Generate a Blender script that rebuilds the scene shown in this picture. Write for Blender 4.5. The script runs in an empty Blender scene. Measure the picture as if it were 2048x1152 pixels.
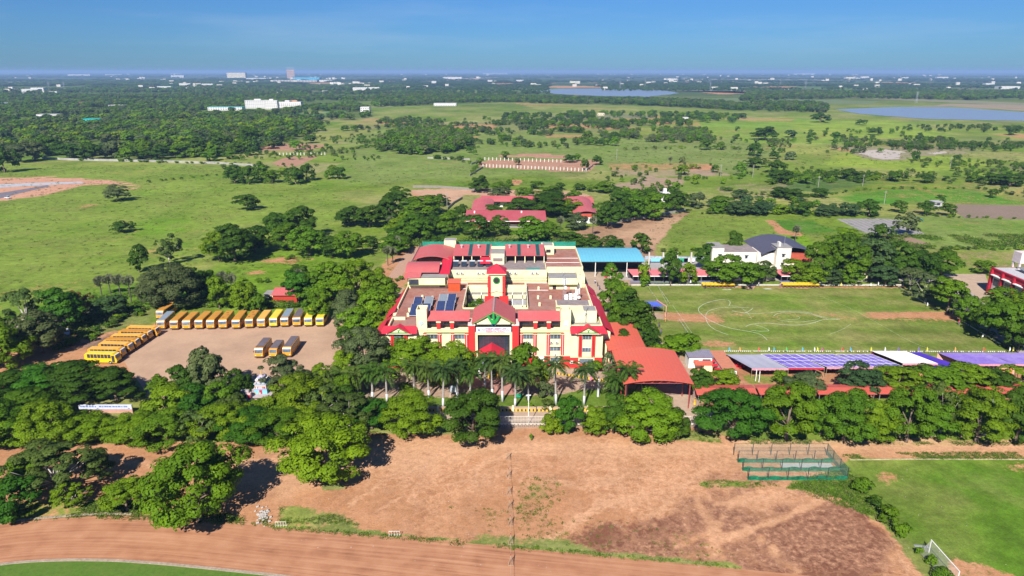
import bpy, math, random
import numpy as np
from math import radians, sin, cos, pi

# ------------------------------------------------------------------ camera, light, exposure
S = bpy.context.scene
COL = S.collection
H = 76.0; F = 1365.0; PITCH = math.atan(433/1365)
cam = bpy.data.objects.new('camera', bpy.data.cameras.new('camera'))
COL.objects.link(cam)
cam.location = (0, 0, H)
cam.rotation_euler = (pi/2 - PITCH, 0, 0)
cam.data.sensor_width = 36.0
cam.data.lens = 36.0*F/2048
cam.data.clip_start = 1.0
cam.data.clip_end = 400000.0
S.camera = cam

SUN_EL, SUN_AZ = 40.0, 17.0      # shadows fall away from the camera and 17 degrees to the right
world = bpy.data.worlds.new('World'); S.world = world; world.use_nodes = True
wn = world.node_tree.nodes; wl = world.node_tree.links
for n in list(wn): wn.remove(n)
sky = wn.new('ShaderNodeTexSky'); sky.sky_type = 'NISHITA'; sky.sun_disc = False
sky.sun_elevation = radians(SUN_EL); sky.sun_rotation = radians(180+SUN_AZ)
sky.altitude = 0; sky.air_density = 1.0; sky.dust_density = 0.25; sky.ozone_density = 4.0
bg = wn.new('ShaderNodeBackground'); bg.inputs['Strength'].default_value = 0.08
wo = wn.new('ShaderNodeOutputWorld')
# thin high cloud veil mixed over the sky, everywhere round the dome
tc = wn.new('ShaderNodeTexCoord'); mp = wn.new('ShaderNodeMapping'); mp.inputs['Scale'].default_value = (1.2, 1.2, 11.0)
nz = wn.new('ShaderNodeTexNoise'); nz.inputs['Scale'].default_value = 1.6; nz.inputs['Detail'].default_value = 7.0; nz.inputs['Roughness'].default_value = 0.62
cr = wn.new('ShaderNodeMapRange'); cr.inputs['From Min'].default_value = 0.5; cr.inputs['From Max'].default_value = 0.8
cr.inputs['To Max'].default_value = 0.22
mx = wn.new('ShaderNodeMix'); mx.data_type = 'RGBA'; mx.inputs['B'].default_value = (4.6, 5.4, 6.4, 1)
tint = wn.new('ShaderNodeMix'); tint.data_type = 'RGBA'; tint.blend_type = 'MULTIPLY'; tint.inputs['Factor'].default_value = 1.0
tint.inputs['B'].default_value = (0.20, 0.40, 0.71, 1)
wl.new(tc.outputs['Generated'], mp.inputs['Vector']); wl.new(mp.outputs[0], nz.inputs['Vector'])
wl.new(nz.outputs['Fac'], cr.inputs['Value']); wl.new(cr.outputs[0], mx.inputs['Factor'])
wl.new(sky.outputs[0], tint.inputs['A']); wl.new(tint.outputs['Result'], mx.inputs['A'])
wl.new(mx.outputs['Result'], bg.inputs['Color']); wl.new(bg.outputs[0], wo.inputs['Surface'])

sl = bpy.data.lights.new('sun', 'SUN'); sl.energy = 4.9; sl.angle = radians(0.5); sl.color = (1.0, 0.95, 0.87)
sun = bpy.data.objects.new('sun', sl); COL.objects.link(sun)
sun.rotation_euler = (pi/2 - radians(SUN_EL), 0, -radians(SUN_AZ))
S.view_settings.view_transform = 'Standard'; S.view_settings.look = 'None'
S.view_settings.exposure = 0.72; S.view_settings.gamma = 1.0
S.cycles.max_bounces = 6; S.cycles.diffuse_bounces = 2; S.cycles.glossy_bounces = 2
S.cycles.transmission_bounces = 3; S.cycles.volume_bounces = 0; S.cycles.transparent_max_bounces = 12
S.cycles.caustics_reflective = False; S.cycles.caustics_refractive = False
S.cycles.use_denoising = True

rnd = random.Random(7)
RS = np.random.RandomState(11)

# ------------------------------------------------------------------ survey: photograph bearings -> places on the land
CP, SP = cos(PITCH), sin(PITCH)
def ray(px, py):
    x = (px-1024)/F; y = (576-py)/F
    return x, CP+y*SP, -SP+y*CP
def G(px, py, z=0.0):
    x, y, w = ray(px, py)
    t = (z-H)/w
    return (x*t, y*t)
def WZ(px, py, Y):
    x, y, w = ray(px, py); t = Y/y
    return (x*t, H+w*t)

# ------------------------------------------------------------------ helpers
def tag(o, label=None, cat=None, group=None, kind=None):
    if label: o['label'] = label
    if cat: o['category'] = cat
    if group: o['group'] = group
    if kind: o['kind'] = kind
    return o
def empty(name, loc=(0, 0, 0), rz=0.0):
    o = bpy.data.objects.new(name, None); COL.objects.link(o)
    o.location = loc; o.rotation_euler = (0, 0, rz); o.empty_display_size = 1.0
    return o
class MB:
    def __init__(s): s.v = []; s.f = []
    def add(s, vs, fs):
        b = len(s.v); s.v += [tuple(p) for p in vs]; s.f += [tuple(i+b for i in q) for q in fs]; return s
    def box(s, x0, x1, y0, y1, z0, z1):
        return s.add([(x0,y0,z0),(x1,y0,z0),(x1,y1,z0),(x0,y1,z0),(x0,y0,z1),(x1,y0,z1),(x1,y1,z1),(x0,y1,z1)],
                     [(3,2,1,0),(4,5,6,7),(0,1,5,4),(1,2,6,5),(2,3,7,6),(3,0,4,7)])
    def poly(s, pts):
        return s.add(pts, [tuple(range(len(pts)))])
    def extr(s, pts, vec):            # closed outline pts (3d) swept along vec
        n = len(pts); q = [(p[0]+vec[0], p[1]+vec[1], p[2]+vec[2]) for p in pts]
        fs = [tuple(range(n-1, -1, -1)), tuple(range(n, 2*n))]
        for i in range(n):
            j = (i+1) % n; fs.append((i, j, n+j, n+i))
        return s.add(list(pts)+q, fs)
    def slab(s, pts, t):              # roof sheet: polygon with thickness t downward
        return s.extr([(p[0], p[1], p[2]-t) for p in pts], (0, 0, t))
    def tube(s, a, b, r0, r1=None, n=6, cap=True):
        r1 = r0 if r1 is None else r1
        a = np.array(a, float); b = np.array(b, float); d = b-a; L = np.linalg.norm(d) or 1; d /= L
        u = np.cross(d, (0, 0, 1) if abs(d[2]) < 0.9 else (1, 0, 0)); u /= np.linalg.norm(u); w = np.cross(d, u)
        vs = []
        for c, r in ((a, r0), (b, r1)):
            for k in range(n):
                t = 2*pi*k/n; vs.append(tuple(c+r*(cos(t)*u+sin(t)*w)))
        fs = [(k, n+k, n+(k+1) % n, (k+1) % n) for k in range(n)]
        if cap: fs += [tuple(range(n)), tuple(range(2*n-1, n-1, -1))]
        return s.add(vs, fs)
    def cyl(s, x, y, z0, z1, r, n=10): return s.tube((x, y, z0), (x, y, z1), r, r, n)
    def arch(s, x0, x1, y0, y1, z0, rise, along='y', seg=8, t=0.15):   # barrel vault sheet
        for k in range(seg):
            a0 = k/seg; a1 = (k+1)/seg
            h0 = z0+rise*(1-(2*a0-1)**2); h1 = z0+rise*(1-(2*a1-1)**2)
            if along == 'y':
                xa = x0+(x1-x0)*a0; xb = x0+(x1-x0)*a1
                s.slab([(xa,y0,h0),(xb,y0,h1),(xb,y1,h1),(xa,y1,h0)], t)
            else:
                ya = y0+(y1-y0)*a0; yb = y0+(y1-y0)*a1
                s.slab([(x0,ya,h0),(x1,ya,h0),(x1,yb,h1),(x0,yb,h1)], t)
        return s
    def mesh(s, name, mat=None, off=(0, 0, 0), smooth=False):
        me = bpy.data.meshes.new(name)
        me.from_pydata([(p[0]-off[0], p[1]-off[1], p[2]-off[2]) for p in s.v], [], s.f)
        if mat: me.materials.append(mat)
        if smooth: me.polygons.foreach_set('use_smooth', [True]*len(me.polygons))
        me.update(); return me
    def build(s, name, mat=None, parent=None, off=None, smooth=False, label=None):
        if off is None:
            off = tuple(parent['_o']) if parent is not None and '_o' in parent else (0, 0, 0)
        o = bpy.data.objects.new(name, s.mesh(name, mat, off, smooth)); COL.objects.link(o)
        if parent is not None:
            o.parent = parent
            if '_o' in parent: o['_o'] = off
        if label: o['label'] = label
        return o
def site(name, x, y, label, cat, group=None, z=0.0):    # a thing whose parts are measured in site coordinates
    o = empty(name, (x, y, z)); o['_o'] = (x, y, z); return tag(o, label, cat, group)
def inst(name, me, parent, loc=(0, 0, 0), rot=(0, 0, 0), scale=(1, 1, 1), label=None):
    o = bpy.data.objects.new(name, me); COL.objects.link(o); o.parent = parent
    o.location = loc; o.rotation_euler = rot; o.scale = scale
    if label: o['label'] = label
    return o
def copy_tree(o, parent=None):
    c = o.copy(); COL.objects.link(c); c.parent = parent
    for ch in list(o.children): copy_tree(ch, c)
    return c

# ------------------------------------------------------------------ materials
MATS = {}
def M(name, col, rough=0.75, var=0.14, sc=1.2, spec=0.3, metal=0.0, dirt=None, dirt_amt=0.0, dirt_sc=0.25,
      wave=None, bump=0.0, alpha=None, trans=0.0, objcol=False, emit=0.0, jitter=0.0):
    if name in MATS: return MATS[name]
    m = bpy.data.materials.new(name); m.use_nodes = True; MATS[name] = m
    N = m.node_tree.nodes; L = m.node_tree.links; b = N['Principled BSDF']
    b.inputs['Roughness'].default_value = rough; b.inputs['Metallic'].default_value = metal
    b.inputs['Specular IOR Level'].default_value = spec
    g = N.new('ShaderNodeNewGeometry'); pos = g.outputs['Position']
    n1 = N.new('ShaderNodeTexNoise'); n1.inputs['Scale'].default_value = sc; n1.inputs['Detail'].default_value = 5.0; n1.inputs['Roughness'].default_value = 0.65
    L.new(pos, n1.inputs['Vector'])
    mr = N.new('ShaderNodeMapRange'); mr.inputs['From Min'].default_value = 0.3; mr.inputs['From Max'].default_value = 0.7
    mr.inputs['To Min'].default_value = 1-var; mr.inputs['To Max'].default_value = 1+var
    L.new(n1.outputs['Fac'], mr.inputs['Value'])
    hsv = N.new('ShaderNodeHueSaturation'); hsv.inputs['Color'].default_value = (*col, 1)
    if objcol:
        oi = N.new('ShaderNodeObjectInfo'); L.new(oi.outputs['Color'], hsv.inputs['Color'])
    L.new(mr.outputs[0], hsv.inputs['Value'])
    if jitter:
        oi2 = N.new('ShaderNodeObjectInfo'); jm = N.new('ShaderNodeMapRange'); jm.inputs['To Min'].default_value = 1-jitter; jm.inputs['To Max'].default_value = 1+jitter
        L.new(oi2.outputs['Random'], jm.inputs['Value']); mm = N.new('ShaderNodeMath'); mm.operation = 'MULTIPLY'
        L.new(jm.outputs[0], mm.inputs[0]); L.new(mr.outputs[0], mm.inputs[1]); L.new(mm.outputs[0], hsv.inputs['Value'])
    out = hsv.outputs[0]
    if dirt:
        n2 = N.new('ShaderNodeTexNoise'); n2.inputs['Scale'].default_value = dirt_sc; n2.inputs['Detail'].default_value = 8.0; n2.inputs['Roughness'].default_value = 0.7
        L.new(pos, n2.inputs['Vector'])
        r2 = N.new('ShaderNodeMapRange'); r2.inputs['From Min'].default_value = 0.42; r2.inputs['From Max'].default_value = 0.72; r2.inputs['To Max'].default_value = dirt_amt
        L.new(n2.outputs['Fac'], r2.inputs['Value'])
        x = N.new('ShaderNodeMix'); x.data_type = 'RGBA'; x.inputs['B'].default_value = (*dirt, 1)
        L.new(r2.outputs[0], x.inputs['Factor']); L.new(out, x.inputs['A']); out = x.outputs['Result']
    if wave:                         # (axis, wavelength m, amount): ribs of profiled sheet
        sep = N.new('ShaderNodeSeparateXYZ'); L.new(pos, sep.inputs[0])
        a = N.new('ShaderNodeMath'); a.operation = 'MULTIPLY'; a.inputs[1].default_value = 2*pi/wave[1]; L.new(sep.outputs[wave[0]], a.inputs[0])
        s_ = N.new('ShaderNodeMath'); s_.operation = 'SINE'; L.new(a.outputs[0], s_.inputs[0])
        r3 = N.new('ShaderNodeMapRange'); r3.inputs['From Min'].default_value = 0.55; r3.inputs['From Max'].default_value = 1.0; r3.inputs['To Min'].default_value = 1.0; r3.inputs['To Max'].default_value = 1-wave[2]
        L.new(s_.outputs[0], r3.inputs['Value'])
        v = N.new('ShaderNodeVectorMath'); v.operation = 'SCALE'; L.new(out, v.inputs[0]); L.new(r3.outputs[0], v.inputs['Scale']); out = v.outputs[0]
    L.new(out, b.inputs['Base Color'])
    if bump:
        bp = N.new('ShaderNodeBump'); bp.inputs['Strength'].default_value = bump; bp.inputs['Distance'].default_value = 0.05
        L.new(n1.outputs['Fac'], bp.inputs['Height']); L.new(bp.outputs[0], b.inputs['Normal'])
    if alpha is not None: b.inputs['Alpha'].default_value = alpha
    if trans: b.inputs['Transmission Weight'].default_value = trans
    return m

def ground_mat(name, fine=1.0):
    """soil/grass: corner attributes ca (plants), cb (soil), cw (soil weight) carry what grows where; noise breaks the edges"""
    m = bpy.data.materials.new(name); m.use_nodes = True
    N = m.node_tree.nodes; L = m.node_tree.links; b = N['Principled BSDF']
    b.inputs['Roughness'].default_value = 0.95; b.inputs['Specular IOR Level'].default_value = 0.05
    g = N.new('ShaderNodeNewGeometry'); pos = g.outputs['Position']
    def noise(sc, det=6, ro=0.65, vec=None):
        n = N.new('ShaderNodeTexNoise'); n.inputs['Scale'].default_value = sc; n.inputs['Detail'].default_value = det; n.inputs['Roughness'].default_value = ro
        L.new(vec or pos, n.inputs['Vector']); return n.outputs['Fac']
    def mr(v, a, b_, c, d):
        r = N.new('ShaderNodeMapRange'); r.inputs['From Min'].default_value = a; r.inputs['From Max'].default_value = b_
        r.inputs['To Min'].default_value = c; r.inputs['To Max'].default_value = d; L.new(v, r.inputs['Value']); return r.outputs[0]
    def mul(a, b_):
        r = N.new('ShaderNodeMath'); r.operation = 'MULTIPLY'; L.new(a, r.inputs[0]); L.new(b_, r.inputs[1]); return r.outputs[0]
    def att(n):
        a = N.new('ShaderNodeAttribute'); a.attribute_name = n; return a
    A, B, Wt = att('ca'), att('cb'), att('cw')
    f1 = noise(0.9*fine, 8, 0.72); f2 = noise(0.11*fine, 6); f3 = noise(3.1*fine, 4, 0.7); f4 = noise(0.018, 5)
    add = N.new('ShaderNodeMath'); add.operation = 'ADD'; L.new(Wt.outputs['Fac'], add.inputs[0])
    mixn = N.new('ShaderNodeMath'); mixn.operation = 'ADD'; L.new(mr(f1, 0.25, 0.75, -0.38, 0.38), mixn.inputs[0]); L.new(mr(f2, 0.3, 0.7, -0.22, 0.22), mixn.inputs[1])
    L.new(mixn.outputs[0], add.inputs[1])
    w = mr(add.outputs[0], 0.36, 0.64, 0, 1)
    f5 = noise(0.24*fine, 6, 0.78)
    va = mul(mul(mul(mr(f5, 0.3, 0.7, 0.74, 1.26), mr(noise(0.06*fine, 5, 0.7), 0.3, 0.7, 0.86, 1.14)), mul(mr(f1, 0.25, 0.75, 0.72, 1.3), mr(f3, 0.3, 0.7, 0.82, 1.2))), mr(f4, 0.3, 0.7, 0.84, 1.16))
    vb = mul(mul(mr(f1, 0.25, 0.75, 0.76, 1.22), mr(f3, 0.3, 0.7, 0.84, 1.16)), mr(f2, 0.3, 0.7, 0.88, 1.12))
    def sc(c, v):
        r = N.new('ShaderNodeVectorMath'); r.operation = 'SCALE'; L.new(c, r.inputs[0]); L.new(v, r.inputs['Scale']); return r.outputs[0]
    dry = N.new('ShaderNodeMix'); dry.data_type = 'RGBA'; dry.inputs['B'].default_value = (0.21, 0.185, 0.07, 1)
    L.new(mr(noise(0.05*fine, 7, 0.7), 0.5, 0.75, 0, 0.5), dry.inputs['Factor']); L.new(A.outputs['Color'], dry.inputs['A'])
    # damp dark soil breaking through, pale dust runnels over it
    def mixc(fac, a_, b_):
        q_ = N.new('ShaderNodeMix'); q_.data_type = 'RGBA'; L.new(fac, q_.inputs['Factor']); L.new(a_, q_.inputs['A'])
        if isinstance(b_, tuple): q_.inputs['B'].default_value = b_
        else: L.new(b_, q_.inputs['B'])
        return q_.outputs['Result']
    def addm(a_, b_, op='ADD', c_=None):
        r = N.new('ShaderNodeMath'); r.operation = op; L.new(a_, r.inputs[0])
        if isinstance(b_, float): r.inputs[1].default_value = b_
        else: L.new(b_, r.inputs[1])
        return r.outputs[0]
    wv = N.new('ShaderNodeVectorMath'); wv.operation = 'MULTIPLY_ADD'; nw = N.new('ShaderNodeTexNoise'); nw.inputs['Scale'].default_value = 0.22; nw.inputs['Detail'].default_value = 4; L.new(pos, nw.inputs['Vector'])
    L.new(nw.outputs['Color'], wv.inputs[0]); wv.inputs[1].default_value = (7, 7, 7); L.new(pos, wv.inputs[2]); warped = wv.outputs[0]
    def ridge(sc_, th, vec):
        n_ = noise(sc_, 2, 0.5, vec); return mr(addm(addm(n_, 0.5, 'SUBTRACT'), 0.0, 'ABSOLUTE'), 0.0, th, 1.0, 0.0)
    veins = addm(addm(ridge(0.16, 0.045, warped), ridge(0.34, 0.065, warped), 'MAXIMUM'), mr(f1, 0.3, 0.7, 0.35, 1.0), 'MULTIPLY')
    V_ = att('cv'); D_ = att('cd')
    broad = mr(addm(V_.outputs['Fac'], mr(f1, 0.25, 0.75, -0.45, 0.25)), 0.55, 0.9, 0, 0.75)
    vf = addm(addm(veins, addm(mr(V_.outputs['Fac'], 0.15, 0.6, 0.0, 1.0), mr(D_.outputs['Fac'], 0.3, 0.9, 1.0, 0.35), 'MULTIPLY'), 'MULTIPLY'), broad, 'MAXIMUM')
    df = mr(addm(addm(D_.outputs['Fac'], mr(f1, 0.25, 0.75, -0.30, 0.30)), mr(noise(0.09, 7, 0.75, warped), 0.3, 0.7, -0.42, 0.42)), 0.42, 0.70, 0, 0.9)
    soil = mixc(mr(noise(0.30, 7, 0.72, warped), 0.42, 0.66, 0, 0.5), B.outputs['Color'], (0.51, 0.285, 0.17, 1)); soil = mixc(mr(noise(0.17, 8, 0.75, warped), 0.52, 0.72, 0, 0.62), soil, (0.26, 0.118, 0.065, 1))
    soil = mixc(mr(noise(1.7, 3, 0.6), 0.60, 0.68, 0, 0.55), soil, (0.24, 0.13, 0.07, 1))
    soil = mixc(df, soil, (*SO_DK, 1)); soil = mixc(vf, soil, (0.56, 0.315, 0.18, 1))
    # rank green patches and straw-coloured streaks in the pasture
    lush = mixc(mr(noise(0.028*fine, 8, 0.72), 0.50, 0.66, 0, 0.75), dry.outputs['Result'], (0.095, 0.185, 0.014, 1))
    st = N.new('ShaderNodeVectorMath'); st.operation = 'MULTIPLY'; L.new(pos, st.inputs[0]); st.inputs[1].default_value = (0.5, 1.6, 1)
    lush = mixc(mr(noise(0.10*fine, 8, 0.75, st.outputs[0]), 0.52, 0.72, 0, 0.55), lush, (0.075, 0.125, 0.018, 1))
    x = N.new('ShaderNodeMix'); x.data_type = 'RGBA'
    L.new(w, x.inputs['Factor']); L.new(sc(lush, va), x.inputs['A']); L.new(sc(soil, vb), x.inputs['B'])
    L.new(x.outputs['Result'], b.inputs['Base Color'])
    bp = N.new('ShaderNodeBump'); bp.inputs['Strength'].default_value = 0.6; bp.inputs['Distance'].default_value = 0.12
    L.new(f3, bp.inputs['Height']); L.new(bp.outputs[0], b.inputs['Normal'])
    return m

# ------------------------------------------------------------------ ground painting (numpy)
def vnoise(x, y, sc, seed=0, octs=4):
    r = np.zeros_like(x); amp = 1.0; tot = 0
    for o in range(octs):
        u = x/sc; v = y/sc; i = np.floor(u).astype(np.int64); j = np.floor(v).astype(np.int64); fu = u-i; fv = v-j
        fu = fu*fu*(3-2*fu); fv = fv*fv*(3-2*fv)
        def h(a, b):
            n = (a*374761393+b*668265263+(seed+o*17)*974634777) & 0x7fffffff
            n = ((n ^ (n >> 13))*1274126177) & 0x7fffffff
            return ((n ^ (n >> 16)) & 0xffff)/65535.0
        r += amp*((h(i, j)*(1-fu)+h(i+1, j)*fu)*(1-fv)+(h(i, j+1)*(1-fu)+h(i+1, j+1)*fu)*fv)
        tot += amp; amp *= 0.5; sc = sc/2.03
    return r/tot
def sdist(x, y, P):                  # signed distance to polygon, + inside
    P = np.array(P, float); n = len(P); d = np.full(x.shape, 1e18); ins = np.zeros(x.shape, bool)
    for i in range(n):
        a = P[i]; b = P[(i+1) % n]; e = b-a; wx = x-a[0]; wy = y-a[1]
        t = np.clip((wx*e[0]+wy*e[1])/max(e@e, 1e-9), 0, 1)
        d = np.minimum(d, (wx-e[0]*t)**2+(wy-e[1]*t)**2)
        c = ((a[1] <= y) & (b[1] > y)) | ((b[1] <= y) & (a[1] > y))
        with np.errstate(divide='ignore', invalid='ignore'):
            xi = a[0]+(y-a[1])*e[0]/(e[1] if e[1] != 0 else 1e-9)
        ins ^= c & (x < xi)
    d = np.sqrt(d); return np.where(ins, d, -d)
def ldist(x, y, P):
    P = np.array(P, float); d = np.full(x.shape, 1e18)
    for a, b in zip(P[:-1], P[1:]):
        e = b-a; t = np.clip(((x-a[0])*e[0]+(y-a[1])*e[1])/max(e@e, 1e-9), 0, 1)
        d = np.minimum(d, (x-a[0]-e[0]*t)**2+(y-a[1]-e[1]*t)**2)
    return np.sqrt(d)
def GP(pts): return [G(*p) for p in pts]
def sm(v, a, b): t = np.clip((v-a)/(b-a), 0, 1); return t*t*(3-2*t)

GR_BR = (0.145, 0.210, 0.022); GR_LT = (0.235, 0.250, 0.060); GR_DK = (0.060, 0.115, 0.014); GR_DRY = (0.26, 0.235, 0.11)
SO_OR = (0.410, 0.200, 0.096); SO_LT = (0.50, 0.275, 0.15); SO_DK = (0.165, 0.066, 0.042); SO_PL = (0.50, 0.33, 0.165)
SO_BR = (0.20, 0.135, 0.075); SO_GY = (0.30, 0.25, 0.235)
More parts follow.
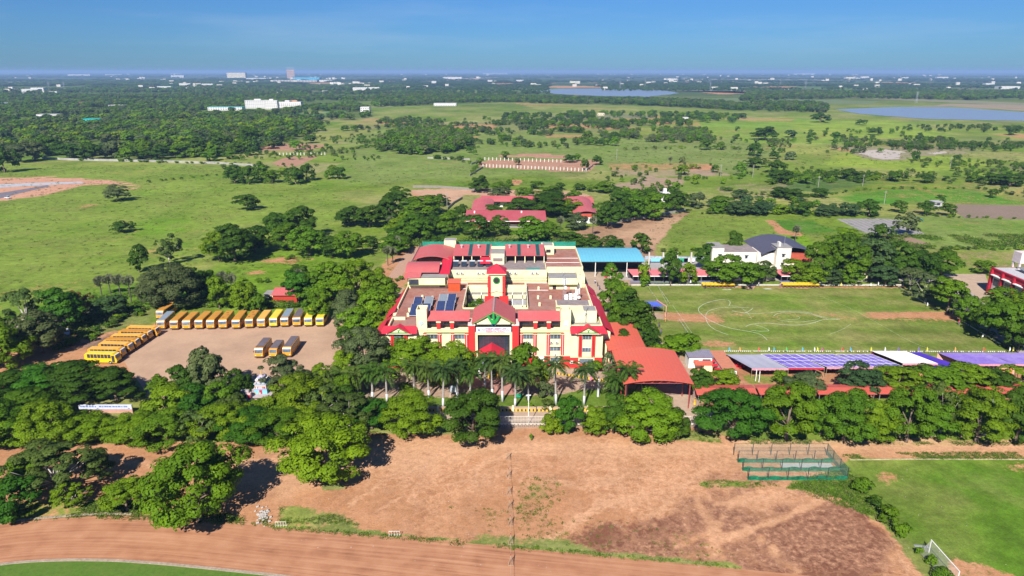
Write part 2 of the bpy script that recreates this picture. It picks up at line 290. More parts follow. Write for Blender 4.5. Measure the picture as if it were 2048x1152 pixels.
# (pixel outline, target, colour, softness m, amount):  target 'a' plants tone, 'b' soil tone, 'w' soil cover
NEAR = [
 # dirt ground in front of the school
 ('w', [(-900,1500),(-700,905),(-80,905),(60,890),(470,885),(620,878),(700,868),(990,868),(1000,852),(1400,852),(1470,880),(2900,880),(2900,912),(1700,918),(1660,975),(1700,1010),(1780,1060),(1850,1152),(1900,1500)], 1.0, 0.9),
 ('w', [(1400,905),(1680,905),(1660,968),(1400,966)], 0.92, 2.5),
 ('d', [(1120,1110),(1160,1060),(1200,1030),(1330,1000),(1420,985),(1520,975),(1640,985),(1720,1030),(1800,1090),(1860,1200),(1300,1200)], 0.78, 9.0),
 ('d', [(1640,985),(1720,1030),(1800,1090),(1830,1152),(1500,1170),(1540,1010)], 0.95, 8.0),
 ('d', [(1380,940),(1420,930),(1470,950),(1450,980),(1400,975)], 0.42, 3.0),
 ('d', [(830,940),(900,930),(910,990),(850,1000)], 0.35, 4.0),
 ('b', [(900,930),(1100,900),(1480,900),(1500,960),(1300,985),(1180,1010),(1000,960)], SO_OR, 4.0),
 ('b', [(380,930),(540,900),(900,880),(1450,885),(2048,890),(2048,905),(1500,905),(1000,912),(700,950),(560,1010),(430,960)], SO_LT, 3.0),
 ('b', [(1470,862),(2048,880),(2048,890),(1480,892)], SO_PL, 1.2),
 ('w', [(556,1012),(600,1008),(690,1030),(720,1050),(700,1062),(552,1050)], 0.15, 1.8),
 ('w', [(640,985),(690,978),(690,965),(640,962)], 0.1, 1.0),
 ('w', [(1350,860),(1440,865),(1440,885),(1340,882)], 0.12, 1.2),
 ('w', [(540,1050),(720,1058),(940,1078),(1130,1096),(1480,1130),(1480,1140),(1120,1106),(900,1086),(700,1070),(540,1058)], 0.1, 0.5),
 ('w', [(950,1062),(1090,1075),(1180,1094),(1080,1096),(940,1080)], 0.22, 1.5),
 ('w', [(1030,960),(1110,950),(1130,990),(1090,1030),(1030,1030)], 0.66, 4.0),
 ('w', [(1400,962),(1500,962),(1500,976),(1400,974)], 0.25, 0.8),
 ('w', [(60,1000),(260,1000),(310,1030),(150,1030),(20,1045),(-80,1060),(-80,1020)], 0.35, 2.0),
 # lawn lower right
 ('w', [(1570,975),(1680,930),(1700,918),(2900,918),(2900,1600),(1880,1500),(1850,1140),(1790,1050),(1700,1005)], 0.0, 1.2),
 ('a', [(1600,975),(1680,930),(2900,920),(2900,1600),(1880,1500),(1850,1140),(1750,1020)], (0.085, 0.165, 0.014), 3.0),
 ('a', [(1600,975),(1700,925),(1860,930),(1900,1010),(1960,1080),(2000,1152),(1880,1300),(1800,1050)], (0.135, 0.19, 0.03), 5.0),
 ('w', [(1740,945),(1790,935),(1810,955),(1775,970),(1750,965)], 0.62, 2.0),
 ('w', [(1890,1110),(1960,1120),(2060,1150),(2060,1260),(1930,1300),(1890,1190)], 0.72, 2.0),
 ('w', [(1985,930),(2048,925),(2060,940),(2010,945)], 0.45, 2.0),
 # compound, garden and driveway
 ('w', [(660,745),(1400,745),(1440,850),(1000,850),(640,860)], 0.0, 1.0),
 ('a', [(640,760),(1250,770),(1300,815),(620,822)], (0.10, 0.16, 0.02), 1.0),
 ('b', [(650,600),(1260,500),(1440,850),(640,860)], (0.36, 0.27, 0.20), 2.0),
 ('w', [(1140,505),(1285,505),(1280,575),(1225,600),(1215,690),(1400,690),(1470,780),(1400,855),(1300,855),(1290,790),(1200,740),(1200,600)], 0.9, 0.8),
 ('w', [(770,520),(850,480),(845,500),(820,560),(770,640),(680,720),(640,740),(640,640),(740,600)], 0.85, 1.5),
 ('w', [(640,700),(780,690),(1000,750),(1215,742),(1240,775),(1100,790),(660,800)], 0.9, 1.0),
 ('w', [(1440,733),(2100,740),(2200,800),(1400,790)], 0.86, 1.0),
 ('w', [(1490,752),(1610,752),(1600,765),(1500,768)], 0.35, 1.2),
 ('b', [(1400,733),(2200,740),(2300,860),(1400,860)], (0.36, 0.17, 0.085), 1.5),
 # left of the yard
 ('w', [(-300,800),(-300,700),(60,690),(160,640),(330,650),(330,760),(0,780)], 0.75, 2.0),
 ('w', [(140,665),(170,640),(250,622),(320,620),(300,650),(180,672)], 0.25, 1.5),
 ('a', [(140,665),(170,640),(250,612),(330,605),(300,650),(180,680)], (0.16, 0.19, 0.05), 1.5),
 ('b', [(150,690),(260,660),(300,670),(200,700)], (0.17, 0.11, 0.09), 1.5),
 ('a', [(330,600),(700,600),(720,640),(690,650),(330,620)], GR_BR, 1.5),
 ('a', [(-100,540),(320,560),(560,520),(700,520),(700,600),(300,620),(-100,640)], (0.10, 0.19, 0.012), 4),
 ('a', [(440,500),(620,490),(760,500),(700,530),(560,600),(420,560)], (0.14, 0.235, 0.016), 4),
 ('w', [(515,520),(560,512),(625,518),(590,530),(525,528)], 0.66, 2.5),
 ('w', [(490,545),(520,540),(530,548),(500,550)], 0.6, 2),
 # meadow left
 ('a', [(-500,330),(560,330),(760,430),(500,520),(0,620),(-500,640)], (0.165, 0.225, 0.035), 15),
 ('a', [(260,440),(390,435),(400,460),(280,480)], (0.125, 0.225, 0.018), 6),
 ('w', [(-300,356),(100,354),(240,362),(275,372),(262,380),(245,378),(250,372),(235,367),(160,372),(110,385),(60,395),(0,402),(-300,420)], 0.92, 2.0),
 ('b', [(-300,350),(300,350),(290,385),(-300,430)], (0.50, 0.27, 0.18), 4.0),
 ('w', [(165,413),(185,402),(190,404),(172,419)], 0.75, 1.0),
 # around the rear school
 ('w', [(820,378),(1000,378),(1160,384),(1180,392),(1000,392),(930,390),(900,408),(860,402),(825,395)], 0.95, 1.5),
 ('b', [(800,370),(1200,370),(1190,395),(880,420)], (0.46, 0.29, 0.19), 3.0),
 ('w', [(955,325),(985,320),(1060,320),(1180,320),(1200,322),(1180,342),(1155,344),(960,334)], 0.97, 1.0),
 ('w', [(985,310),(1090,308),(1135,312),(1130,316),(1010,314)], 0.97, 1.0),
 ('w', [(1015,362),(1040,358),(1045,366),(1025,372)], 0.9, 1.0),
 ('b', [(940,300),(1220,300),(1210,350),(950,350)], (0.36, 0.20, 0.135), 3.0),
 ('w', [(510,296),(540,288),(640,288),(655,292),(620,300),(520,302)], 0.95, 1.0),
 ('w', [(545,325),(575,313),(632,312),(625,320),(590,332),(550,332)], 0.95, 1.0),
 ('b', [(500,280),(700,280),(660,340),(520,340)], (0.33, 0.185, 0.125), 3.0),
 ('w', [(1375,335),(1430,332),(1432,340),(1378,342)], 0.95, 1.0),
 ('w', [(1385,345),(1425,343),(1428,348),(1388,350)], 0.95, 1.0),
 # ploughed sweep right of the school, fields
 ('w', [(1090,478),(1150,462),(1250,440),(1380,424),(1375,432),(1340,450),(1325,480),(1310,520),(1280,520),(1250,495),(1140,490)], 0.93, 2.0),
 ('b', [(1080,480),(1200,440),(1400,420),(1330,530),(1250,530)], (0.255, 0.16, 0.095), 4.0),
 ('b', [(1230,470),(1330,435),(1375,430),(1320,500),(1290,500)], (0.40, 0.255, 0.155), 4.0),
 ('a', [(1330,440),(1390,426),(1540,430),(1610,470),(1560,500),(1330,510)], (0.15, 0.205, 0.032), 3.0),
 ('a', [(1480,480),(1600,468),(1640,490),(1560,505)], (0.14, 0.25, 0.012), 3.0),
 ('w', [(1530,440),(1550,440),(1572,462),(1610,466),(1600,472),(1560,468)], 0.8, 1.5),
 ('a', [(1545,441),(1625,442),(1672,462),(1590,470),(1570,462)], (0.055, 0.15, 0.012), 1.2),
 ('a', [(1675,455),(1820,430),(2200,430),(2200,500),(1850,498)], (0.165, 0.225, 0.05), 4.0),
 ('w', [(1830,500),(2300,500),(2300,548),(1900,540)], 0.42, 3.0),
 ('b', [(1800,495),(2300,495),(2300,560),(1800,560)], (0.26, 0.185, 0.11), 4.0),
 ('a', [(1680,395),(1760,380),(1900,380),(1880,400),(1780,410),(1690,404)], (0.07, 0.19, 0.014), 2.0),
 ('a', [(1800,380),(1950,378),(2030,400),(2048,412),(1980,408),(1840,402)], (0.075, 0.20, 0.014), 2.0),
 ('a', [(1560,360),(1700,352),(1760,365),(1640,385),(1560,380)], (0.075, 0.13, 0.03), 4.0),
 ('w', [(1225,372),(1290,352),(1370,358),(1350,380),(1270,390)], 0.75, 3.0),
 ('w', [(1420,372),(1600,360),(1560,392),(1440,392)], 0.42, 6.0),
 ('b', [(1200,340),(1620,340),(1600,400),(1200,400)], (0.27, 0.215, 0.15), 6.0),
 ('a', [(1640,330),(1700,300),(1900,312),(2000,330),(1850,345)], (0.22, 0.29, 0.035), 6.0),
 ('a', [(1200,280),(1500,270),(1560,300),(1500,350),(1200,340)], (0.165, 0.21, 0.055), 10),
 ('a', [(1330,250),(1600,235),(1800,262),(1700,288),(1500,285)], (0.16, 0.26, 0.03), 10),
 ('a', [(1560,245),(1800,240),(1900,275),(1650,280)], (0.21, 0.29, 0.035), 8),
 ('a', [(700,280),(760,255),(1200,262),(1250,280),(1200,340),(700,370)], (0.165, 0.215, 0.052), 10),
 ('a', [(880,250),(1250,235),(1300,250),(1200,265),(900,262)], (0.185, 0.20, 0.07), 10),
 ('w', [(1160,235),(1320,228),(1350,245),(1200,245)], 0.45, 6.0),
]
PR = random.Random(21); PARCELS = []
for i in range(-6, 13):
    for j in range(0, 9):
        if PR.random() < 0.30: continue
        x0 = i*78+PR.uniform(-14, 14)+j*9; y0 = 530+j*74+PR.uniform(-10, 10); w_ = PR.uniform(45, 95); d_ = PR.uniform(35, 85); k_ = PR.uniform(-9, 9)
        PARCELS.append(([(x0, y0), (x0+w_, y0+k_), (x0+w_+6, y0+d_+k_), (x0+4, y0+d_)], PR.choice([(0.27,0.245,0.11), (0.24,0.26,0.06), (0.11,0.19,0.02), (0.20,0.20,0.075), (0.26,0.28,0.075), (0.16,0.22,0.03), (0.22,0.19,0.10), (0.13,0.16,0.04)]), PR.uniform(0.7, 1.0), 0.62 if PR.random() < 0.16 else None))
WOODS = [[(-60,245),(-60,318),(120,312),(330,318),(430,318),(540,300),(600,278),(640,258),(760,230),(700,205),(500,192),(-60,192)], [(-60,166),(-60,198),(500,198),(820,205),(900,190),(800,172)],
 [(755,306),(830,310),(900,308),(945,292),(935,272),(860,262),(800,265),(750,290)], [(740,215),(1000,205),(1300,212),(1500,222),(1640,224),(1640,205),(1180,190),(760,192)], [(1480,203),(1700,198),(2060,202),(2060,186),(1500,184)]]
def paint(x, y):
    n1 = vnoise(x, y, 60, 1); n2 = vnoise(x, y, 14, 2); n3 = vnoise(x, y, 300, 3); n4 = vnoise(x, y, 4, 5, 3)
    far = sm(y, 900, 3000)
    a = np.zeros(x.shape+(3,)); b = np.zeros(x.shape+(3,))
    t = sm(n1, 0.35, 0.65)[..., None]; u = sm(n2, 0.3, 0.7)[..., None]
    a[:] = np.array(GR_BR)*(1-t)+np.array(GR_LT)*t
    a = a*(1-0.45*u)+np.array(GR_DRY)*0.45*u*t+np.array(GR_DK)*0.45*u*(1-t)
    b[:] = np.array(SO_OR); dk_ = np.full(x.shape, 0.08)
    w = 0.10+0.22*sm(n3, 0.5, 0.75)+0.25*sm(n1, 0.6, 0.85)
    # patchwork of far fields
    ang = 0.25; X = x*cos(ang)+y*sin(ang)*1.0; Y = y*cos(ang)-x*sin(ang)
    sx, sy = 260.0, 420.0
    ci = np.floor(X/sx+2*vnoise(x, y, 900, 21, 2)); cj = np.floor(Y/sy+2*vnoise(x, y, 1200, 22, 2))
    r = np.abs(np.sin(ci*127.1+cj*311.7)*43758.5453) % 1.0
    r2 = np.abs(np.sin(ci*269.5+cj*183.3)*24634.634) % 1.0
    pal = np.array([(0.035,0.062,0.022),(0.05,0.085,0.025),(0.13,0.17,0.05),(0.10,0.16,0.04),(0.16,0.15,0.08),(0.045,0.075,0.025)])
    fc = pal[np.minimum((r*6).astype(int), 5)]*(0.85+0.3*r2[..., None])
    ff = far[..., None]
    a = a*(1-ff)+fc*ff
    dk = sm(y, 2600, 5000)[..., None]*0.75
    a = a*(1-dk)+np.array((0.030, 0.052, 0.024))*dk
    w = w*(1-far)+far*(r2 > 0.93)*0.8*(1-sm(y, 5000, 9000))
    jit = (vnoise(x, y, 9, 31, 4)-0.5)
    for P in WOODS:
        m = sm(sdist(x, y, GP(P))+60*(vnoise(x, y, 90, 61, 4)-0.5), -8, 20)*0.85*sm(vnoise(x, y, 150, 62, 3), 0.25, 0.4)
        a = a*(1-m[..., None])+np.array((0.062, 0.098, 0.026))*m[..., None]; w = w*(1-m)
    for Pw, c_, am_, ws_ in PARCELS:
        xs = [p[0] for p in Pw]; ys = [p[1] for p in Pw]; sel = (x > min(xs)-15) & (x < max(xs)+15) & (y > min(ys)-15) & (y < max(ys)+15)
        if not sel.any(): continue
        m = sm(sdist(x[sel], y[sel], Pw)+jit[sel]*7, -1.5, 2.5)*am_; a[sel] = a[sel]*(1-m[:, None])+np.array(c_)*m[:, None]
        if ws_: w[sel] = w[sel]*(1-m)+ws_*m
    for kind, P, val, s in NEAR:
        Pw = GP(P); xs = [p[0] for p in Pw]; ys = [p[1] for p in Pw]; mgn = s*3+5
        sel = (x > min(xs)-mgn) & (x < max(xs)+mgn) & (y > min(ys)-mgn) & (y < max(ys)+mgn)
        if not sel.any(): continue
        d = sdist(x[sel], y[sel], Pw)+jit[sel]*s*3.0
        m = sm(d, -s, s)
        if kind == 'w': w[sel] = w[sel]*(1-m)+val*m
        elif kind == 'd': dk_[sel] = dk_[sel]*(1-m)+val*m
        else:
            arr = a if kind == 'a' else b
            arr[sel] = arr[sel]*(1-m[:, None])+np.array(val)*m[:, None]
    # the worn ground in front of the school: pale runnels where feet and water have gone, darker damp patches
    zone = sm(y, 86, 92)*(1-sm(y, 128, 136))*sm(x, -60, -40)
    vein = 0.75*zone*sm(vnoise(x, y, 26, 47, 2), 0.3, 0.6)
    w = np.where(zone > 0.5, w-0.20*sm(vnoise(x, y, 5, 45, 3), 0.62, 0.8)*(vnoise(x, y, 22, 46, 2) > 0.5), w)
    for P, wd, c in TRAILS:
        d = ldist(x, y, GP(P))+jit*2.2
        m = (1-sm(d, 0.0, wd*1.9))
        vein = np.maximum(vein, m*1.05); dk_ = dk_*(1-0.7*m)
    # footworn strip and mown bands on the sports field
    inf = (x > 42) & (x < 146) & (y > 176) & (y < 243)
    band = 0.5+0.5*np.sin(y*2*pi/11.0+0.6*np.sin(x*0.05))
    a[inf] = (np.array((0.125, 0.175, 0.026))*(1-0.6*band[inf, None])+np.array((0.235, 0.235, 0.07))*0.6*band[inf, None])
    dd = sm(vnoise(x, y, 7, 51, 4), 0.45, 0.75)[inf, None]*0.5
    a[inf] = a[inf]*(1-dd)+np.array((0.235, 0.215, 0.075))*dd
    ws = (1-sm(np.abs(y-208.5-2.0*np.sin(x*0.06))+3*jit, 1.5, 5.5))*(1-0.85*sm(x, 60, 74)*(1-sm(x, 108, 122)))
    ws2 = (1-sm(np.abs(y-208.5)+3*jit, 2.0, 8.0))
    w = np.where(inf, np.maximum(0.04+0.3*ws2, ws*0.95), w)
    w = np.where(inf, np.maximum(w, 0.62*(1-sm(np.abs(y-240.5)+2*jit, 0.5, 2.5))*sm(x, 60, 75)), w)
    w = np.where(inf, np.maximum(w, 0.62*(1-sm(np.hypot(x-60, (y-185)*1.5)+6*jit, 2, 7))), w)
    return a, b, w, np.where(y < 160, dk_, 0), np.where(y < 160, vein, 0)
TRAILS = [
 ([(1370,970),(1330,1010),(1310,1050)], 0.35, 0), ([(1400,1010),(1480,1040),(1560,1110)], 0.35, 0), ([(1230,1000),(1300,1040),(1330,1100),(1320,1150)], 0.3, 0), ([(1100,960),(1180,980),(1260,950)], 0.35, 0), ([(820,1000),(860,960),(870,900)], 0.3, 0), ([(760,1020),(840,970),(930,960)], 0.35, 0), ([(1430,1060),(1470,1000),(1520,980)], 0.3, 0),

 ([(1000,1150),(1130,1060),(1200,1010),(1290,990),(1370,970),(1420,930),(1500,905),(1700,895)], 1.2, (0.52,0.31,0.20)),
 ([(1370,970),(1400,1010),(1430,1060),(1430,1110),(1500,1152)], 0.9, (0.52,0.31,0.20)),
 ([(1430,1060),(1340,1100),(1230,1130)], 0.5, (0.50,0.29,0.19)),
 ([(1180,960),(1260,950),(1370,970),(1440,1010),(1560,990)], 0.7, (0.52,0.31,0.20)),
 ([(700,1010),(800,940),(900,905),(1020,890)], 0.8, (0.52,0.31,0.20)),
 ([(860,990),(880,930),(950,900)], 0.5, (0.52,0.31,0.20)),
 ([(940,980),(960,930),(1030,905),(1200,915),(1400,905)], 0.7, (0.52,0.31,0.20)),
 ([(180,905),(300,930),(420,925),(560,930),(700,905),(900,890),(1450,893),(2100,895)], 1.3, (0.50,0.29,0.18)),
 ([(1440,1080),(1560,1040),(1640,1000)], 0.6, (0.40,0.21,0.14)),
]
def attrs(me, x, y):
    a, b, w, dk_, ve = paint(x, y)
    for n, q_ in (('cd', dk_), ('cv', ve)):
        at = me.attributes.new(n, 'FLOAT', 'POINT'); at.data.foreach_set('value', q_.astype(np.float32))
    for n, c in (('ca', a), ('cb', b)):
        at = me.color_attributes.new(n, 'FLOAT_COLOR', 'POINT')
        at.data.foreach_set('color', np.concatenate([c, np.ones((len(c), 1))], 1).astype(np.float32).ravel())
    at = me.attributes.new('cw', 'FLOAT', 'POINT'); at.data.foreach_set('value', w.astype(np.float32))
def grid_mesh(name, xs, ys, z=0.0):
    X, Y = np.meshgrid(xs, ys); nx, ny = len(xs), len(ys)
    co = np.stack([X.ravel(), Y.ravel(), np.full(X.size, z)], 1)
    i = np.arange(nx-1)[None, :]+np.arange(ny-1)[:, None]*nx
    f = np.stack([i, i+1, i+1+nx, i+nx], -1).reshape(-1, 4)
    me = bpy.data.meshes.new(name); me.vertices.add(len(co)); me.vertices.foreach_set('co', co.astype(np.float32).ravel())
    me.loops.add(f.size); me.loops.foreach_set('vertex_index', f.ravel().astype(np.int32))
    me.polygons.add(len(f)); me.polygons.foreach_set('loop_start', np.arange(0, f.size, 4, dtype=np.int32))
    me.update(); me.validate()
    attrs(me, co[:, 0], co[:, 1]); return me
def axis(c0, c1, st, lim0, lim1, g):
    core = list(np.arange(c0, c1+1e-6, st)); s = st; v = c1
    while v < lim1: s *= g; v += s; core.append(v)
    s = st; v = c0; low = []
    while v > lim0: s *= g; v -= s; low.append(v)
    return np.array(low[::-1]+core)
GM = ground_mat('ground_soil_and_grass')
xs = axis(-130, 150, 1.15, -160000, 160000, 1.055)
ys = axis(84, 262, 1.0, -160000, 160000, 1.03)
gme = grid_mesh('ground', xs, ys); gme.materials.append(GM)
ground = bpy.data.objects.new('ground', gme); COL.objects.link(ground); tag(ground, kind='structure')
# ------------------------------------------------------------------ haze: the air over the plain
HZ = 0.000088
hz = MB().box(-170000, 170000, -170000, 170000, -3, 104)
hm = bpy.data.materials.new('haze'); hm.use_nodes = True
for n in list(hm.node_tree.nodes): hm.node_tree.nodes.remove(n)
pv = hm.node_tree.nodes.new('ShaderNodeVolumePrincipled'); ho = hm.node_tree.nodes.new('ShaderNodeOutputMaterial')
pv.inputs['Color'].default_value = (0.37, 0.58, 0.94, 1); pv.inputs['Density'].default_value = HZ; pv.inputs['Anisotropy'].default_value = 0.0
hm.node_tree.links.new(pv.outputs[0], ho.inputs['Volume'])
tag(hz.build('haze', hm), kind='stuff')

# ------------------------------------------------------------------ foliage
def leaf_mat(name, transl=0.33, inst_=False):
    m = bpy.data.materials.new(name); m.use_nodes = True
    N = m.node_tree.nodes; L = m.node_tree.links; b = N['Principled BSDF']
    b.inputs['Roughness'].default_value = 0.6; b.inputs['Specular IOR Level'].default_value = 0.12
    oi = N.new('ShaderNodeObjectInfo'); at = N.new('ShaderNodeAttribute'); at.attribute_name = 'lt'
    hs = N.new('ShaderNodeHueSaturation')
    if inst_:
        ia = N.new('ShaderNodeAttribute'); ia.attribute_type = 'INSTANCER'; ia.attribute_name = 'tc'; L.new(ia.outputs['Color'], hs.inputs['Color'])
    else: L.new(oi.outputs['Color'], hs.inputs['Color'])
    L.new(at.outputs['Fac'], hs.inputs['Value'])
    mr = N.new('ShaderNodeMapRange'); mr.inputs['From Min'].default_value = 0.5; mr.inputs['From Max'].default_value = 1.5
    mr.inputs['To Min'].default_value = 0.515; mr.inputs['To Max'].default_value = 0.485
    L.new(at.outputs['Fac'], mr.inputs['Value']); L.new(mr.outputs[0], hs.inputs['Hue'])
    L.new(hs.outputs[0], b.inputs['Base Color'])
    tr = N.new('ShaderNodeBsdfTranslucent'); L.new(hs.outputs[0], tr.inputs['Color'])
    mx = N.new('ShaderNodeMixShader'); mx.inputs[0].default_value = transl
    o = N['Material Output']; L.new(b.outputs[0], mx.inputs[1]); L.new(tr.outputs[0], mx.inputs[2]); L.new(mx.outputs[0], o.inputs['Surface'])
    return m
LEAF = leaf_mat('leaves'); LEAFI = leaf_mat('leaves_of_far_trees', 0.25, True); BARK = M('bark', (0.16, 0.12, 0.09), rough=0.9, var=0.3, sc=3); PALEBARK = M('pale_bark', (0.42, 0.38, 0.33), rough=0.85, var=0.2, sc=2)

def leaf_mesh(name, pos, nrm, size, val, aspect=1.7):
    """many small leaf-spray faces: rhombi round pos, facing nrm"""
    n = len(pos); nrm = nrm/np.linalg.norm(nrm, axis=1, keepdims=True)
    r = RS.normal(size=(n, 3)); u = np.cross(nrm, r); u /= np.linalg.norm(u, axis=1, keepdims=True); v = np.cross(nrm, u)
    s = size[:, None]*0.5
    P = np.stack([pos-u*s*aspect**0.5, pos-v*s/aspect**0.5+nrm*s*0.15, pos+u*s*aspect**0.5, pos+v*s/aspect**0.5+nrm*s*0.15], 1).reshape(-1, 3)
    me = bpy.data.meshes.new(name); me.vertices.add(4*n); me.vertices.foreach_set('co', P.astype(np.float32).ravel())
    me.loops.add(4*n); me.loops.foreach_set('vertex_index', np.arange(4*n, dtype=np.int32))
    me.polygons.add(n); me.polygons.foreach_set('loop_start', np.arange(0, 4*n, 4, dtype=np.int32)); me.update()
    at = me.attributes.new('lt', 'FLOAT', 'POINT'); at.data.foreach_set('value', np.repeat(val, 4).astype(np.float32))
    me.materials.append(LEAF); return me
def rdir(n):
    d = RS.normal(size=(n, 3)); return d/np.linalg.norm(d, axis=1, keepdims=True)
def crown(name, nclump, nleaf, leaf, shape='round', seed=0):
    """unit tree: height 1 (crown from ~0.2), crown radius 0.5; clumps of leaf sprays on limbs"""
    global RS
    RS = np.random.RandomState(100+seed)
    cs = []; rs = []
    lob3 = rdir(9)                                        # directions in which the crown bulges
    for k in range(nclump):
        d = rdir(1)[0]
        if d[2] < -0.6 and RS.rand() < 0.6: d[2] = -d[2]
        bulge = max(0.0, float(np.max(lob3@d))); bl = 0.80+0.24*max(0, (bulge-0.72)/0.28)
        rr = bl*(1.0 if RS.rand() < 0.75 else 0.55)
        if shape == 'round': c = np.array([d[0]*0.40*rr, d[1]*0.40*rr, 0.455+d[2]*0.41*rr]); r = RS.uniform(0.075, 0.125)
        elif shape == 'flat':
            q = RS.rand()**0.55; a = RS.rand()*2*pi; bb = 0.9+0.12*sin(3*a+lob3[0][0]*6); c = np.array([cos(a)*0.42*q*bb, sin(a)*0.42*q*bb, 0.78-0.38*q*q*q+0.06*RS.randn()-(0.25 if k % 4 == 0 else 0)]); r = RS.uniform(0.075, 0.115)
        elif shape == 'tall': c = np.array([d[0]*0.37*rr, d[1]*0.37*rr, 0.53+d[2]*0.44*rr]); r = RS.uniform(0.07, 0.12)
        elif shape == 'airy': c = np.array([d[0]*0.42*rr, d[1]*0.42*rr, 0.53+d[2]*0.41*rr]); r = RS.uniform(0.055, 0.09)
        else: c = np.array([d[0]*0.38*rr, d[1]*0.38*rr, 0.42+d[2]*0.38*rr]); r = RS.uniform(0.10, 0.17)
        cs.append(c); rs.append(r*(60/max(nclump, 20))**0.33)
    cs = np.array(cs); rs = np.array(rs); cs[:, 2] = np.maximum(cs[:, 2], 0.085)
    # uneven outline: lean the whole crown a little and drop one side
    lob = RS.rand(3)*2*pi; an = np.arctan2(cs[:, 1], cs[:, 0])
    f = 1+0.14*np.sin(2*an+lob[0])+0.10*np.sin(3*an+lob[1]); cs[:, :2] *= f[:, None]
    cs[:, 2] += 0.04*np.sin(an+lob[2])
    ci = RS.choice(nclump, nleaf, p=rs**2/np.sum(rs**2))
    d = rdir(nleaf); d[:, 2] = np.where(d[:, 2] < -0.25, -d[:, 2]*0.6, d[:, 2]); d /= np.linalg.norm(d, axis=1, keepdims=True)
    sq = 0.85 if shape != 'flat' else 0.55
    rad = rs[ci]*(0.72+0.38*RS.rand(nleaf))
    pos = cs[ci]+d*rad[:, None]*np.array([1, 1, sq])
    out = pos-np.array([0, 0, 0.45]); out /= np.linalg.norm(out, axis=1, keepdims=True)
    nr = d*1.0+out*0.35+rdir(nleaf)*0.42+np.array([0, 0, 0.15])
    cv = 0.86+0.28*RS.rand(nclump)
    val = cv[ci]*(0.84+0.32*RS.rand(nleaf))
    me = leaf_mesh(name, pos, nr, leaf*(0.7+0.6*RS.rand(nleaf)), val)
    return me, cs, rs
def trunk_mesh(name, cs, mat, limbs=9, r=0.022, top=0.5):
    mb = MB(); h0 = 0.24 if top > 0.4 else 0.1
    p = [(0, 0, -0.01), (0.008, 0.004, h0*0.5), (0.0, 0.012, h0), (0.012, 0.0, top)]
    rr = [r*1.5, r, r*0.9, r*0.5]
    for i in range(3): mb.tube(p[i], p[i+1], rr[i], rr[i+1], 7)
    idx = list(range(min(limbs, len(cs))))
    for i in idx:
        c = cs[i]; b = (0, 0.01, h0*(0.8+0.5*((i*37) % 10)/10)); m_ = ((b[0]+c[0])*0.5, (b[1]+c[1])*0.5, (b[2]+c[2])*0.5-0.02)
        mb.tube(b, m_, r*0.45, r*0.3, 5); mb.tube(m_, c, r*0.3, r*0.08, 4)
    return mb.mesh(name, mat, smooth=True)

KINDS = {}
def make_kind(key, shape, lods, nclump, seeds=3, bark=None, limbs=9):
    """lods: (leaves, leaf size in units of tree)"""
    out = []
    for li, (n, ls) in enumerate(lods):
        row = []
        for s in range(seeds):
            nc = max(10, int(nclump*(1.0 if li == 0 else 0.8 if li == 1 else 0.5)))
            me, cs, rs = crown('crown_%s' % key, nc, n, ls, shape, seed=hash_(key)+s+10*li)
            tm = trunk_mesh('trunk_%s' % key, cs, bark or BARK, limbs if li < 2 else 3, top=0.5 if shape != 'bush' else 0.2)
            row.append((me, tm))
        out.append(row)
    KINDS[key] = out
def hash_(s): return sum(ord(c)*(i+3) for i, c in enumerate(s)) % 97
make_kind('round', 'round', [(13000, 0.028), (4800, 0.046), (1300, 0.078), (300, 0.145)], 80, 3)
make_kind('flat', 'flat', [(12000, 0.028), (4800, 0.045), (1300, 0.078), (300, 0.14)], 80, 2)
make_kind('tall', 'tall', [(9000, 0.034), (3800, 0.054), (1100, 0.085), (300, 0.145)], 70, 2)
make_kind('airy', 'airy', [(8500, 0.028), (3200, 0.046), (900, 0.078), (240, 0.14)], 66, 2, PALEBARK, 16)
make_kind('bush', 'bush', [(5000, 0.045), (1800, 0.07), (600, 0.11), (180, 0.19)], 30, 2)

TONE = {'bright green': (0.124, 0.216, 0.005), 'yellow green': (0.141, 0.224, 0.005), 'mid green': (0.087, 0.175, 0.006),
        'dark green': (0.049, 0.107, 0.006), 'deep green': (0.042, 0.129, 0.006), 'grey green': (0.091, 0.124, 0.041),
        'olive': (0.086, 0.133, 0.023), 'russet': (0.140, 0.095, 0.025), 'blue green': (0.053, 0.102, 0.028)}
ALLT = []     # (size in photo, builder record)
def tree_at(x, y, wid, hgt, kind, tone, place, group, px=0.0):
    d = math.hypot(x, y)
    ALLT.append(dict(x=x, y=y, w=wid, h=hgt, kind=kind, tone=tone, place=place, group=group, size=wid/d*F, px=px))
def row(place, group, items):
    for it in items:
        px, pyb, wpx, top = it[:4]; tone = it[4]; kind = it[5] if len(it) > 5 else 'round'
        x, y = G(px, pyb)
        xt, zt = WZ(px, top, y)
        d = y/CP if False else math.hypot(math.hypot(x, y), H)
        wid = wpx/F*(y*CP+H*SP)
        z = max(zt, wid*0.45)
        tree_at(x, y, wid*1.04, z*1.02, kind, tone, place, group, px)
BG, YG, MG, DG, PG, GG, OL, RU, BL = 'bright green', 'yellow green', 'mid green', 'dark green', 'deep green', 'grey green', 'olive', 'russet', 'blue green'

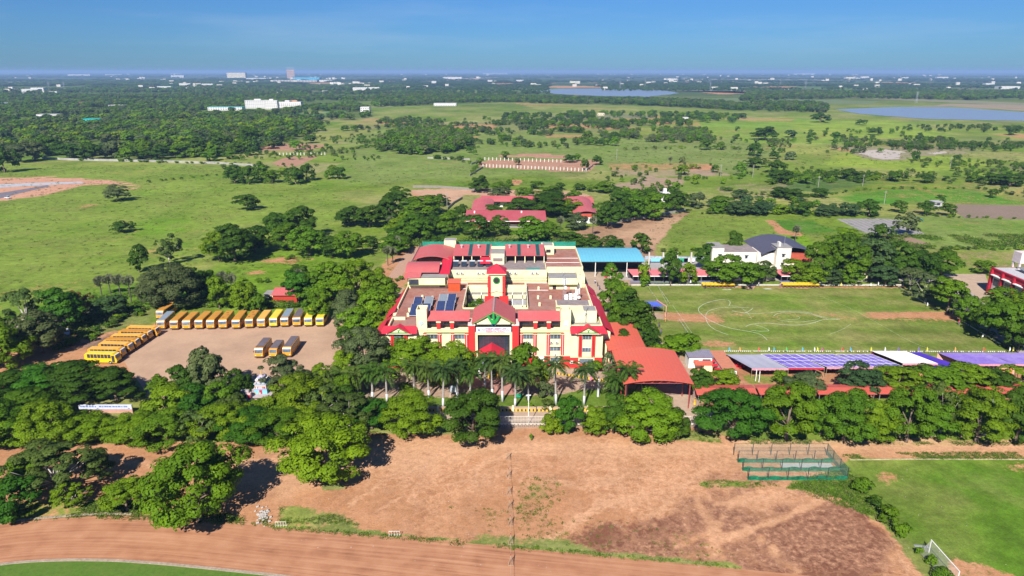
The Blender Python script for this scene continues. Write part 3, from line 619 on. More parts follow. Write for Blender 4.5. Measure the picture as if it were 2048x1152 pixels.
row('on the red dirt between the track and the school', 'trees on the open dirt', [
 (400,1040,205,878,BG), (652,962,190,832,BG), (256,1022,100,955,BG,'flat'), (118,985,185,888,OL,'airy'), (28,1040,100,955,PG), (150,1012,72,968,YG,'airy'),
 (60,975,95,905,BG), (200,960,70,915,OL,'airy')])
row('along the front wall left of the school gate', 'trees along the front wall west of the gate', [
 (-10,895,130,800,MG), (50,885,120,818,YG), (112,888,125,790,YG), (178,880,110,824,BG), (268,882,110,824,BG), (215,880,60,836,BG), (335,888,120,815,MG), (400,886,80,820,OL,'airy'),
 (455,880,115,800,YG), (505,884,120,818,PG), (560,885,120,818,MG), (385,840,90,790,BG), (610,876,95,812,YG), (700,866,120,788,OL,'airy'), (745,858,90,795,PG), (640,880,100,850,BG)])
row('in the first line of trees left of the clipped gate fence', 'trees before the gate fence', [
 (822,868,130,782,YG), (948,885,148,780,DG,'round')])
row('in front of the garden fence right of the school gate', 'trees before the garden fence', [
 (1136,868,68,792,PG,'tall'), (1105,868,55,822,YG), (1188,868,70,812,YG), (1226,866,75,785,DG), (1292,880,135,775,BG), (1352,876,62,815,DG)])
row('beside the dirt road below the striped tents', 'trees beside the dirt road east of the gate', [
 (1462,878,145,768,PG), (1572,880,135,760,BG), (1640,868,80,790,MG), (1686,882,125,775,MG), (1750,882,95,800,BG), (1812,884,120,765,MG), (1862,876,90,800,MG), (1952,884,130,778,BG), (2030,884,105,775,DG), (2075,880,100,770,MG), (1880,865,70,770,OL,'airy')])
row('between the red tin walkway roofs and the striped tents', 'trees behind the tin walkway', [
 (1398,790,60,735,DG), (1447,782,65,736,BG,'flat'), (1608,790,85,742,GG), (1560,770,35,740,BG), (1718,788,88,722,BL), (1795,786,95,728,YG), (1868,790,110,728,MG,'flat'), (1930,785,105,722,BG,'flat'), (1985,785,90,735,DG), (2030,780,90,735,YG,'airy')])
row('spreading in the dark grove below the bus yard', 'dark spreading trees below the bus yard', [
 (25,810,130,738,DG,'flat'), (95,800,150,722,PG,'flat'), (165,806,150,718,DG,'flat'), (235,806,120,730,DG,'flat'), (60,850,130,775,MG,'flat'), (-30,850,120,760,DG,'flat')])
row('between the bus yard and the little temple', 'trees near the temple', [
 (322,798,55,748,BG,'flat'), (368,800,80,728,DG), (420,802,95,703,GG,'tall'), (338,842,100,765,YG), (400,845,100,768,PG), (450,835,80,760,MG), (482,800,60,735,DG), (465,850,80,788,OL)])
row('behind and right of the little temple', 'trees right of the temple', [
 (575,800,105,712,GG,'airy'), (600,842,130,748,YG), (556,852,90,790,BG), (645,790,65,728,YG), (690,808,60,745,BG), (640,845,90,772,OL,'airy'), (520,862,80,800,BG), (700,838,80,770,DG)])
row('in front of the school wall among the royal palms', 'trees against the school front', [
 (730,748,105,652,GG), (775,740,60,690,MG), (832,758,115,662,BG,'flat'), (800,730,60,668,OL,'airy'), (908,768,100,675,YG), (1042,772,90,682,MG), (1080,765,40,715,YG), (1218,752,34,705,GG,'airy'), (690,770,60,700,YG), (870,770,70,700,BG)])
row('in the dense belt along the left side of the school', 'trees left of the school', [
 (600,612,75,535,PG,'flat'), (632,608,85,540,MG), (665,606,95,520,BG), (715,600,100,512,BG), (765,612,80,545,BG), (640,640,60,575,BG), (700,645,75,575,GG), (752,650,90,570,BG), (785,668,60,598,BG), (722,690,90,612,BG), (770,700,70,640,YG), (700,700,60,650,DG), (695,668,60,600,GG), (600,575,55,525,DG,'flat')])
row('in the belt between the school and the sports field', 'trees right of the school', [
 (1222,580,46,522,MG), (1224,625,60,555,MG), (1250,650,75,575,DG), (1228,678,60,600,MG), (1270,690,95,600,DG), (1300,705,50,650,DG), (1248,715,50,655,DG), (1362,710,92,665,BG), (1318,735,40,685,BG), (1240,600,40,560,BG)])
row('by the pink awnings behind the sports field', 'trees by the pink awnings', [
 (1289,570,28,522,BG,'tall'), (1341,572,46,502,DG,'tall'), (1375,570,38,522,BG), (1290,572,26,552,MG,'bush'), (1465,572,100,508,MG), (1500,565,70,525,MG), (1465,525,48,460,DG), (1530,562,48,520,OL), (1413,540,50,482,DG), (1435,560,60,520,MG)])
row('in the dark grove beyond the far corner of the sports field', 'trees of the grove behind the sports field', [
 (1590,565,60,515,BG), (1635,562,75,480,MG), (1625,570,60,530,BG), (1690,560,95,462,MG), (1740,560,95,470,BL), (1790,562,90,480,DG), (1840,565,85,495,DG), (1880,555,80,495,MG), (1660,570,55,535,BL), (1700,570,50,530,MG), (1770,572,60,528,BL), (1820,580,60,535,GG,'airy'), (1760,480,45,445,DG), (1812,472,48,422,GG), (1688,500,80,455,BG)])
row('along the right edge of the sports field', 'trees right of the sports field', [
 (1850,605,75,545,GG,'airy'), (1895,625,85,550,BG,'flat'), (1935,645,70,590,MG), (1975,668,80,608,MG), (2015,690,110,595,MG), (2055,650,100,580,BG), (1968,548,50,520,MG), (2035,705,60,640,DG), (2010,640,110,572,MG)])
row('in the dark thicket left of the bus yard', 'trees left of the bus yard', [
 (-10,740,90,625,BG), (22,735,100,640,BG), (85,705,110,620,GG), (60,660,90,575,OL,'airy'), (125,660,110,573,PG), (165,640,60,580,RU,'airy'), (228,632,72,588,BL), (15,700,80,630,MG)])
row('behind the row of parked buses', 'trees behind the parked buses', [
 (345,618,120,520,GG), (305,612,60,545,GG), (280,545,45,494,DG,'tall'), (340,530,54,470,OL,'airy'), (440,618,55,552,BG,'tall'), (490,622,70,558,BG), (395,600,70,530,DG), (520,625,40,585,MG), (420,590,50,540,DG)])
row('dotted about the meadow on the left', 'lone trees on the meadow', [
 (236,402,54,368,GG), (497,420,52,386,DG), (245,465,44,440,DG)])
row('in the clump beside the enclosed red fields', 'clumps on the meadow', [
 (470,366,50,328,DG), (498,368,42,330,DG), (522,360,44,324,MG), (545,366,40,338,MG), (592,368,48,333,DG), (615,362,34,326,DG), (660,358,26,338,MG), (680,358,32,333,DG), (570,350,26,335,BG), (665,345,20,330,MG)])
row('in the wood behind the meadow left of the school', 'trees in the wood behind the school', [
 (440,522,70,455,BG), (470,524,100,445,DG), (510,505,85,450,DG), (555,480,70,420,DG), (600,478,85,408,DG), (575,500,70,445,MG), (620,512,80,448,MG), (665,515,60,470,DG), (700,515,75,458,MG), (700,452,65,410,DG), (740,455,60,408,DG), (780,448,60,385,DG), (800,415,60,372,DG), (790,505,80,468,MG), (845,430,90,388,MG), (832,480,75,428,MG), (800,470,60,430,BG), (740,495,45,470,DG)])
row('around the low red roofed rear school', 'trees round the rear school', [
 (862,470,60,428,DG), (900,470,60,420,MG), (955,478,70,425,DG), (985,440,60,408,DG), (1000,470,50,430,DG), (1060,486,80,430,MG), (1100,475,50,440,MG), (925,440,40,408,DG), (1100,430,110,400,DG), (1040,425,70,405,DG), (1140,432,75,398,BG), (1150,460,50,425,GG,'tall'), (1215,455,65,400,DG), (1245,445,50,395,DG), (1000,380,40,370,MG), (1000,400,50,372,GG), (1050,396,50,374,MG), (1100,398,60,372,MG), (1150,398,40,380,MG), (1210,385,50,362,MG), (960,385,46,350,DG), (1140,500,70,462,DG), (1180,500,60,468,DG), (1225,500,50,470,DG), (1282,506,44,463,DG), (1020,372,16,358,MG), (880,412,44,388,DG), (1075,378,30,362,DG), (1120,380,24,365,DG), (1160,380,30,368,DG), (1185,384,24,370,MG)])
row('in the thorny belt beyond the ploughed sweep', 'trees of the belt behind the fields', [
 (1270,440,60,385,MG), (1310,440,60,380,MG), (1350,425,60,378,DG), (1390,415,45,385,GG), (1300,410,50,378,DG), (1240,410,50,375,DG), (1440,425,50,390,MG), (1480,430,60,400,BL), (1520,430,50,402,BL), (1560,428,40,408,YG), (1605,430,44,400,DG), (1650,432,50,410,BL), (1695,432,50,405,BL), (1738,432,50,396,DG), (1797,425,34,402,DG), (1852,430,40,400,DG), (1893,432,34,408,DG), (1590,400,50,380,DG), (1560,395,50,372,DG), (1640,395,44,380,DG), (1480,396,40,385,BL), (1880,405,20,390,DG), (1985,395,26,378,DG), (2020,372,60,345,DG), (1980,370,40,345,DG), (1945,362,30,350,MG), (1850,365,40,345,DG), (1700,358,50,345,DG), (1660,360,40,346,DG), (1560,365,60,350,DG), (1610,368,30,352,MG), (1720,365,30,350,DG), (1790,362,46,352,DG)])
row('on the open fields beyond the rear school', 'trees on the open fields', [
 (1363,350,30,328,BG), (1365,332,16,312,GG), (1428,345,18,328,DG), (1480,352,28,326,MG), (1480,358,14,345,MG), (1508,312,34,284,DG), (1510,335,44,312,DG), (1550,345,48,318,DG), (1580,320,26,302,GG), (1550,318,24,302,DG), (1390,368,22,350,BG), (1445,368,12,355,BG), (1170,340,20,316,DG), (1195,330,24,310,DG), (1138,325,30,308,DG), (1155,322,14,306,MG), (940,305,20,292,DG), (1010,318,22,302,MG), (1035,330,14,315,GG), (960,330,18,314,MG), (950,310,10,298,MG), (590,300,24,278,MG), (620,286,30,268,DG), (545,285,30,268,DG), (500,290,56,250,DG), (640,262,20,250,MG), (690,262,20,250,DG), (1175,286,26,262,DG), (1228,292,20,272,MG), (1830,322,20,300,DG), (1750,270,32,255,DG), (1640,245,40,224,DG), (1720,250,26,238,DG), (1410,300,28,276,DG), (1440,300,20,282,MG), (1530,280,60,262,DG), (1580,275,30,260,BL), (1620,280,20,262,DG), (1670,282,24,264,DG), (2025,270,30,255,DG), (2060,350,40,330,DG)])
row('by the wall behind the left meadow', 'trees by the meadow wall', [
 (140,318,60,285,DG), (180,320,50,282,DG), (30,325,60,285,GG), (70,322,50,280,GG), (260,322,50,290,MG), (320,318,50,288,DG), (100,312,50,270,DG), (420,322,40,300,MG), (460,318,36,300,MG), (505,310,30,295,DG), (360,315,50,285,MG), (10,345,50,290,DG), (230,315,50,280,GG), (290,310,50,275,MG), (395,310,50,272,DG), (440,300,50,265,DG)])
row('at the rim of the cricket nets and the lower lawn', 'saplings by the lower lawn', [
 (1726,985,38,955,MG,'bush'), (1748,1015,28,992,DG,'bush'), (1775,1045,44,1010,MG,'bush'), (1800,1070,34,1042,MG,'bush'), (1838,1110,16,1095,MG,'bush'), (1862,1130,26,1112,MG,'bush'), (1885,1160,34,1135,MG,'bush')])
row('in the school garden', 'shrubs in the school garden', [
 (1095,818,30,798,OL,'bush'), (1060,818,16,803,BG,'bush'), (1090,795,32,755,GG,'bush'), (1140,805,16,790,BG,'bush'), (1085,762,26,738,YG,'bush'), (1190,745,36,720,BG,'bush'), (988,752,24,732,MG,'bush'), (1062,880,9,868,MG,'bush'),])

tree_at(-9.8, 192.5, 9.5, 12.2, 'round', MG, 'growing up through the school courtyard', 'trees in the school courtyard', 955)
tree_at(2.3, 190.5, 4.6, 10.6, 'bush', YG, 'growing up through the school courtyard', 'trees in the school courtyard', 1042)
# ------------------------------------------------------------------ flat sheets on the ground
def sheet(name, pts, mat, z, px=True, parent=None):
    P = GP(pts) if px else pts
    return tag(MB().poly([(p[0], p[1], z) for p in P]).build(name, mat), kind='structure')
PAVE = M('paving', (0.43, 0.315, 0.225), rough=0.9, var=0.12, sc=0.9, dirt=(0.26, 0.19, 0.15), dirt_amt=0.6, dirt_sc=0.16)
YARD = M('packed_yard_soil', (0.455, 0.295, 0.19), rough=0.95, var=0.09, sc=1.6, dirt=(0.30, 0.185, 0.125), dirt_amt=0.75, dirt_sc=0.07, bump=0.3)
ROADM = M('dusty_road', (0.30, 0.26, 0.23), rough=0.9, var=0.12, sc=1.0, dirt=(0.40, 0.25, 0.17), dirt_amt=0.6, dirt_sc=0.2)
WATER = bpy.data.materials.new('lake_water'); WATER.use_nodes = True
_b = WATER.node_tree.nodes['Principled BSDF']; _b.inputs['Base Color'].default_value = (0.21, 0.25, 0.30, 1); _b.inputs['Roughness'].default_value = 0.3; _b.inputs['Specular IOR Level'].default_value = 0.5
_n = WATER.node_tree.nodes.new('ShaderNodeTexNoise'); _n.inputs['Scale'].default_value = 0.35; _n.inputs['Detail'].default_value = 5
_p = WATER.node_tree.nodes.new('ShaderNodeBump'); _p.inputs['Strength'].default_value = 0.5; _p.inputs['Distance'].default_value = 0.4
_g = WATER.node_tree.nodes.new('ShaderNodeNewGeometry'); WATER.node_tree.links.new(_g.outputs['Position'], _n.inputs['Vector'])
WATER.node_tree.links.new(_n.outputs['Fac'], _p.inputs['Height']); WATER.node_tree.links.new(_p.outputs[0], _b.inputs['Normal'])
MUD = M('muddy_water', (0.46, 0.39, 0.32), rough=0.6, var=0.12, sc=0.05, spec=0.5)
def wob(pts, n=7, amp=0.03, seed=1, z=0.0):
    r = random.Random(seed); P = GP(pts); out = []
    for i in range(len(P)):
        a = P[i]; b = P[(i+1) % len(P)]; L_ = math.hypot(b[0]-a[0], b[1]-a[1])
        for k in range(n):
            t = k/n; o = r.gauss(0, amp*L_) if k else 0
            out.append((a[0]+(b[0]-a[0])*t-(b[1]-a[1])/L_*o, a[1]+(b[1]-a[1])*t+(b[0]-a[0])/L_*o, z))
    return out
def blob(name, pts, mat, z, n=7, amp=0.03, seed=1): return tag(MB().poly(wob(pts, n, amp, seed, z)).build(name, mat), kind='structure')
blob('lake', [(1060,181),(1120,178),(1250,177),(1330,181),(1360,186),(1300,194),(1200,192),(1110,188)], WATER, 0.3, 7, 0.02, 3)
blob('lake_shore', [(1330,182),(1420,180),(1700,196),(2060,212),(2060,206),(1800,196),(1500,182)], M('lake_shore', (0.20, 0.19, 0.10), sc=0.02), 0.1, 5, 0.02, 4)
blob('lake', [(1670,219),(1740,216),(1800,214),(1900,215),(2060,225),(2200,232),(2200,246),(2040,242),(1850,238),(1720,228)], WATER, 0.3, 7, 0.015, 5)
blob('lake_shore', [(1820,214),(1900,208),(2000,209),(2200,216),(2200,231),(2060,223),(1900,213)], M('sandy_shore', (0.27, 0.21, 0.13), sc=0.02), 0.15, 5, 0.03, 6)
blob('pond_bank', [(1660,292),(1760,294),(1900,300),(1940,306),(1850,312),(1770,322),(1720,316),(1700,300)], M('damp_bank', (0.27, 0.225, 0.12), sc=0.05, dirt=(0.16, 0.19, 0.06), dirt_amt=0.8, dirt_sc=0.05), 0.04, 6, 0.04, 8)
blob('pond', [(1718,307),(1735,301),(1775,299),(1812,304),(1800,310),(1798,318),(1765,319),(1745,315)], MUD, 0.08, 6, 0.05, 7)
blob('pond', [(1852,306),(1890,303),(1895,306),(1870,309)], MUD, 0.08, 5, 0.05, 9)
FALLOW = M('ploughed_soil', (0.235, 0.165, 0.125), rough=0.95, var=0.1, sc=0.6, wave=(0, 2.4, 0.25), dirt=(0.15, 0.14, 0.06), dirt_amt=0.5, dirt_sc=0.06)
blob('ploughed_field', [(1912,409),(2010,410),(2080,412),(2080,440),(1930,436),(1908,424)], FALLOW, 0.03, 4, 0.006, 2)
blob('gravel_plot', [(1672,438),(1760,437),(1800,440),(1850,468),(1780,468),(1730,466)], M('grey_bed_plot', (0.30, 0.275, 0.27), sc=1.5, var=0.25, wave=(0, 3.0, 0.3), dirt=(0.12, 0.15, 0.05), dirt_amt=0.4), 0.03, 4, 0.006, 3)
blob('soil_plot', [(1735,468),(1800,468),(1870,490),(1770,480)], M('brown_plot', (0.27, 0.18, 0.12), sc=0.8), 0.035, 4, 0.02, 3)
for i, (c, pts) in enumerate([((0.25,0.155,0.12),[(840,192),(930,190),(1010,193),(1060,197),(990,199),(860,198)]), ((0.34,0.22,0.15),[(855,162),(900,158),(960,156),(965,158),(905,162),(860,165)]),
        ((0.19,0.19,0.09),[(1080,232),(1230,229),(1320,231),(1300,236),(1150,238)]), ((0.17,0.20,0.06),[(690,210),(770,208),(790,214),(700,217)]), ((0.26,0.17,0.12),[(1640,181),(1740,180),(1745,184),(1650,185)]),
        ((0.10,0.19,0.05),[(520,228),(600,224),(700,222),(640,232),(540,236)]), ((0.20,0.21,0.06),[(600,224),(640,222),(655,226),(610,228)]),
        ((0.14,0.16,0.07),[(0,160),(120,158),(150,164),(20,167)]), ((0.18,0.18,0.11),[(1360,157),(1500,155),(1760,157),(1700,160),(1400,161)]), ((0.13,0.17,0.06),[(1230,200),(1500,196),(1760,203),(1740,208),(1400,206)])]):
    blob('farm_field', pts, M('farm_field_%d' % i, c, sc=0.02, var=0.15), 0.05+0.01*i, 4, 0.02, i)
blob('road', [(-80,372),(60,366),(160,363),(170,366),(60,372),(-80,380)], M('grey_roadbed', (0.40, 0.40, 0.42), var=0.1), 0.05, 4, 0.01, 5)
blob('road', [(-80,400),(0,386),(50,378),(95,370),(100,373),(50,384),(0,397),(-80,414)], M('dark_roadbed', (0.17, 0.15, 0.17), var=0.1), 0.055, 4, 0.01, 6)
# bus yard, roads, garden paths
yard = blob('bus_yard', [(318,652),(420,640),(560,640),(664,632),(690,640),(688,690),(668,740),(560,800),(300,800),(248,722),(225,712)], YARD, 0.012, 6, 0.012, 5)
sheet('compound_road', [(620,826),(1000,822),(1440,822),(1440,848),(1000,851),(600,856)], PAVE, 0.02)
sheet('driveway', [(690,775),(880,762),(1000,755),(1100,752),(1212,748),(1285,772),(1296,820),(1390,820),(1370,770),(1300,640),(1222,640),(1225,735),(1000,742),(760,745),(660,768)], PAVE, 0.02)
sheet('forecourt', [(935,758),(1022,758),(1030,790),(940,790)], M('red_paving', (0.40, 0.20, 0.16), sc=1.5), 0.026)
sheet('path', [(1150,545),(1225,543),(1215,600),(1208,680),(1190,640),(1185,600),(1160,560)], PAVE, 0.02)
sheet('path', [(812,505),(842,490),(846,500),(800,556),(775,556)], M('red_lane', (0.42, 0.25, 0.17), sc=1), 0.02)
sheet('path', [(-20,660),(75,640),(112,650),(190,628),(200,612),(188,612),(150,628),(110,638),(70,650),(-20,690)], ROADM, 0.02)
sheet('path', [(705,622),(724,600),(735,606),(722,640),(712,645)], ROADM, 0.02)
sheet('terrace_strip', [(1240,560),(1650,562),(1880,566),(1905,590),(1950,650),(2060,720),(2110,720),(1960,600),(1920,566),(1880,558),(1650,556),(1600,546),(1240,546)], M('grey_spectator_strip', (0.38, 0.34, 0.31), sc=1.4, var=0.15, dirt=(0.28, 0.2, 0.15), dirt_amt=0.5), 0.03)
sheet('plaza', [(1845,548),(1970,548),(1985,590),(1950,600),(1900,590)], PAVE, 0.022)
sheet('plaza', [(1285,515),(1425,517),(1440,548),(1275,548)], M('grey_plaza', (0.33, 0.30, 0.28), sc=1.4), 0.02)
tag(MB().box(52, 53, 242.8, 243.6, 0.0, 0.4).box(44.5, 146, 242.6, 243.0, 0.0, 0.45).build('kerb', M('pale_concrete', (0.48, 0.45, 0.40), sc=2)), kind='structure')
tag(MB().poly([(G(1494,583)[0], 238, 0.034), (G(1512,583)[0], 238, 0.034), (G(1510,560)[0], 247, 0.034), (G(1496,560)[0], 247, 0.034)]).build('ramp', M('red_ramp', (0.45, 0.27, 0.2))), kind='structure')

# running track: a worn red strip that bends at its left end
outer = [(-260,1095),(-120,1066),(-30,1050),(60,1040),(150,1034),(240,1032),(330,1035),(430,1043),(540,1055),(720,1068),(900,1083),(1120,1104),(1480,1138),(1900,1180)]
inner = [(-260,1195),(-140,1160),(-40,1134),(40,1124),(130,1120),(230,1121),(330,1128),(430,1138),(560,1152),(740,1175),(900,1195),(1120,1225),(1480,1275),(1900,1335)]
def resample(P, n):
    P = np.array(P); s = np.concatenate([[0], np.cumsum(np.hypot(*np.diff(P, axis=0).T))]); u = np.linspace(0, s[-1], n)
    q = np.stack([np.interp(u, s, P[:, 0]), np.interp(u, s, P[:, 1])], 1)
    for _ in range(6): q[1:-1] = 0.25*q[:-2]+0.5*q[1:-1]+0.25*q[2:]
    return q
NT, NA = 150, 40
o_ = resample(GP(outer), NT); i_ = resample(GP(inner), NT)
tv = []; tf = []; uv = []
for i in range(NT):
    for j in range(NA+1):
        t = j/NA; p = o_[i]*(1-t)+i_[i]*t; tv.append((p[0], p[1], 0.02)); uv.append((t, i/NT))
for i in range(NT-1):
    for j in range(NA):
        a = i*(NA+1)+j; tf.append((a, a+1, a+NA+2, a+NA+1))
tm = bpy.data.meshes.new('running_track'); tm.from_pydata(tv, [], tf)
at = tm.attributes.new('across', 'FLOAT_VECTOR', 'POINT'); at.data.foreach_set('vector', np.array([(u[0]*14, u[1]*26, 0) for u in uv], np.float32).ravel())
tmat = bpy.data.materials.new('track_soil'); tmat.use_nodes = True; N = tmat.node_tree.nodes; L = tmat.node_tree.links
pb = N['Principled BSDF']; pb.inputs['Roughness'].default_value = 0.95; pb.inputs['Specular IOR Level'].default_value = 0.05
aa = N.new('ShaderNodeAttribute'); aa.attribute_name = 'across'
n1 = N.new('ShaderNodeTexNoise'); n1.inputs['Scale'].default_value = 1.0; n1.inputs['Detail'].default_value = 7; n1.inputs['Roughness'].default_value = 0.7
mpn = N.new('ShaderNodeMapping'); mpn.inputs['Scale'].default_value = (1.6, 0.22, 1); L.new(aa.outputs['Vector'], mpn.inputs['Vector']); L.new(mpn.outputs[0], n1.inputs['Vector'])
n2 = N.new('ShaderNodeTexNoise'); n2.inputs['Scale'].default_value = 0.32; n2.inputs['Detail'].default_value = 6; gg = N.new('ShaderNodeNewGeometry'); L.new(gg.outputs['Position'], n2.inputs['Vector'])
r1 = N.new('ShaderNodeValToRGB'); r1.color_ramp.elements[0].position = 0.30; r1.color_ramp.elements[0].color = (0.21, 0.088, 0.048, 1); r1.color_ramp.elements[1].position = 0.68; r1.color_ramp.elements[1].color = (0.50, 0.265, 0.15, 1)
e = r1.color_ramp.elements.new(0.48); e.color = (0.385, 0.180, 0.096, 1)
ad = N.new('ShaderNodeMath'); ad.operation = 'MULTIPLY_ADD'; ad.inputs[1].default_value = 0.65; mu = N.new('ShaderNodeMath'); mu.operation = 'MULTIPLY'; mu.inputs[1].default_value = 0.36
L.new(n2.outputs['Fac'], mu.inputs[0]); L.new(n1.outputs['Fac'], ad.inputs[0]); L.new(mu.outputs[0], ad.inputs[2]); L.new(ad.outputs[0], r1.inputs['Fac']); L.new(r1.outputs[0], pb.inputs['Base Color'])
tm.materials.append(tmat); tro = bpy.data.objects.new('running_track', tm); COL.objects.link(tro); tag(tro, kind='structure')
# infield lawn and its stone kerb
inf = [(p[0], p[1], 0.024) for p in i_]+[(60, 40, 0.024), (-140, 40, 0.024)]
LAWN = M('infield_grass', (0.075, 0.150, 0.014), rough=0.95, var=0.22, sc=1.6, dirt=(0.13, 0.17, 0.03), dirt_amt=0.6, dirt_sc=0.3, bump=0.6)
tag(MB().poly(inf).build('infield_lawn', LAWN), kind='structure')
def ribbon(P, w, z0, z1, nseg=90, a=0, b=1):
    q = resample(P, nseg) if not isinstance(P, np.ndarray) else P
    mb = MB(); d = np.gradient(q, axis=0); n_ = np.stack([-d[:, 1], d[:, 0]], 1); n_ /= np.linalg.norm(n_, axis=1, keepdims=True)
    for i in range(int(a*len(q)), int(b*len(q))-1):
        p0, p1 = q[i], q[i+1]; m0, m1 = n_[i]*w/2, n_[i+1]*w/2
        mb.add([(p0[0]-m0[0],p0[1]-m0[1],z0),(p1[0]-m1[0],p1[1]-m1[1],z0),(p1[0]+m1[0],p1[1]+m1[1],z0),(p0[0]+m0[0],p0[1]+m0[1],z0),
                (p0[0]-m0[0],p0[1]-m0[1],z1),(p1[0]-m1[0],p1[1]-m1[1],z1),(p1[0]+m1[0],p1[1]+m1[1],z1),(p0[0]+m0[0],p0[1]+m0[1],z1)],
               [(4,5,6,7),(0,1,5,4),(1,2,6,5),(2,3,7,6),(3,0,4,7),(3,2,1,0)])
    return mb
KERB = M('stone_kerb', (0.36, 0.29, 0.22), var=0.3, sc=3, dirt=(0.2, 0.15, 0.1), dirt_amt=0.6, dirt_sc=0.8)
tag(ribbon(i_, 0.55, 0.0, 0.12).build('track_kerb', KERB), kind='structure')
kq = resample(GP([(-60,1062),(40,1044),(150,1035),(200,1032),(265,1033)]), 60)
# outer kerb of loose stone blocks
kb = tag(MB().box(0,0.01,0,0.01,0,0.01).build('track_kerb', KERB), kind='structure')
for i in range(58):
    p, q = kq[i], kq[i+1]; an = math.atan2(q[1]-p[1], q[0]-p[0]); ln = math.hypot(*(q-p))
    if i == 0: blk = MB().box(0, ln*0.9, 0.0, 0.42, 0.0, 0.16).mesh('stone', KERB)
    inst('stone', blk, kb, (p[0], p[1]+0.35, 0.02), (0, 0, an+rnd.uniform(-0.03, 0.03)), (1, rnd.uniform(0.9, 1.1), rnd.uniform(0.8, 1.2)))
blob('weedy_verge', [(-60,1052),(100,1034),(300,1030),(345,1035),(200,1031),(60,1040),(-60,1064)], LAWN, 0.014, 4, 0.01, 3)

# chalk figures and lines on the sports field
CHALK = M('chalk', (0.50, 0.52, 0.42), rough=0.95, var=0.3, sc=2.5, dirt=(0.20, 0.24, 0.08), dirt_amt=0.95, dirt_sc=0.6)
def chalk(pts, w=0.32, n=60):
    w *= 0.36
    tag(ribbon(GP(pts), w, 0.0, 0.018, n).build('chalk_line', CHALK), kind='structure')
def zz(L_): return [(1180+x/3.84, 460+y/3.84) for x, y in L_]
chalk(zz([(1070,580),(1080,550),(1060,535),(1000,533),(930,548),(870,570),(835,595),(830,620),(860,650),(890,675),(920,695),(1000,730),(1100,760),(1200,775),(1280,790),(1330,810),(1360,845)]), 0.5, 90)
chalk(zz([(1250,598),(1240,610),(1210,630),(1185,638)]), 0.55, 20)
chalk(zz([(1220,598),(1100,592),(980,598),(910,620),(890,645),(888,680),(905,720),(940,755),(1000,785),(1060,803)]), 0.42, 60)
chalk(zz([(1090,620),(1160,635),(1290,642),(1380,635),(1450,625),(1560,622),(1680,632),(1760,660),(1830,678),(1920,680)]), 0.42, 60)
chalk(zz([(1410,660),(1440,640),(1500,630),(1600,632),(1700,645),(1760,668),(1820,682)]), 0.5, 40)
chalk(zz([(1195,742),(1220,728),(1280,716),(1360,714),(1460,724),(1560,732),(1640,728),(1720,712),(1780,690),(1830,684),(1920,688)]), 0.5, 60)
chalk(zz([(1265,728),(1330,745),(1385,775),(1300,778),(1240,770)]), 0.45, 30)
chalk(zz([(1430,685),(1500,700),(1580,708),(1650,704),(1740,690)]), 0.4, 30)
chalk(zz([(1500,685),(1560,690),(1610,682),(1615,668),(1590,660)]), 0.35, 20)
chalk(zz([(1060,580),(1100,578),(1150,590),(1180,610),(1215,640),(1240,680)]), 0.25, 20)
chalk([(1640,592),(1700,615),(1780,660),(1830,690),(1880,705)], 0.12, 20)
chalk([(1660,668),(1678,662),(1692,655),(1702,648)], 0.2, 12)
for a, b in (((1345,610),(1388,672)), ((1372,668),(1400,706)), ((1310,560),(1336,612))): chalk([a, ((a[0]+b[0])/2, (a[1]+b[1])/2), b], 0.2, 8)
sheet('chalk_patch', [(1443,579),(1460,578.5),(1464,580),(1452,580.6)], CHALK, 0.03); sheet('chalk_patch', [(1525,577),(1540,576.5),(1546,578.5),(1532,579)], CHALK, 0.03)
sheet('chalk_patch', [(1450,572),(1478,573),(1470,575),(1452,574)], CHALK, 0.03)
tag(ribbon(GP([(1700,919.5),(1850,918),(2100,919)]), 0.45, 0, 0.02, 30).build('boundary_line', M('lime_line', (0.46, 0.38, 0.24), var=0.4, dirt=(0.3, 0.25, 0.12), dirt_amt=0.6)), kind='structure')
# ------------------------------------------------------------------ the school
CREAM = M('cream_paint', (0.78, 0.715, 0.44), rough=0.85, var=0.05, sc=0.8, dirt=(0.50, 0.43, 0.22), dirt_amt=0.5, dirt_sc=0.35)
RED = M('red_paint', (0.60, 0.030, 0.030), rough=0.7, var=0.08, sc=1.5, dirt=(0.35, 0.03, 0.03), dirt_amt=0.35)
CRIM = M('crimson_sheet', (0.58, 0.022, 0.045), rough=0.5, var=0.06, spec=0.4, wave=(0, 0.5, 0.10), dirt=(0.36, 0.05, 0.05), dirt_amt=0.35)
CRIMY = M('crimson_sheet_side', (0.58, 0.022, 0.045), rough=0.5, var=0.06, spec=0.4, wave=(1, 0.5, 0.10))
TIN = M('faded_red_sheet', (0.50, 0.10, 0.10), rough=0.5, var=0.06, spec=0.5, wave=(0, 0.45, 0.12), dirt=(0.46, 0.17, 0.15), dirt_amt=0.5, dirt_sc=0.15)
TINY = M('faded_red_sheet_side', (0.50, 0.105, 0.095), rough=0.55, var=0.06, spec=0.4, wave=(1, 0.45, 0.12), dirt=(0.46, 0.17, 0.15), dirt_amt=0.4, dirt_sc=0.15)
ORSH = M('rust_red_sheet', (0.60, 0.112, 0.068), rough=0.55, var=0.07, spec=0.35, wave=(0, 0.9, 0.07), dirt=(0.50, 0.15, 0.09), dirt_amt=0.4, dirt_sc=0.12)
GREEN = M('green_trim', (0.015, 0.30, 0.06), rough=0.6, var=0.06)
OLIVE = M('olive_trim', (0.20, 0.26, 0.08), rough=0.7, var=0.1)
WHITE = M('white_paint', (0.80, 0.80, 0.77), rough=0.7, var=0.04, dirt=(0.5, 0.48, 0.42), dirt_amt=0.4, dirt_sc=0.6)
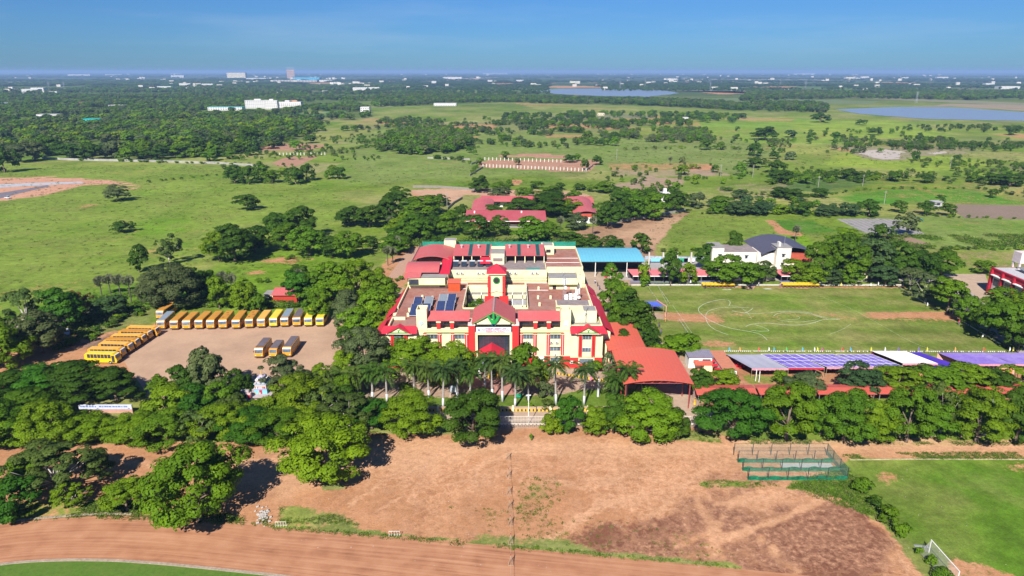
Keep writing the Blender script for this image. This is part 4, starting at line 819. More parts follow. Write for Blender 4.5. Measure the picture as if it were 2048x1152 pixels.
GLASS = M('dark_glass', (0.030, 0.040, 0.055), rough=0.12, var=0.3, sc=0.6, spec=0.8)
PANE = M('window_glass', (0.10, 0.13, 0.17), rough=0.15, var=0.35, sc=1.6, spec=0.8, jitter=0.5)
FRAME = M('window_frame', (0.55, 0.55, 0.54), rough=0.6)
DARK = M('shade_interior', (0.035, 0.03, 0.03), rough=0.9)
GREY = M('grey_concrete', (0.30, 0.285, 0.27), rough=0.9, var=0.18, sc=1.0, dirt=(0.16, 0.14, 0.13), dirt_amt=0.6, dirt_sc=0.5)
TERR = M('roof_terrace_tiles', (0.30, 0.12, 0.085), rough=0.9, var=0.26, sc=0.7, dirt=(0.36, 0.25, 0.22), dirt_amt=0.65, dirt_sc=0.16)
TERR2 = M('roof_terrace_grey', (0.27, 0.22, 0.21), rough=0.9, var=0.2, sc=0.8, dirt=(0.16, 0.13, 0.13), dirt_amt=0.6, dirt_sc=0.3)
STEEL = M('galvanised_steel', (0.42, 0.44, 0.46), rough=0.45, metal=0.5, var=0.1)
BLUES = M('blue_sheet', (0.13, 0.42, 0.55), rough=0.45, var=0.06, spec=0.5, wave=(0, 1.3, 0.10), dirt=(0.16, 0.5, 0.62), dirt_amt=0.5, dirt_sc=0.15)
XC = -4.85
sch = site('school_building', XC, 190, 'cream and red school with a gabled signboard portal and flat roof terraces', 'school')
def P_(name, mb, mat, parent=None, **k): return mb.build(name, mat, parent or sch, **k)
def mir(f, *a):      # same piece on both halves of the front
    for s in (1, -1): f(s, *a)
def bx(mb, s, x0, x1, y0, y1, z0, z1):     # x measured from the school's centre line
    a, b = XC+s*x0, XC+s*x1; return mb.box(min(a, b), max(a, b), y0, y1, z0, z1)

# --- bodies (butted, no shared faces)
for s in (1, -1):
    mb = MB(); bx(mb, s, 6.7, 18.6, 169.6, 173.8, 3.3, 10.3); P_('wall', mb, CREAM)
    mb = MB(); bx(mb, s, 6.7, 18.6, 169.62, 173.7, 0, 3.1); P_('plinth_wall', mb, RED)
for s in (1, -1):
    mb = MB(); bx(mb, s, 6.7, 20.4, 169.3, 169.9, 3.1, 3.35); P_('band', mb, CREAM); mb = MB(); bx(mb, s, 6.7, 20.4, 169.2, 169.75, 10.0, 10.3); P_('band', mb, CREAM)
    mb = MB(); bx(mb, s, 6.7, 20.4, 169.25, 169.58, 9.75, 10.0); bx(mb, s, 6.7, 20.4, 169.22, 169.6, 10.3, 10.42); P_('string_course', mb, OLIVE)
    # end blocks
    mb = MB(); bx(mb, s, 20.4, 28.95, 168.5, 186.0, 3.3, 10.4); P_('wall', mb, CREAM, label='cream end block wall')
    mb = MB(); bx(mb, s, 20.4, 28.9, 168.55, 186.0, 0, 3.1); P_('plinth_wall', mb, RED)
    mb = MB(); bx(mb, s, 20.4, 29.05, 168.3, 168.55, 3.1, 3.4); P_('band', mb, CREAM); mb = MB(); bx(mb, s, 20.3, 29.1, 168.3, 168.45, 3.55, 3.62); P_('band', mb, CREAM)
    # eave skirt of crimson sheet round the end block with a small pediment
    mb = MB(); z0, z1 = 10.35, 11.7
    a = lambda x: XC+s*x
    mb.slab([(a(20.2), 167.3, z0), (a(30.1), 167.3, z0), (a(29.0), 169.6, z1), (a(20.2), 169.6, z1)], 0.12)
    P_('roof_skirt', mb, CRIM)
    mb = MB().slab([(a(30.1), 167.3, z0), (a(30.1), 176.5, z0), (a(29.0), 176.5, z1), (a(29.0), 169.6, z1)], 0.12); P_('roof_skirt', mb, CRIMY)
    c = a(24.9)
    mb = MB().slab([(c-3.1, 166.9, 10.5), (c, 166.9, 12.25), (c, 169.8, 12.25), (c-3.1, 169.8, 10.5)], 0.12).slab([(c, 166.9, 12.25), (c+3.1, 166.9, 10.5), (c+3.1, 169.8, 10.5), (c, 169.8, 12.25)], 0.12)
    gb = P_('gable_roof', mb, CRIM)
    mb = MB().extr([(c-2.7, 167.2, 10.45), (c+2.7, 167.2, 10.45), (c, 167.2, 11.95)], (0, 0.25, 0)); P_('pediment', mb, GREEN)
    mb = MB().extr([(c-1.7, 167.1, 10.75), (c+1.7, 167.1, 10.75), (c, 167.1, 11.7)], (0, 0.12, 0)); P_('pediment_panel', mb, CREAM)
    mb = MB().box(c-0.1, c+0.1, 166.98, 167.1, 10.8, 11.4).tube((c, 167.02, 11.0), (c-0.35, 167.02, 11.45), 0.07, n=4).tube((c, 167.02, 11.0), (c+0.35, 167.02, 11.45), 0.07, n=4); P_('emblem', mb, GREEN)
    mb = MB().box(c-3.3, c+3.3, 167.2, 168.48, 10.15, 10.35); P_('lintel', mb, CREAM)
    for q in (-1.95, 1.55):                      # paired red pilasters
        P_('pilaster', MB().box(c+q-0.42, c+q-0.05, 167.95, 168.5, 3.5, 9.7), RED); P_('pilaster', MB().box(c+q+0.08, c+q+0.45, 167.95, 168.5, 3.5, 9.7), RED)
        mb = MB().box(c+q-0.55, c+q+0.58, 167.85, 168.5, 9.7, 10.15); P_('capital', mb, CREAM)
    for z, h in ((8.3, 1.35), (4.75, 1.2)):
        w = P_('window', MB().box(c-1.35, c+1.0, 168.35, 168.5, z, z+h), FRAME); 
        for k in range(3): P_('pane', MB().box(c-1.28+k*0.76, c-1.28+k*0.76+0.68, 168.29, 168.34, z+0.08, z+h-0.08), PANE, w)
    w = P_('window', MB().box(c-2.3, c+2.0, 168.3, 168.55, 0.7, 2.9), CREAM); P_('pane', MB().box(c-2.0, c+1.7, 168.22, 168.29, 1.5, 2.75), PANE, w); P_('panel', MB().box(c-2.0, c+1.7, 168.22, 168.29, 0.85, 1.4), RED, w)
    # front wings: red pilaster pairs, windows in two floors
    for px_ in (7.25, 10.95, 14.5, 18.35)[:]:
        for d in (-0.42, 0.08):
            mb = MB(); bx(mb, s, px_+d, px_+d+0.36, 169.15, 169.6, 3.4, 9.35); P_('pilaster', mb, RED)
            mb = MB(); bx(mb, s, px_+d, px_+d+0.36, 169.1, 169.6, 9.5, 9.73); P_('capital', mb, RED)
        mb = MB(); bx(mb, s, px_-0.5, px_+0.5, 169.05, 169.6, 9.35, 9.5); P_('capital_band', mb, CREAM)
        mb = MB(); bx(mb, s, px_-0.045, px_+0.065, 169.12, 169.6, 3.4, 9.35); P_('fillet', mb, WHITE)
    for x0, x1 in ((7.78, 10.42), (15.03, 17.82)):
        for z, h in ((8.05, 1.35), (4.6, 1.3)):
            mb = MB(); bx(mb, s, x0, x1, 169.48, 169.62, z, z+h); w = P_('window', mb, FRAME); n = 3; wd = (x1-x0)/n
            for k in range(n):
                mb = MB(); bx(mb, s, x0+k*wd+0.06, x0+(k+1)*wd-0.04, 169.42, 169.47, z+0.07, z+h-0.07); P_('pane', mb, PANE, w)
            mb = MB(); bx(mb, s, x0-0.1, x1+0.1, 169.0, 169.58, z+h+0.04, z+h+0.14); P_('sunshade', mb, CREAM)
    mb = MB(); bx(mb, s, 11.9, 13.5, 169.5, 169.7, 0.0, 2.95); P_('door', mb, WHITE)
    mb = MB(); bx(mb, s, 15.1, 17.8, 169.45, 169.66, 0.5, 2.8); w = P_('window', mb, CREAM); mb = MB(); bx(mb, s, 15.3, 17.6, 169.38, 169.44, 1.5, 2.65); P_('pane', mb, PANE, w)
    # top verandah: parapet, red piers, back wall with shade put into its colour, sloping sheet roof
    mb = MB(); bx(mb, s, 6.7, 18.55, 169.35, 169.6, 10.42, 11.0); P_('parapet', mb, CREAM)
    mb = MB(); bx(mb, s, 6.7, 18.5, 172.6, 172.8, 10.3, 13.6); P_('verandah_wall', mb, M('verandah_wall_shaded', (0.30, 0.22, 0.24), rough=0.8))
    for k in range(3):
        mb = MB(); x0 = 7.3+k*3.9; bx(mb, s, x0, x0+2.2, 172.5, 172.58, 11.0, 12.6); P_('window', mb, PANE)
    for q in (10.55, 14.1):
        mb = MB(); bx(mb, s, q, q+1.0, 169.2, 169.9, 10.9, 12.7); P_('pier', mb, RED); mb = MB(); bx(mb, s, q-0.1, q+1.1, 169.1, 170.0, 12.7, 13.1); P_('capital', mb, CREAM)
    mb = MB(); bx(mb, s, 6.7, 18.5, 169.15, 169.5, 13.1, 13.4); P_('fascia', mb, CREAM)
    mb = MB().slab([(min(a(6.4), a(17.6)), 168.9, 13.4), (max(a(6.4), a(17.6)), 168.9, 13.4), (max(a(6.4), a(17.6)), 172.9, 14.75), (min(a(6.4), a(17.6)), 172.9, 14.75)], 0.12); P_('roof', mb, TIN, label='faded red sheet roof over the verandah')
    mb = MB(); bx(mb, s, 6.7, 17.5, 172.82, 173.0, 10.9, 14.5); P_('rear_wall', mb, CREAM)
    # stair pier with hollow top and roundel
    mb = MB(); bx(mb, s, 18.6, 20.4, 169.2, 172.9, 3.35, 10.0); bx(mb, s, 17.65, 20.4, 169.25, 169.45, 10.43, 16.3); bx(mb, s, 20.15, 20.4, 169.45, 173.0, 10.43, 16.3); bx(mb, s, 17.65, 17.85, 169.45, 173.0, 13.5, 16.3); bx(mb, s, 17.85, 20.15, 172.8, 173.0, 13.5, 16.3)
    P_('stair_pier', mb, CREAM); mb = MB(); bx(mb, s, 17.9, 20.1, 169.5, 172.75, 14.6, 14.7); P_('stair_roof', mb, TERR)
    mb = MB(); bx(mb, s, 18.6, 20.35, 169.25, 172.8, 0, 3.08); P_('plinth_wall', mb, RED)
mb = MB().cyl(0, 0, 0, 0.1, 0.62, 20); ro = mb.mesh('roundel', M('pale_blue_plaque', (0.45, 0.52, 0.62), var=0.2, sc=4))
inst('roundel', ro, sch, (-19.2, -20.8, 12.6), (pi/2, 0, 0)); P_('plaque', MB().box(XC+18.6, XC+19.8, 169.1, 169.24, 11.9, 13.2), M('pale_blue_plaque', (0.5, 0.5, 0.6)))
for k in range(3): P_('plaque_line', MB().box(XC+18.75, XC+19.65, 169.05, 169.09, 12.1+k*0.35, 12.25+k*0.35), WHITE)

# --- portal
for s in (1, -1):
    mb = MB(); bx(mb, s, 4.9, 6.65, 167.9, 172, 0, 12.35); P_('portal_pillar', mb, RED); mb = MB(); bx(mb, s, 4.8, 6.75, 167.8, 172.1, 12.35, 12.75); P_('capital', mb, M('pale_pink', (0.72, 0.55, 0.50)))
    mb = MB(); bx(mb, s, 4.25, 4.88, 168.0, 169.0, 0, 9.7); P_('portal_jamb', mb, CREAM)
P_('portal_beam', MB().box(XC-4.88, XC+4.88, 168.0, 169.0, 9.72, 10.4), CREAM)
gw = P_('glass_front', MB().box(XC-4.24, XC+4.24, 169.05, 169.2, 3.2, 9.7), M('portal_mullion', (0.06, 0.065, 0.08), rough=0.4))
for i in range(6):
    for j in range(4): P_('pane', MB().box(XC-4.15+i*1.39, XC-4.15+i*1.39+1.3, 168.98, 169.04, 3.35+j*1.58, 3.35+j*1.58+1.48), GLASS, gw)
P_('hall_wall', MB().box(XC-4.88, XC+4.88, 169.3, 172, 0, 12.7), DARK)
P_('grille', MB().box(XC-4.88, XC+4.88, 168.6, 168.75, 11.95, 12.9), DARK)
sg = MB().box(XC-4.6, XC+4.6, 167.75, 167.95, 10.42, 11.95).build('signboard', WHITE, sch)
def text(s, x, z, y, size, mat, parent, name='lettering', sx=1.0, ext=0.02):
    cu = bpy.data.curves.new(name, 'FONT'); cu.body = s; cu.size = size; cu.align_x = 'CENTER'; cu.align_y = 'CENTER'; cu.extrude = ext
    cu.materials.append(mat); me = bpy.data.meshes.new_from_object(bpy.data.objects.new(name, cu)); me.materials.clear(); me.materials.append(mat); o = bpy.data.objects.new(name, me); COL.objects.link(o); o.parent = parent
    of = parent['_o']; o.location = (x-of[0], y-of[1], z-of[2]); o.rotation_euler = (pi/2, 0, 0); o.scale = (sx, 1, 1); return o
INKR = M('crimson_ink', (0.45, 0.01, 0.12)); INKB = M('violet_ink', (0.10, 0.06, 0.30))
text('MAHARISHI INTERNATIONAL', XC+0.5, 11.22, 167.70, 0.62, INKR, sg, sx=0.88)
text('RESIDENTIAL SCHOOL', XC+0.5, 10.74, 167.70, 0.54, INKR, sg, sx=0.92)
text('மகரிஷி இன்டர்நேஷனல் பள்ளி', XC+0.5, 11.66, 167.70, 0.34, INKB, sg, sx=1.0)
inst('school_crest', MB().cyl(0, 0, 0, 0.05, 0.42, 20).mesh('school_crest', M('crest_grey', (0.45, 0.5, 0.58), var=0.3, sc=6)), sg, (XC-3.85-XC, 167.72-190, 11.2), (pi/2, 0, 0))
inst('crest_centre', MB().cyl(0, 0, 0, 0.07, 0.2, 12).mesh('crest_centre', INKB), sg, (-3.85, 167.71-190, 11.2), (pi/2, 0, 0))
# gable
P_('gable_wall', MB().extr([(XC-4.9, 168.3, 12.9), (XC+4.9, 168.3, 12.9), (XC, 168.3, 15.75)], (0, 0.3, 0)), CREAM)
for s in (1, -1):
    P_('gable_trim', MB().extr([(XC+s*5.6, 167.6, 12.75), (XC+s*5.6, 167.6, 13.15), (XC, 167.6, 16.45), (XC, 167.6, 15.95)][::s], (0, 0.35, 0)), OLIVE)
    q = [(XC, 167.5, 16.55), (XC+s*5.75, 167.5, 13.2), (XC+s*5.75, 179.4, 13.2), (XC, 179.4, 16.55)]
    P_('gable_roof', MB().slab(q if s > 0 else q[::-1], 0.14), TINY)
P_('ridge_cap', MB().box(XC-0.2, XC+0.2, 167.55, 179.3, 16.5, 16.62), GREY)
P_('gable_wall', MB().box(XC-5.2, XC+5.2, 172.1, 179.2, 10.9, 13.05), CREAM)
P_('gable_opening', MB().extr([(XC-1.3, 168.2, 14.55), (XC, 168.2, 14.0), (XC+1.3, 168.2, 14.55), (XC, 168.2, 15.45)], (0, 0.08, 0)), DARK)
mb = MB().box(XC-0.55, XC+0.55, 167.3, 167.55, 13.0, 13.9).box(XC-0.28, XC+0.28, 167.3, 167.55, 13.9, 16.0)
for s in (1, -1): mb.extr([(XC+s*0.1, 167.32, 13.5), (XC+s*0.75, 167.32, 13.35), (XC+s*1.75, 167.32, 15.2), (XC+s*1.2, 167.32, 15.5)][::-s], (0, 0.2, 0))
P_('green_emblem', mb, GREEN)
P_('plinth', MB().box(XC-4.4, XC+4.4, 167.95, 168.28, 12.7, 12.95), CREAM)
P_('mural', MB().box(XC-0.6, XC-0.05, 168.5, 168.58, 12.0, 12.6), M('mural_blue', (0.02, 0.08, 0.4))); P_('mural', MB().box(XC+0.3, XC+0.7, 168.5, 168.58, 12.0, 12.6), WHITE)
# porch over the entrance
for s in (1, -1):
    q = [(XC-0.5, 162.0, 7.2), (XC-0.5+s*3.4, 162.0, 5.2), (XC-0.5+s*3.4, 168.9, 5.2), (XC-0.5, 168.9, 7.2)]
    P_('porch_roof', MB().slab(q if s > 0 else q[::-1], 0.15), CRIMY)
P_('porch_slab', MB().box(XC-4.0, XC+3.2, 161.6, 167.8, 4.0, 4.4), M('porch_slab_paint', (0.42, 0.45, 0.62)))
for i, x in enumerate((-3.6, -1.2, 1.2, 2.8)): P_('porch_column', MB().box(XC+x-0.25, XC+x+0.25, 161.8, 162.3, 0, 4.0), M('ochre_paint', (0.68, 0.42, 0.05)) if i in (1, 2) else WHITE)

# --- terraces round the courtyard, at 10.5 m
def terr(x0, x1, y0, y1, z=10.5, m=TERR, body=True, bm=CREAM):
    P_('roof_terrace', MB().box(x0, x1, y0, y1, z-0.3, z), m)
    if body: P_('wing_wall', MB().box(x0+0.1, x1-0.1, y0+0.1, y1-0.1, 0, z-0.3), bm)
terr(-32.8, -14.3, 174.3, 212.4); terr(4.7, 23.2, 174.3, 212.4); terr(-14.3, 4.7, 207.2, 212.4); terr(-14.3, 4.7, 179.5, 186.4)
def para(x0, x1, y0, y1, z0=10.5, z1=11.35, m=CREAM): P_('parapet', MB().box(x0, x1, y0, y1, z0, z1), m)
para(-33.1, -32.8, 186, 212); para(-33.1, -29.5, 177.2, 177.5); para(-33.1, -32.8, 171, 177.2); para(-32.8, -24.6, 170.2, 170.45, 10.42); 
para(23.2, 23.5, 176, 212); para(-14.3, -14.05, 186.6, 207); para(4.45, 4.7, 186.6, 207); para(-14.0, -7.9, 206.95, 207.2); para(-1.9, 4.4, 206.95, 207.2); para(-14.0, 4.4, 186.4, 186.6, 10.5, 10.9)
P_('roof_terrace', MB().box(XC-28.8, XC-20.5, 169.9, 174.25, 10.42, 10.5), TERR); P_('roof_terrace', MB().box(XC+20.6, XC+28.6, 170.0, 174.25, 10.42, 10.9), GREY)
para(XC+20.6, XC+28.8, 169.62, 169.9, 10.42, 11.9); para(XC+28.6, XC+28.9, 169.9, 176, 10.42, 11.9)
# courtyard faces: cream bands and a grey sheet coloured as gallery shade
for z in (6.9, 3.4): P_('gallery_band', MB().box(-14.0, 4.4, 206.6, 206.9, z, z+1.2), CREAM)
P_('gallery_shadow', MB().box(-14.0, 4.4, 206.95, 207.15, 0, 10.4), M('gallery_shade_grey', (0.28, 0.28, 0.32)))
P_('gallery_band', MB().box(-14.0, 4.4, 206.5, 206.92, 9.0, 10.6), CREAM)
for k in range(6): P_('gallery_column', MB().box(-13.2+k*3.3, -12.9+k*3.3, 206.6, 206.9, 0, 9.0), WHITE)
sheet('courtyard_paving', [(-14.2, 186.7), (4.6, 186.7), (4.6, 206.9), (-14.2, 206.9)], GREY, 0.03, px=False)
# side sheet skirts stepping down outside the parapets
for (x0, x1, y0, y1, s) in ((-36.4, -33.2, 183, 198, -1), (-36.9, -33.2, 169.5, 180, -1), (-35.2, -33.2, 200.5, 207, -1), (23.6, 27.2, 181, 200, 1), (23.6, 26.6, 202, 210, 1), (24.2, 27.6, 172.5, 180, 1)):
    if s < 0: q = [(x0, y0, 8.6), (x1, y0, 11.2), (x1, y1, 11.2), (x0, y1, 8.6)]
    else: q = [(x0, y0, 11.2), (x1, y0, 8.6), (x1, y1, 8.6), (x0, y1, 11.2)]
    P_('side_roof', MB().slab(q, 0.12), CRIMY)
    P_('side_wall', MB().box(min(x0, x1)+(0.9 if s < 0 else 0), max(x0, x1)-(0.9 if s > 0 else 0), y0+0.3, y1-0.3, 0, 8.6), CREAM)
# little vent stacks and wing-top hatches
for (px_, py_) in ((845,594),(833,605),(819,620),(816,630),(865,596),(882,596),(859,612),(876,612),(906,595),(1077,577),(1076,595),(1101,595),(1079,609),(1051,568)):
    x, y = G(px_, py_, 10.9); P_('vent_stack', MB().box(x-0.3, x+0.3, y-0.3, y+0.3, 10.5, 11.5), CREAM)
# left upper block under two arched roofs
P_('upper_block', MB().box(-33.0, -20.4, 206.2, 212.3, 10.5, 14.5), CREAM); P_('upper_block', MB().box(-32.4, -21.0, 204.5, 206.18, 12.2, 14.3), CREAM)
P_('slab_edge', MB().box(-32.6, -20.6, 204.4, 206.2, 12.0, 12.18), OLIVE); P_('slab_edge', MB().box(-32.6, -20.6, 204.6, 212.2, 14.52, 14.62), GREY)
P_('arched_window', MB().box(-32.3, -29.3, 204.35, 204.48, 12.25, 14.0), GLASS); P_('window', MB().box(-22.9, -21.2, 206.05, 206.17, 10.9, 11.95), PANE)
P_('arched_roof', MB().arch(-33.9, -23.2, 207.6, 219.5, 15.4, 1.4, along='x', seg=10), TIN); P_('arch_wall', MB().box(-33.0, -24.0, 212.4, 218.8, 10.5, 15.2), CREAM)
P_('arched_roof', MB().slab([(-23.1, 207.8, 14.9), (-19.9, 207.8, 14.7), (-19.9, 222.5, 16.4), (-23.1, 222.5, 16.6)], 0.12), CRIMY)
P_('arched_roof', MB().arch(-33.4, -20.2, 220.0, 236.5, 15.9, 1.5, along='y', seg=12), TINY); P_('arch_wall', MB().box(-32.8, -20.6, 220.4, 241.5, 0, 14.3), CREAM)
P_('lean_roof', MB().slab([(-33.8, 204.2, 14.4), (-28.6, 204.2, 14.7), (-28.6, 207.4, 15.4), (-33.8, 207.4, 15.2)], 0.1), TIN)
P_('roof_cabin', MB().box(-19.9, -16.2, 203.0, 206.0, 10.5, 13.2), M('rust_cabin_sheet', (0.50, 0.075, 0.02), rough=0.6, wave=(0, 0.5, 0.2))); P_('cabin_roof', MB().slab([(-20.1, 202.8, 13.3), (-16.0, 202.8, 13.3), (-16.0, 206.2, 13.7), (-20.1, 206.2, 13.7)], 0.1), ORSH)
# middle block with classrooms, air conditioners on its face
P_('upper_block', MB().box(-20.3, 11.3, 212.6, 241.8, 0, 14.3), CREAM); P_('roof_terrace', MB().box(-20.0, 11.0, 213.0, 241.6, 14.3, 14.42), TERR2)
P_('parapet', MB().box(-20.3, 11.3, 212.55, 212.8, 14.3, 14.7), CREAM); P_('slab_edge', MB().box(-20.3, 11.3, 212.3, 212.58, 11.9, 12.1), OLIVE)
P_('band', MB().box(-20.3, 11.3, 212.2, 212.58, 11.2, 11.9), CREAM)
P_('upper_block', MB().box(11.4, 23.2, 214.6, 241.8, 0, 14.3), CREAM); P_('roof_terrace', MB().box(11.4, 23.0, 214.8, 241.6, 14.3, 14.42), TERR)
for x0, x1, y0, y1 in ((11.4, 23.2, 214.5, 214.7), (22.9, 23.2, 214.8, 241.8), (-20.3, 23.2, 241.85, 242.2)): P_('parapet', MB().box(x0, x1, y0, y1, 14.3, 15.2), CREAM)
P_('parapet', MB().box(-32.8, -20.4, 241.85, 242.2, 14.2, 15.0), CREAM)
# long sheet roofs with green skylight strips
def longroof(x0, x1, sk):
    P_('sheet_roof', MB().slab([(x0, 222.0, 17.0), (x1, 222.0, 17.0), (x1, 233.0, 18.2), (x0, 233.0, 18.2)], 0.12), TIN)
    for k in sk: P_('skylight', MB().slab([(k, 221.98, 17.04), (k+1.2, 221.98, 17.04), (k+1.2, 233.0, 18.25), (k, 233.0, 18.25)], 0.03), M('green_skylight', (0.02, 0.09, 0.075), rough=0.3))
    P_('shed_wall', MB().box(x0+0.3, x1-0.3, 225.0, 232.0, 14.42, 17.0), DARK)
    n = 4
    for k in range(n+1): x = x0+0.3+(x1-x0-0.6)*k/n; P_('shed_post', MB().box(x-0.14, x+0.14, 222.2, 222.5, 14.42, 16.9), CREAM)
    for k in sk:
        x = k-2.6; P_('roof_ventilator', MB().cyl(x, 229.5, 17.7, 18.6, 0.28, 8).cyl(x, 229.5, 18.6, 18.9, 0.5, 8), M('pink_ventilator', (0.6, 0.4, 0.4)))
longroof(-19.9, -7.2, (-14.8, -8.9)); longroof(-2.4, 11.1, (1.8, 8.2)) 
P_('sheet_roof', MB().slab([(-10.6, 217.2, 15.6), (-7.1, 217.2, 15.6), (-7.1, 221.8, 16.6), (-10.6, 221.8, 16.6)], 0.1), CRIM)
# tower: clock pavilion and its stair head
P_('tower', MB().box(-7.4, -2.3, 204.6, 210.0, 0, 15.6), CREAM); 
for s in (0, 1): P_('tower_pilaster', MB().box(-7.6+s*4.6, -6.7+s*4.6, 204.3, 204.58, 7.9, 15.0), RED)
P_('tower_fascia', MB().box(-7.9, -1.8, 204.0, 210.4, 15.6, 16.0), CREAM)
c = (-4.85, 207.2, 18.4); k = [(-8.0, 203.8, 16.0), (-1.7, 203.8, 16.0), (-1.7, 210.6, 16.0), (-8.0, 210.6, 16.0)]
P_('tower_roof', MB().add(k+[c], [(0, 1, 4), (1, 2, 4), (2, 3, 4), (3, 0, 4), (3, 2, 1, 0)]), CRIM)
inst('round_window', MB().cyl(0, 0, 0, 0.1, 1.15, 20).mesh('round_window', GREEN), sch, (0, 204.55-190, 13.6), (pi/2, 0, 0)); inst('round_window_glass', MB().cyl(0, 0, 0, 0.16, 0.85, 20).mesh('round_window_glass', DARK), sch, (0, 204.55-190, 13.6), (pi/2, 0, 0))
for s in (1, -1): P_('tower_arch', MB().extr([(XC, 204.3, 10.1), (XC+s*2.3, 204.3, 9.5), (XC+s*2.3, 204.3, 9.8), (XC, 204.3, 10.45)][::s], (0, 0.25, 0)), CREAM)
for x0, x1 in ((-8.6, -5.7), (-4.0, -1.1)): P_('tower_base', MB().box(x0, x1, 203.4, 204.2, 0, 8.6), RED)
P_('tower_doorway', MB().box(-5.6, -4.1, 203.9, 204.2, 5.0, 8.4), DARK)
P_('stair_head', MB().box(-7.1, -2.6, 220.3, 224.4, 14.4, 18.2), CREAM); P_('stair_head_roof', MB().box(-7.2, -2.5, 220.2, 226.0, 18.2, 18.4), GREY); P_('stair_head_opening', MB().box(-6.3, -3.2, 220.1, 220.28, 15.6, 16.6), M('louvre', (0.25, 0.2, 0.2), wave=(0, 0.3, 0.6)))
P_('stair_head', MB().box(-24.2, -20.0, 236.6, 240.6, 14.2, 18.6), CREAM); P_('stair_head_roof', MB().box(-24.0, -20.2, 236.8, 240.4, 18.6, 18.75), GREY); P_('stair_head_opening', MB().box(-23.2, -20.8, 236.5, 236.58, 14.9, 15.9), M('brown_shutter', (0.2, 0.16, 0.09)))
P_('stair_head', MB().box(10.4, 14.8, 233.0, 238.0, 14.4, 17.6), CREAM); P_('stair_head_roof', MB().box(10.9, 14.3, 233.5, 237.5, 17.6, 17.72), GREY); P_('stair_head_opening', MB().box(12.0, 13.6, 232.9, 232.98, 15.2, 16.3), DARK)
# right wing blocks
P_('upper_block', MB().box(11.8, 20.4, 205.2, 209.8, 10.5, 14.0), CREAM); P_('balcony_front', MB().box(11.4, 20.6, 204.2, 205.18, 12.4, 13.8), CREAM); P_('slab_edge', MB().box(11.3, 20.7, 204.1, 205.18, 12.2, 12.38), OLIVE); P_('slab_top', MB().box(11.6, 20.5, 205.3, 211.5, 14.0, 14.12), GREY)
P_('doorway', MB().box(12.8, 13.9, 205.1, 205.18, 10.5, 12.1), DARK); P_('door', MB().box(17.4, 18.3, 205.1, 205.18, 10.5, 12.2), M('salmon_door', (0.6, 0.28, 0.2)))
P_('upper_block', MB().box(20.6, 23.1, 207.0, 212.0, 10.5, 14.6), CREAM)
P_('upper_block', MB().box(12.6, 22.6, 183.0, 188.2, 10.5, 12.6), CREAM); P_('slab_top', MB().box(12.9, 22.0, 183.4, 187.9, 12.6, 12.72), TERR2); P_('slab_edge', MB().box(12.5, 22.7, 182.8, 182.98, 12.0, 12.3), OLIVE)
P_('upper_block', MB().box(15.7, 23.0, 174.4, 178.6, 10.5, 14.1), CREAM); P_('slab_top', MB().box(19.5, 22.8, 174.6, 178.5, 14.1, 14.2), GREY)
# pipes, painted lines on terraces
for p in (((-20, 211.5), (-14.4, 211.5)), ((-20, 205.5), (-14.4, 205.5)), ((4.8, 204.0), (11.4, 204.0)), ((4.8, 211.6), (11.4, 211.6)), ((11.4, 222.4), (22.8, 222.4)), ((11.4, 228.0), (22.8, 228.0))):
    z = 10.56 if p[0][1] < 213 else 14.48; P_('roof_pipe', MB().tube((p[0][0], p[0][1], z), (p[1][0], p[1][1], z), 0.09, n=5), WHITE)
for x in (-14.15, 4.55): P_('railing', MB().tube((x, 187, 11.9), (x, 207, 11.9), 0.06, n=5).tube((x, 187, 11.35), (x, 187, 11.9), 0.05, n=4).tube((x, 197, 11.35), (x, 197, 11.9), 0.05, n=4).tube((x, 206.8, 11.35), (x, 206.8, 11.9), 0.05, n=4), WHITE)
# green safety net on the rear edge, on posts
NET = M('green_net', (0.02, 0.30, 0.22), rough=0.8, var=0.3, sc=0.3, alpha=0.5)
P_('safety_net', MB().box(-32.6, 23.2, 242.3, 242.34, 15.0, 16.9), NET, label='translucent green safety net'); P_('safety_net', MB().box(-33.1, -33.06, 214.0, 242.2, 14.0, 16.6), M('pale_net', (0.3, 0.5, 0.5), alpha=0.45))
for k in range(15): P_('net_post', MB().cyl(-32.6+k*3.98, 242.42, 14.3, 17.0, 0.06, 5), STEEL)

# air conditioners
ACW = M('ac_casing', (0.70, 0.68, 0.58), rough=0.6); 
acb = MB().box(-0.45, 0.45, -0.35, 0, -0.35, 0.35).mesh('ac_body', ACW); acf = MB().cyl(0, 0, 0, 0.03, 0.24, 12).mesh('fan_grille', M('fan_dark', (0.08, 0.08, 0.08)))
nac = 0
def ac(x, y, z, label, sc_=1.0):
    o = empty('air_conditioner', (x, y, z)); tag(o, label, 'air conditioner', 'outdoor air conditioner units on the school walls')
    inst('casing', acb, o, scale=(sc_, 1, sc_)); inst('fan_grille', acf, o, (-0.08*sc_, -0.36, 0), (pi/2, 0, 0), (sc_, sc_, 1))
    inst('bracket', acbr, o)
acbr = MB().box(-0.45, 0.45, -0.35, 0, -0.47, -0.4).mesh('bracket', GREY)
acp = [(915,546),(924,546),(957,546),(966.5,546),(1021,546),(1031,546),(1065,546),(1074,546)]
on_ = ['first', 'second', 'third', 'fourth', 'fifth', 'sixth', 'seventh', 'eighth']
for i, p in enumerate(acp):
    x, z = WZ(p[0], p[1], 212.4); ac(x, 212.53, z, '%s air conditioner from the left on the cream wall behind the red-roofed tower' % on_[i], 1.15)
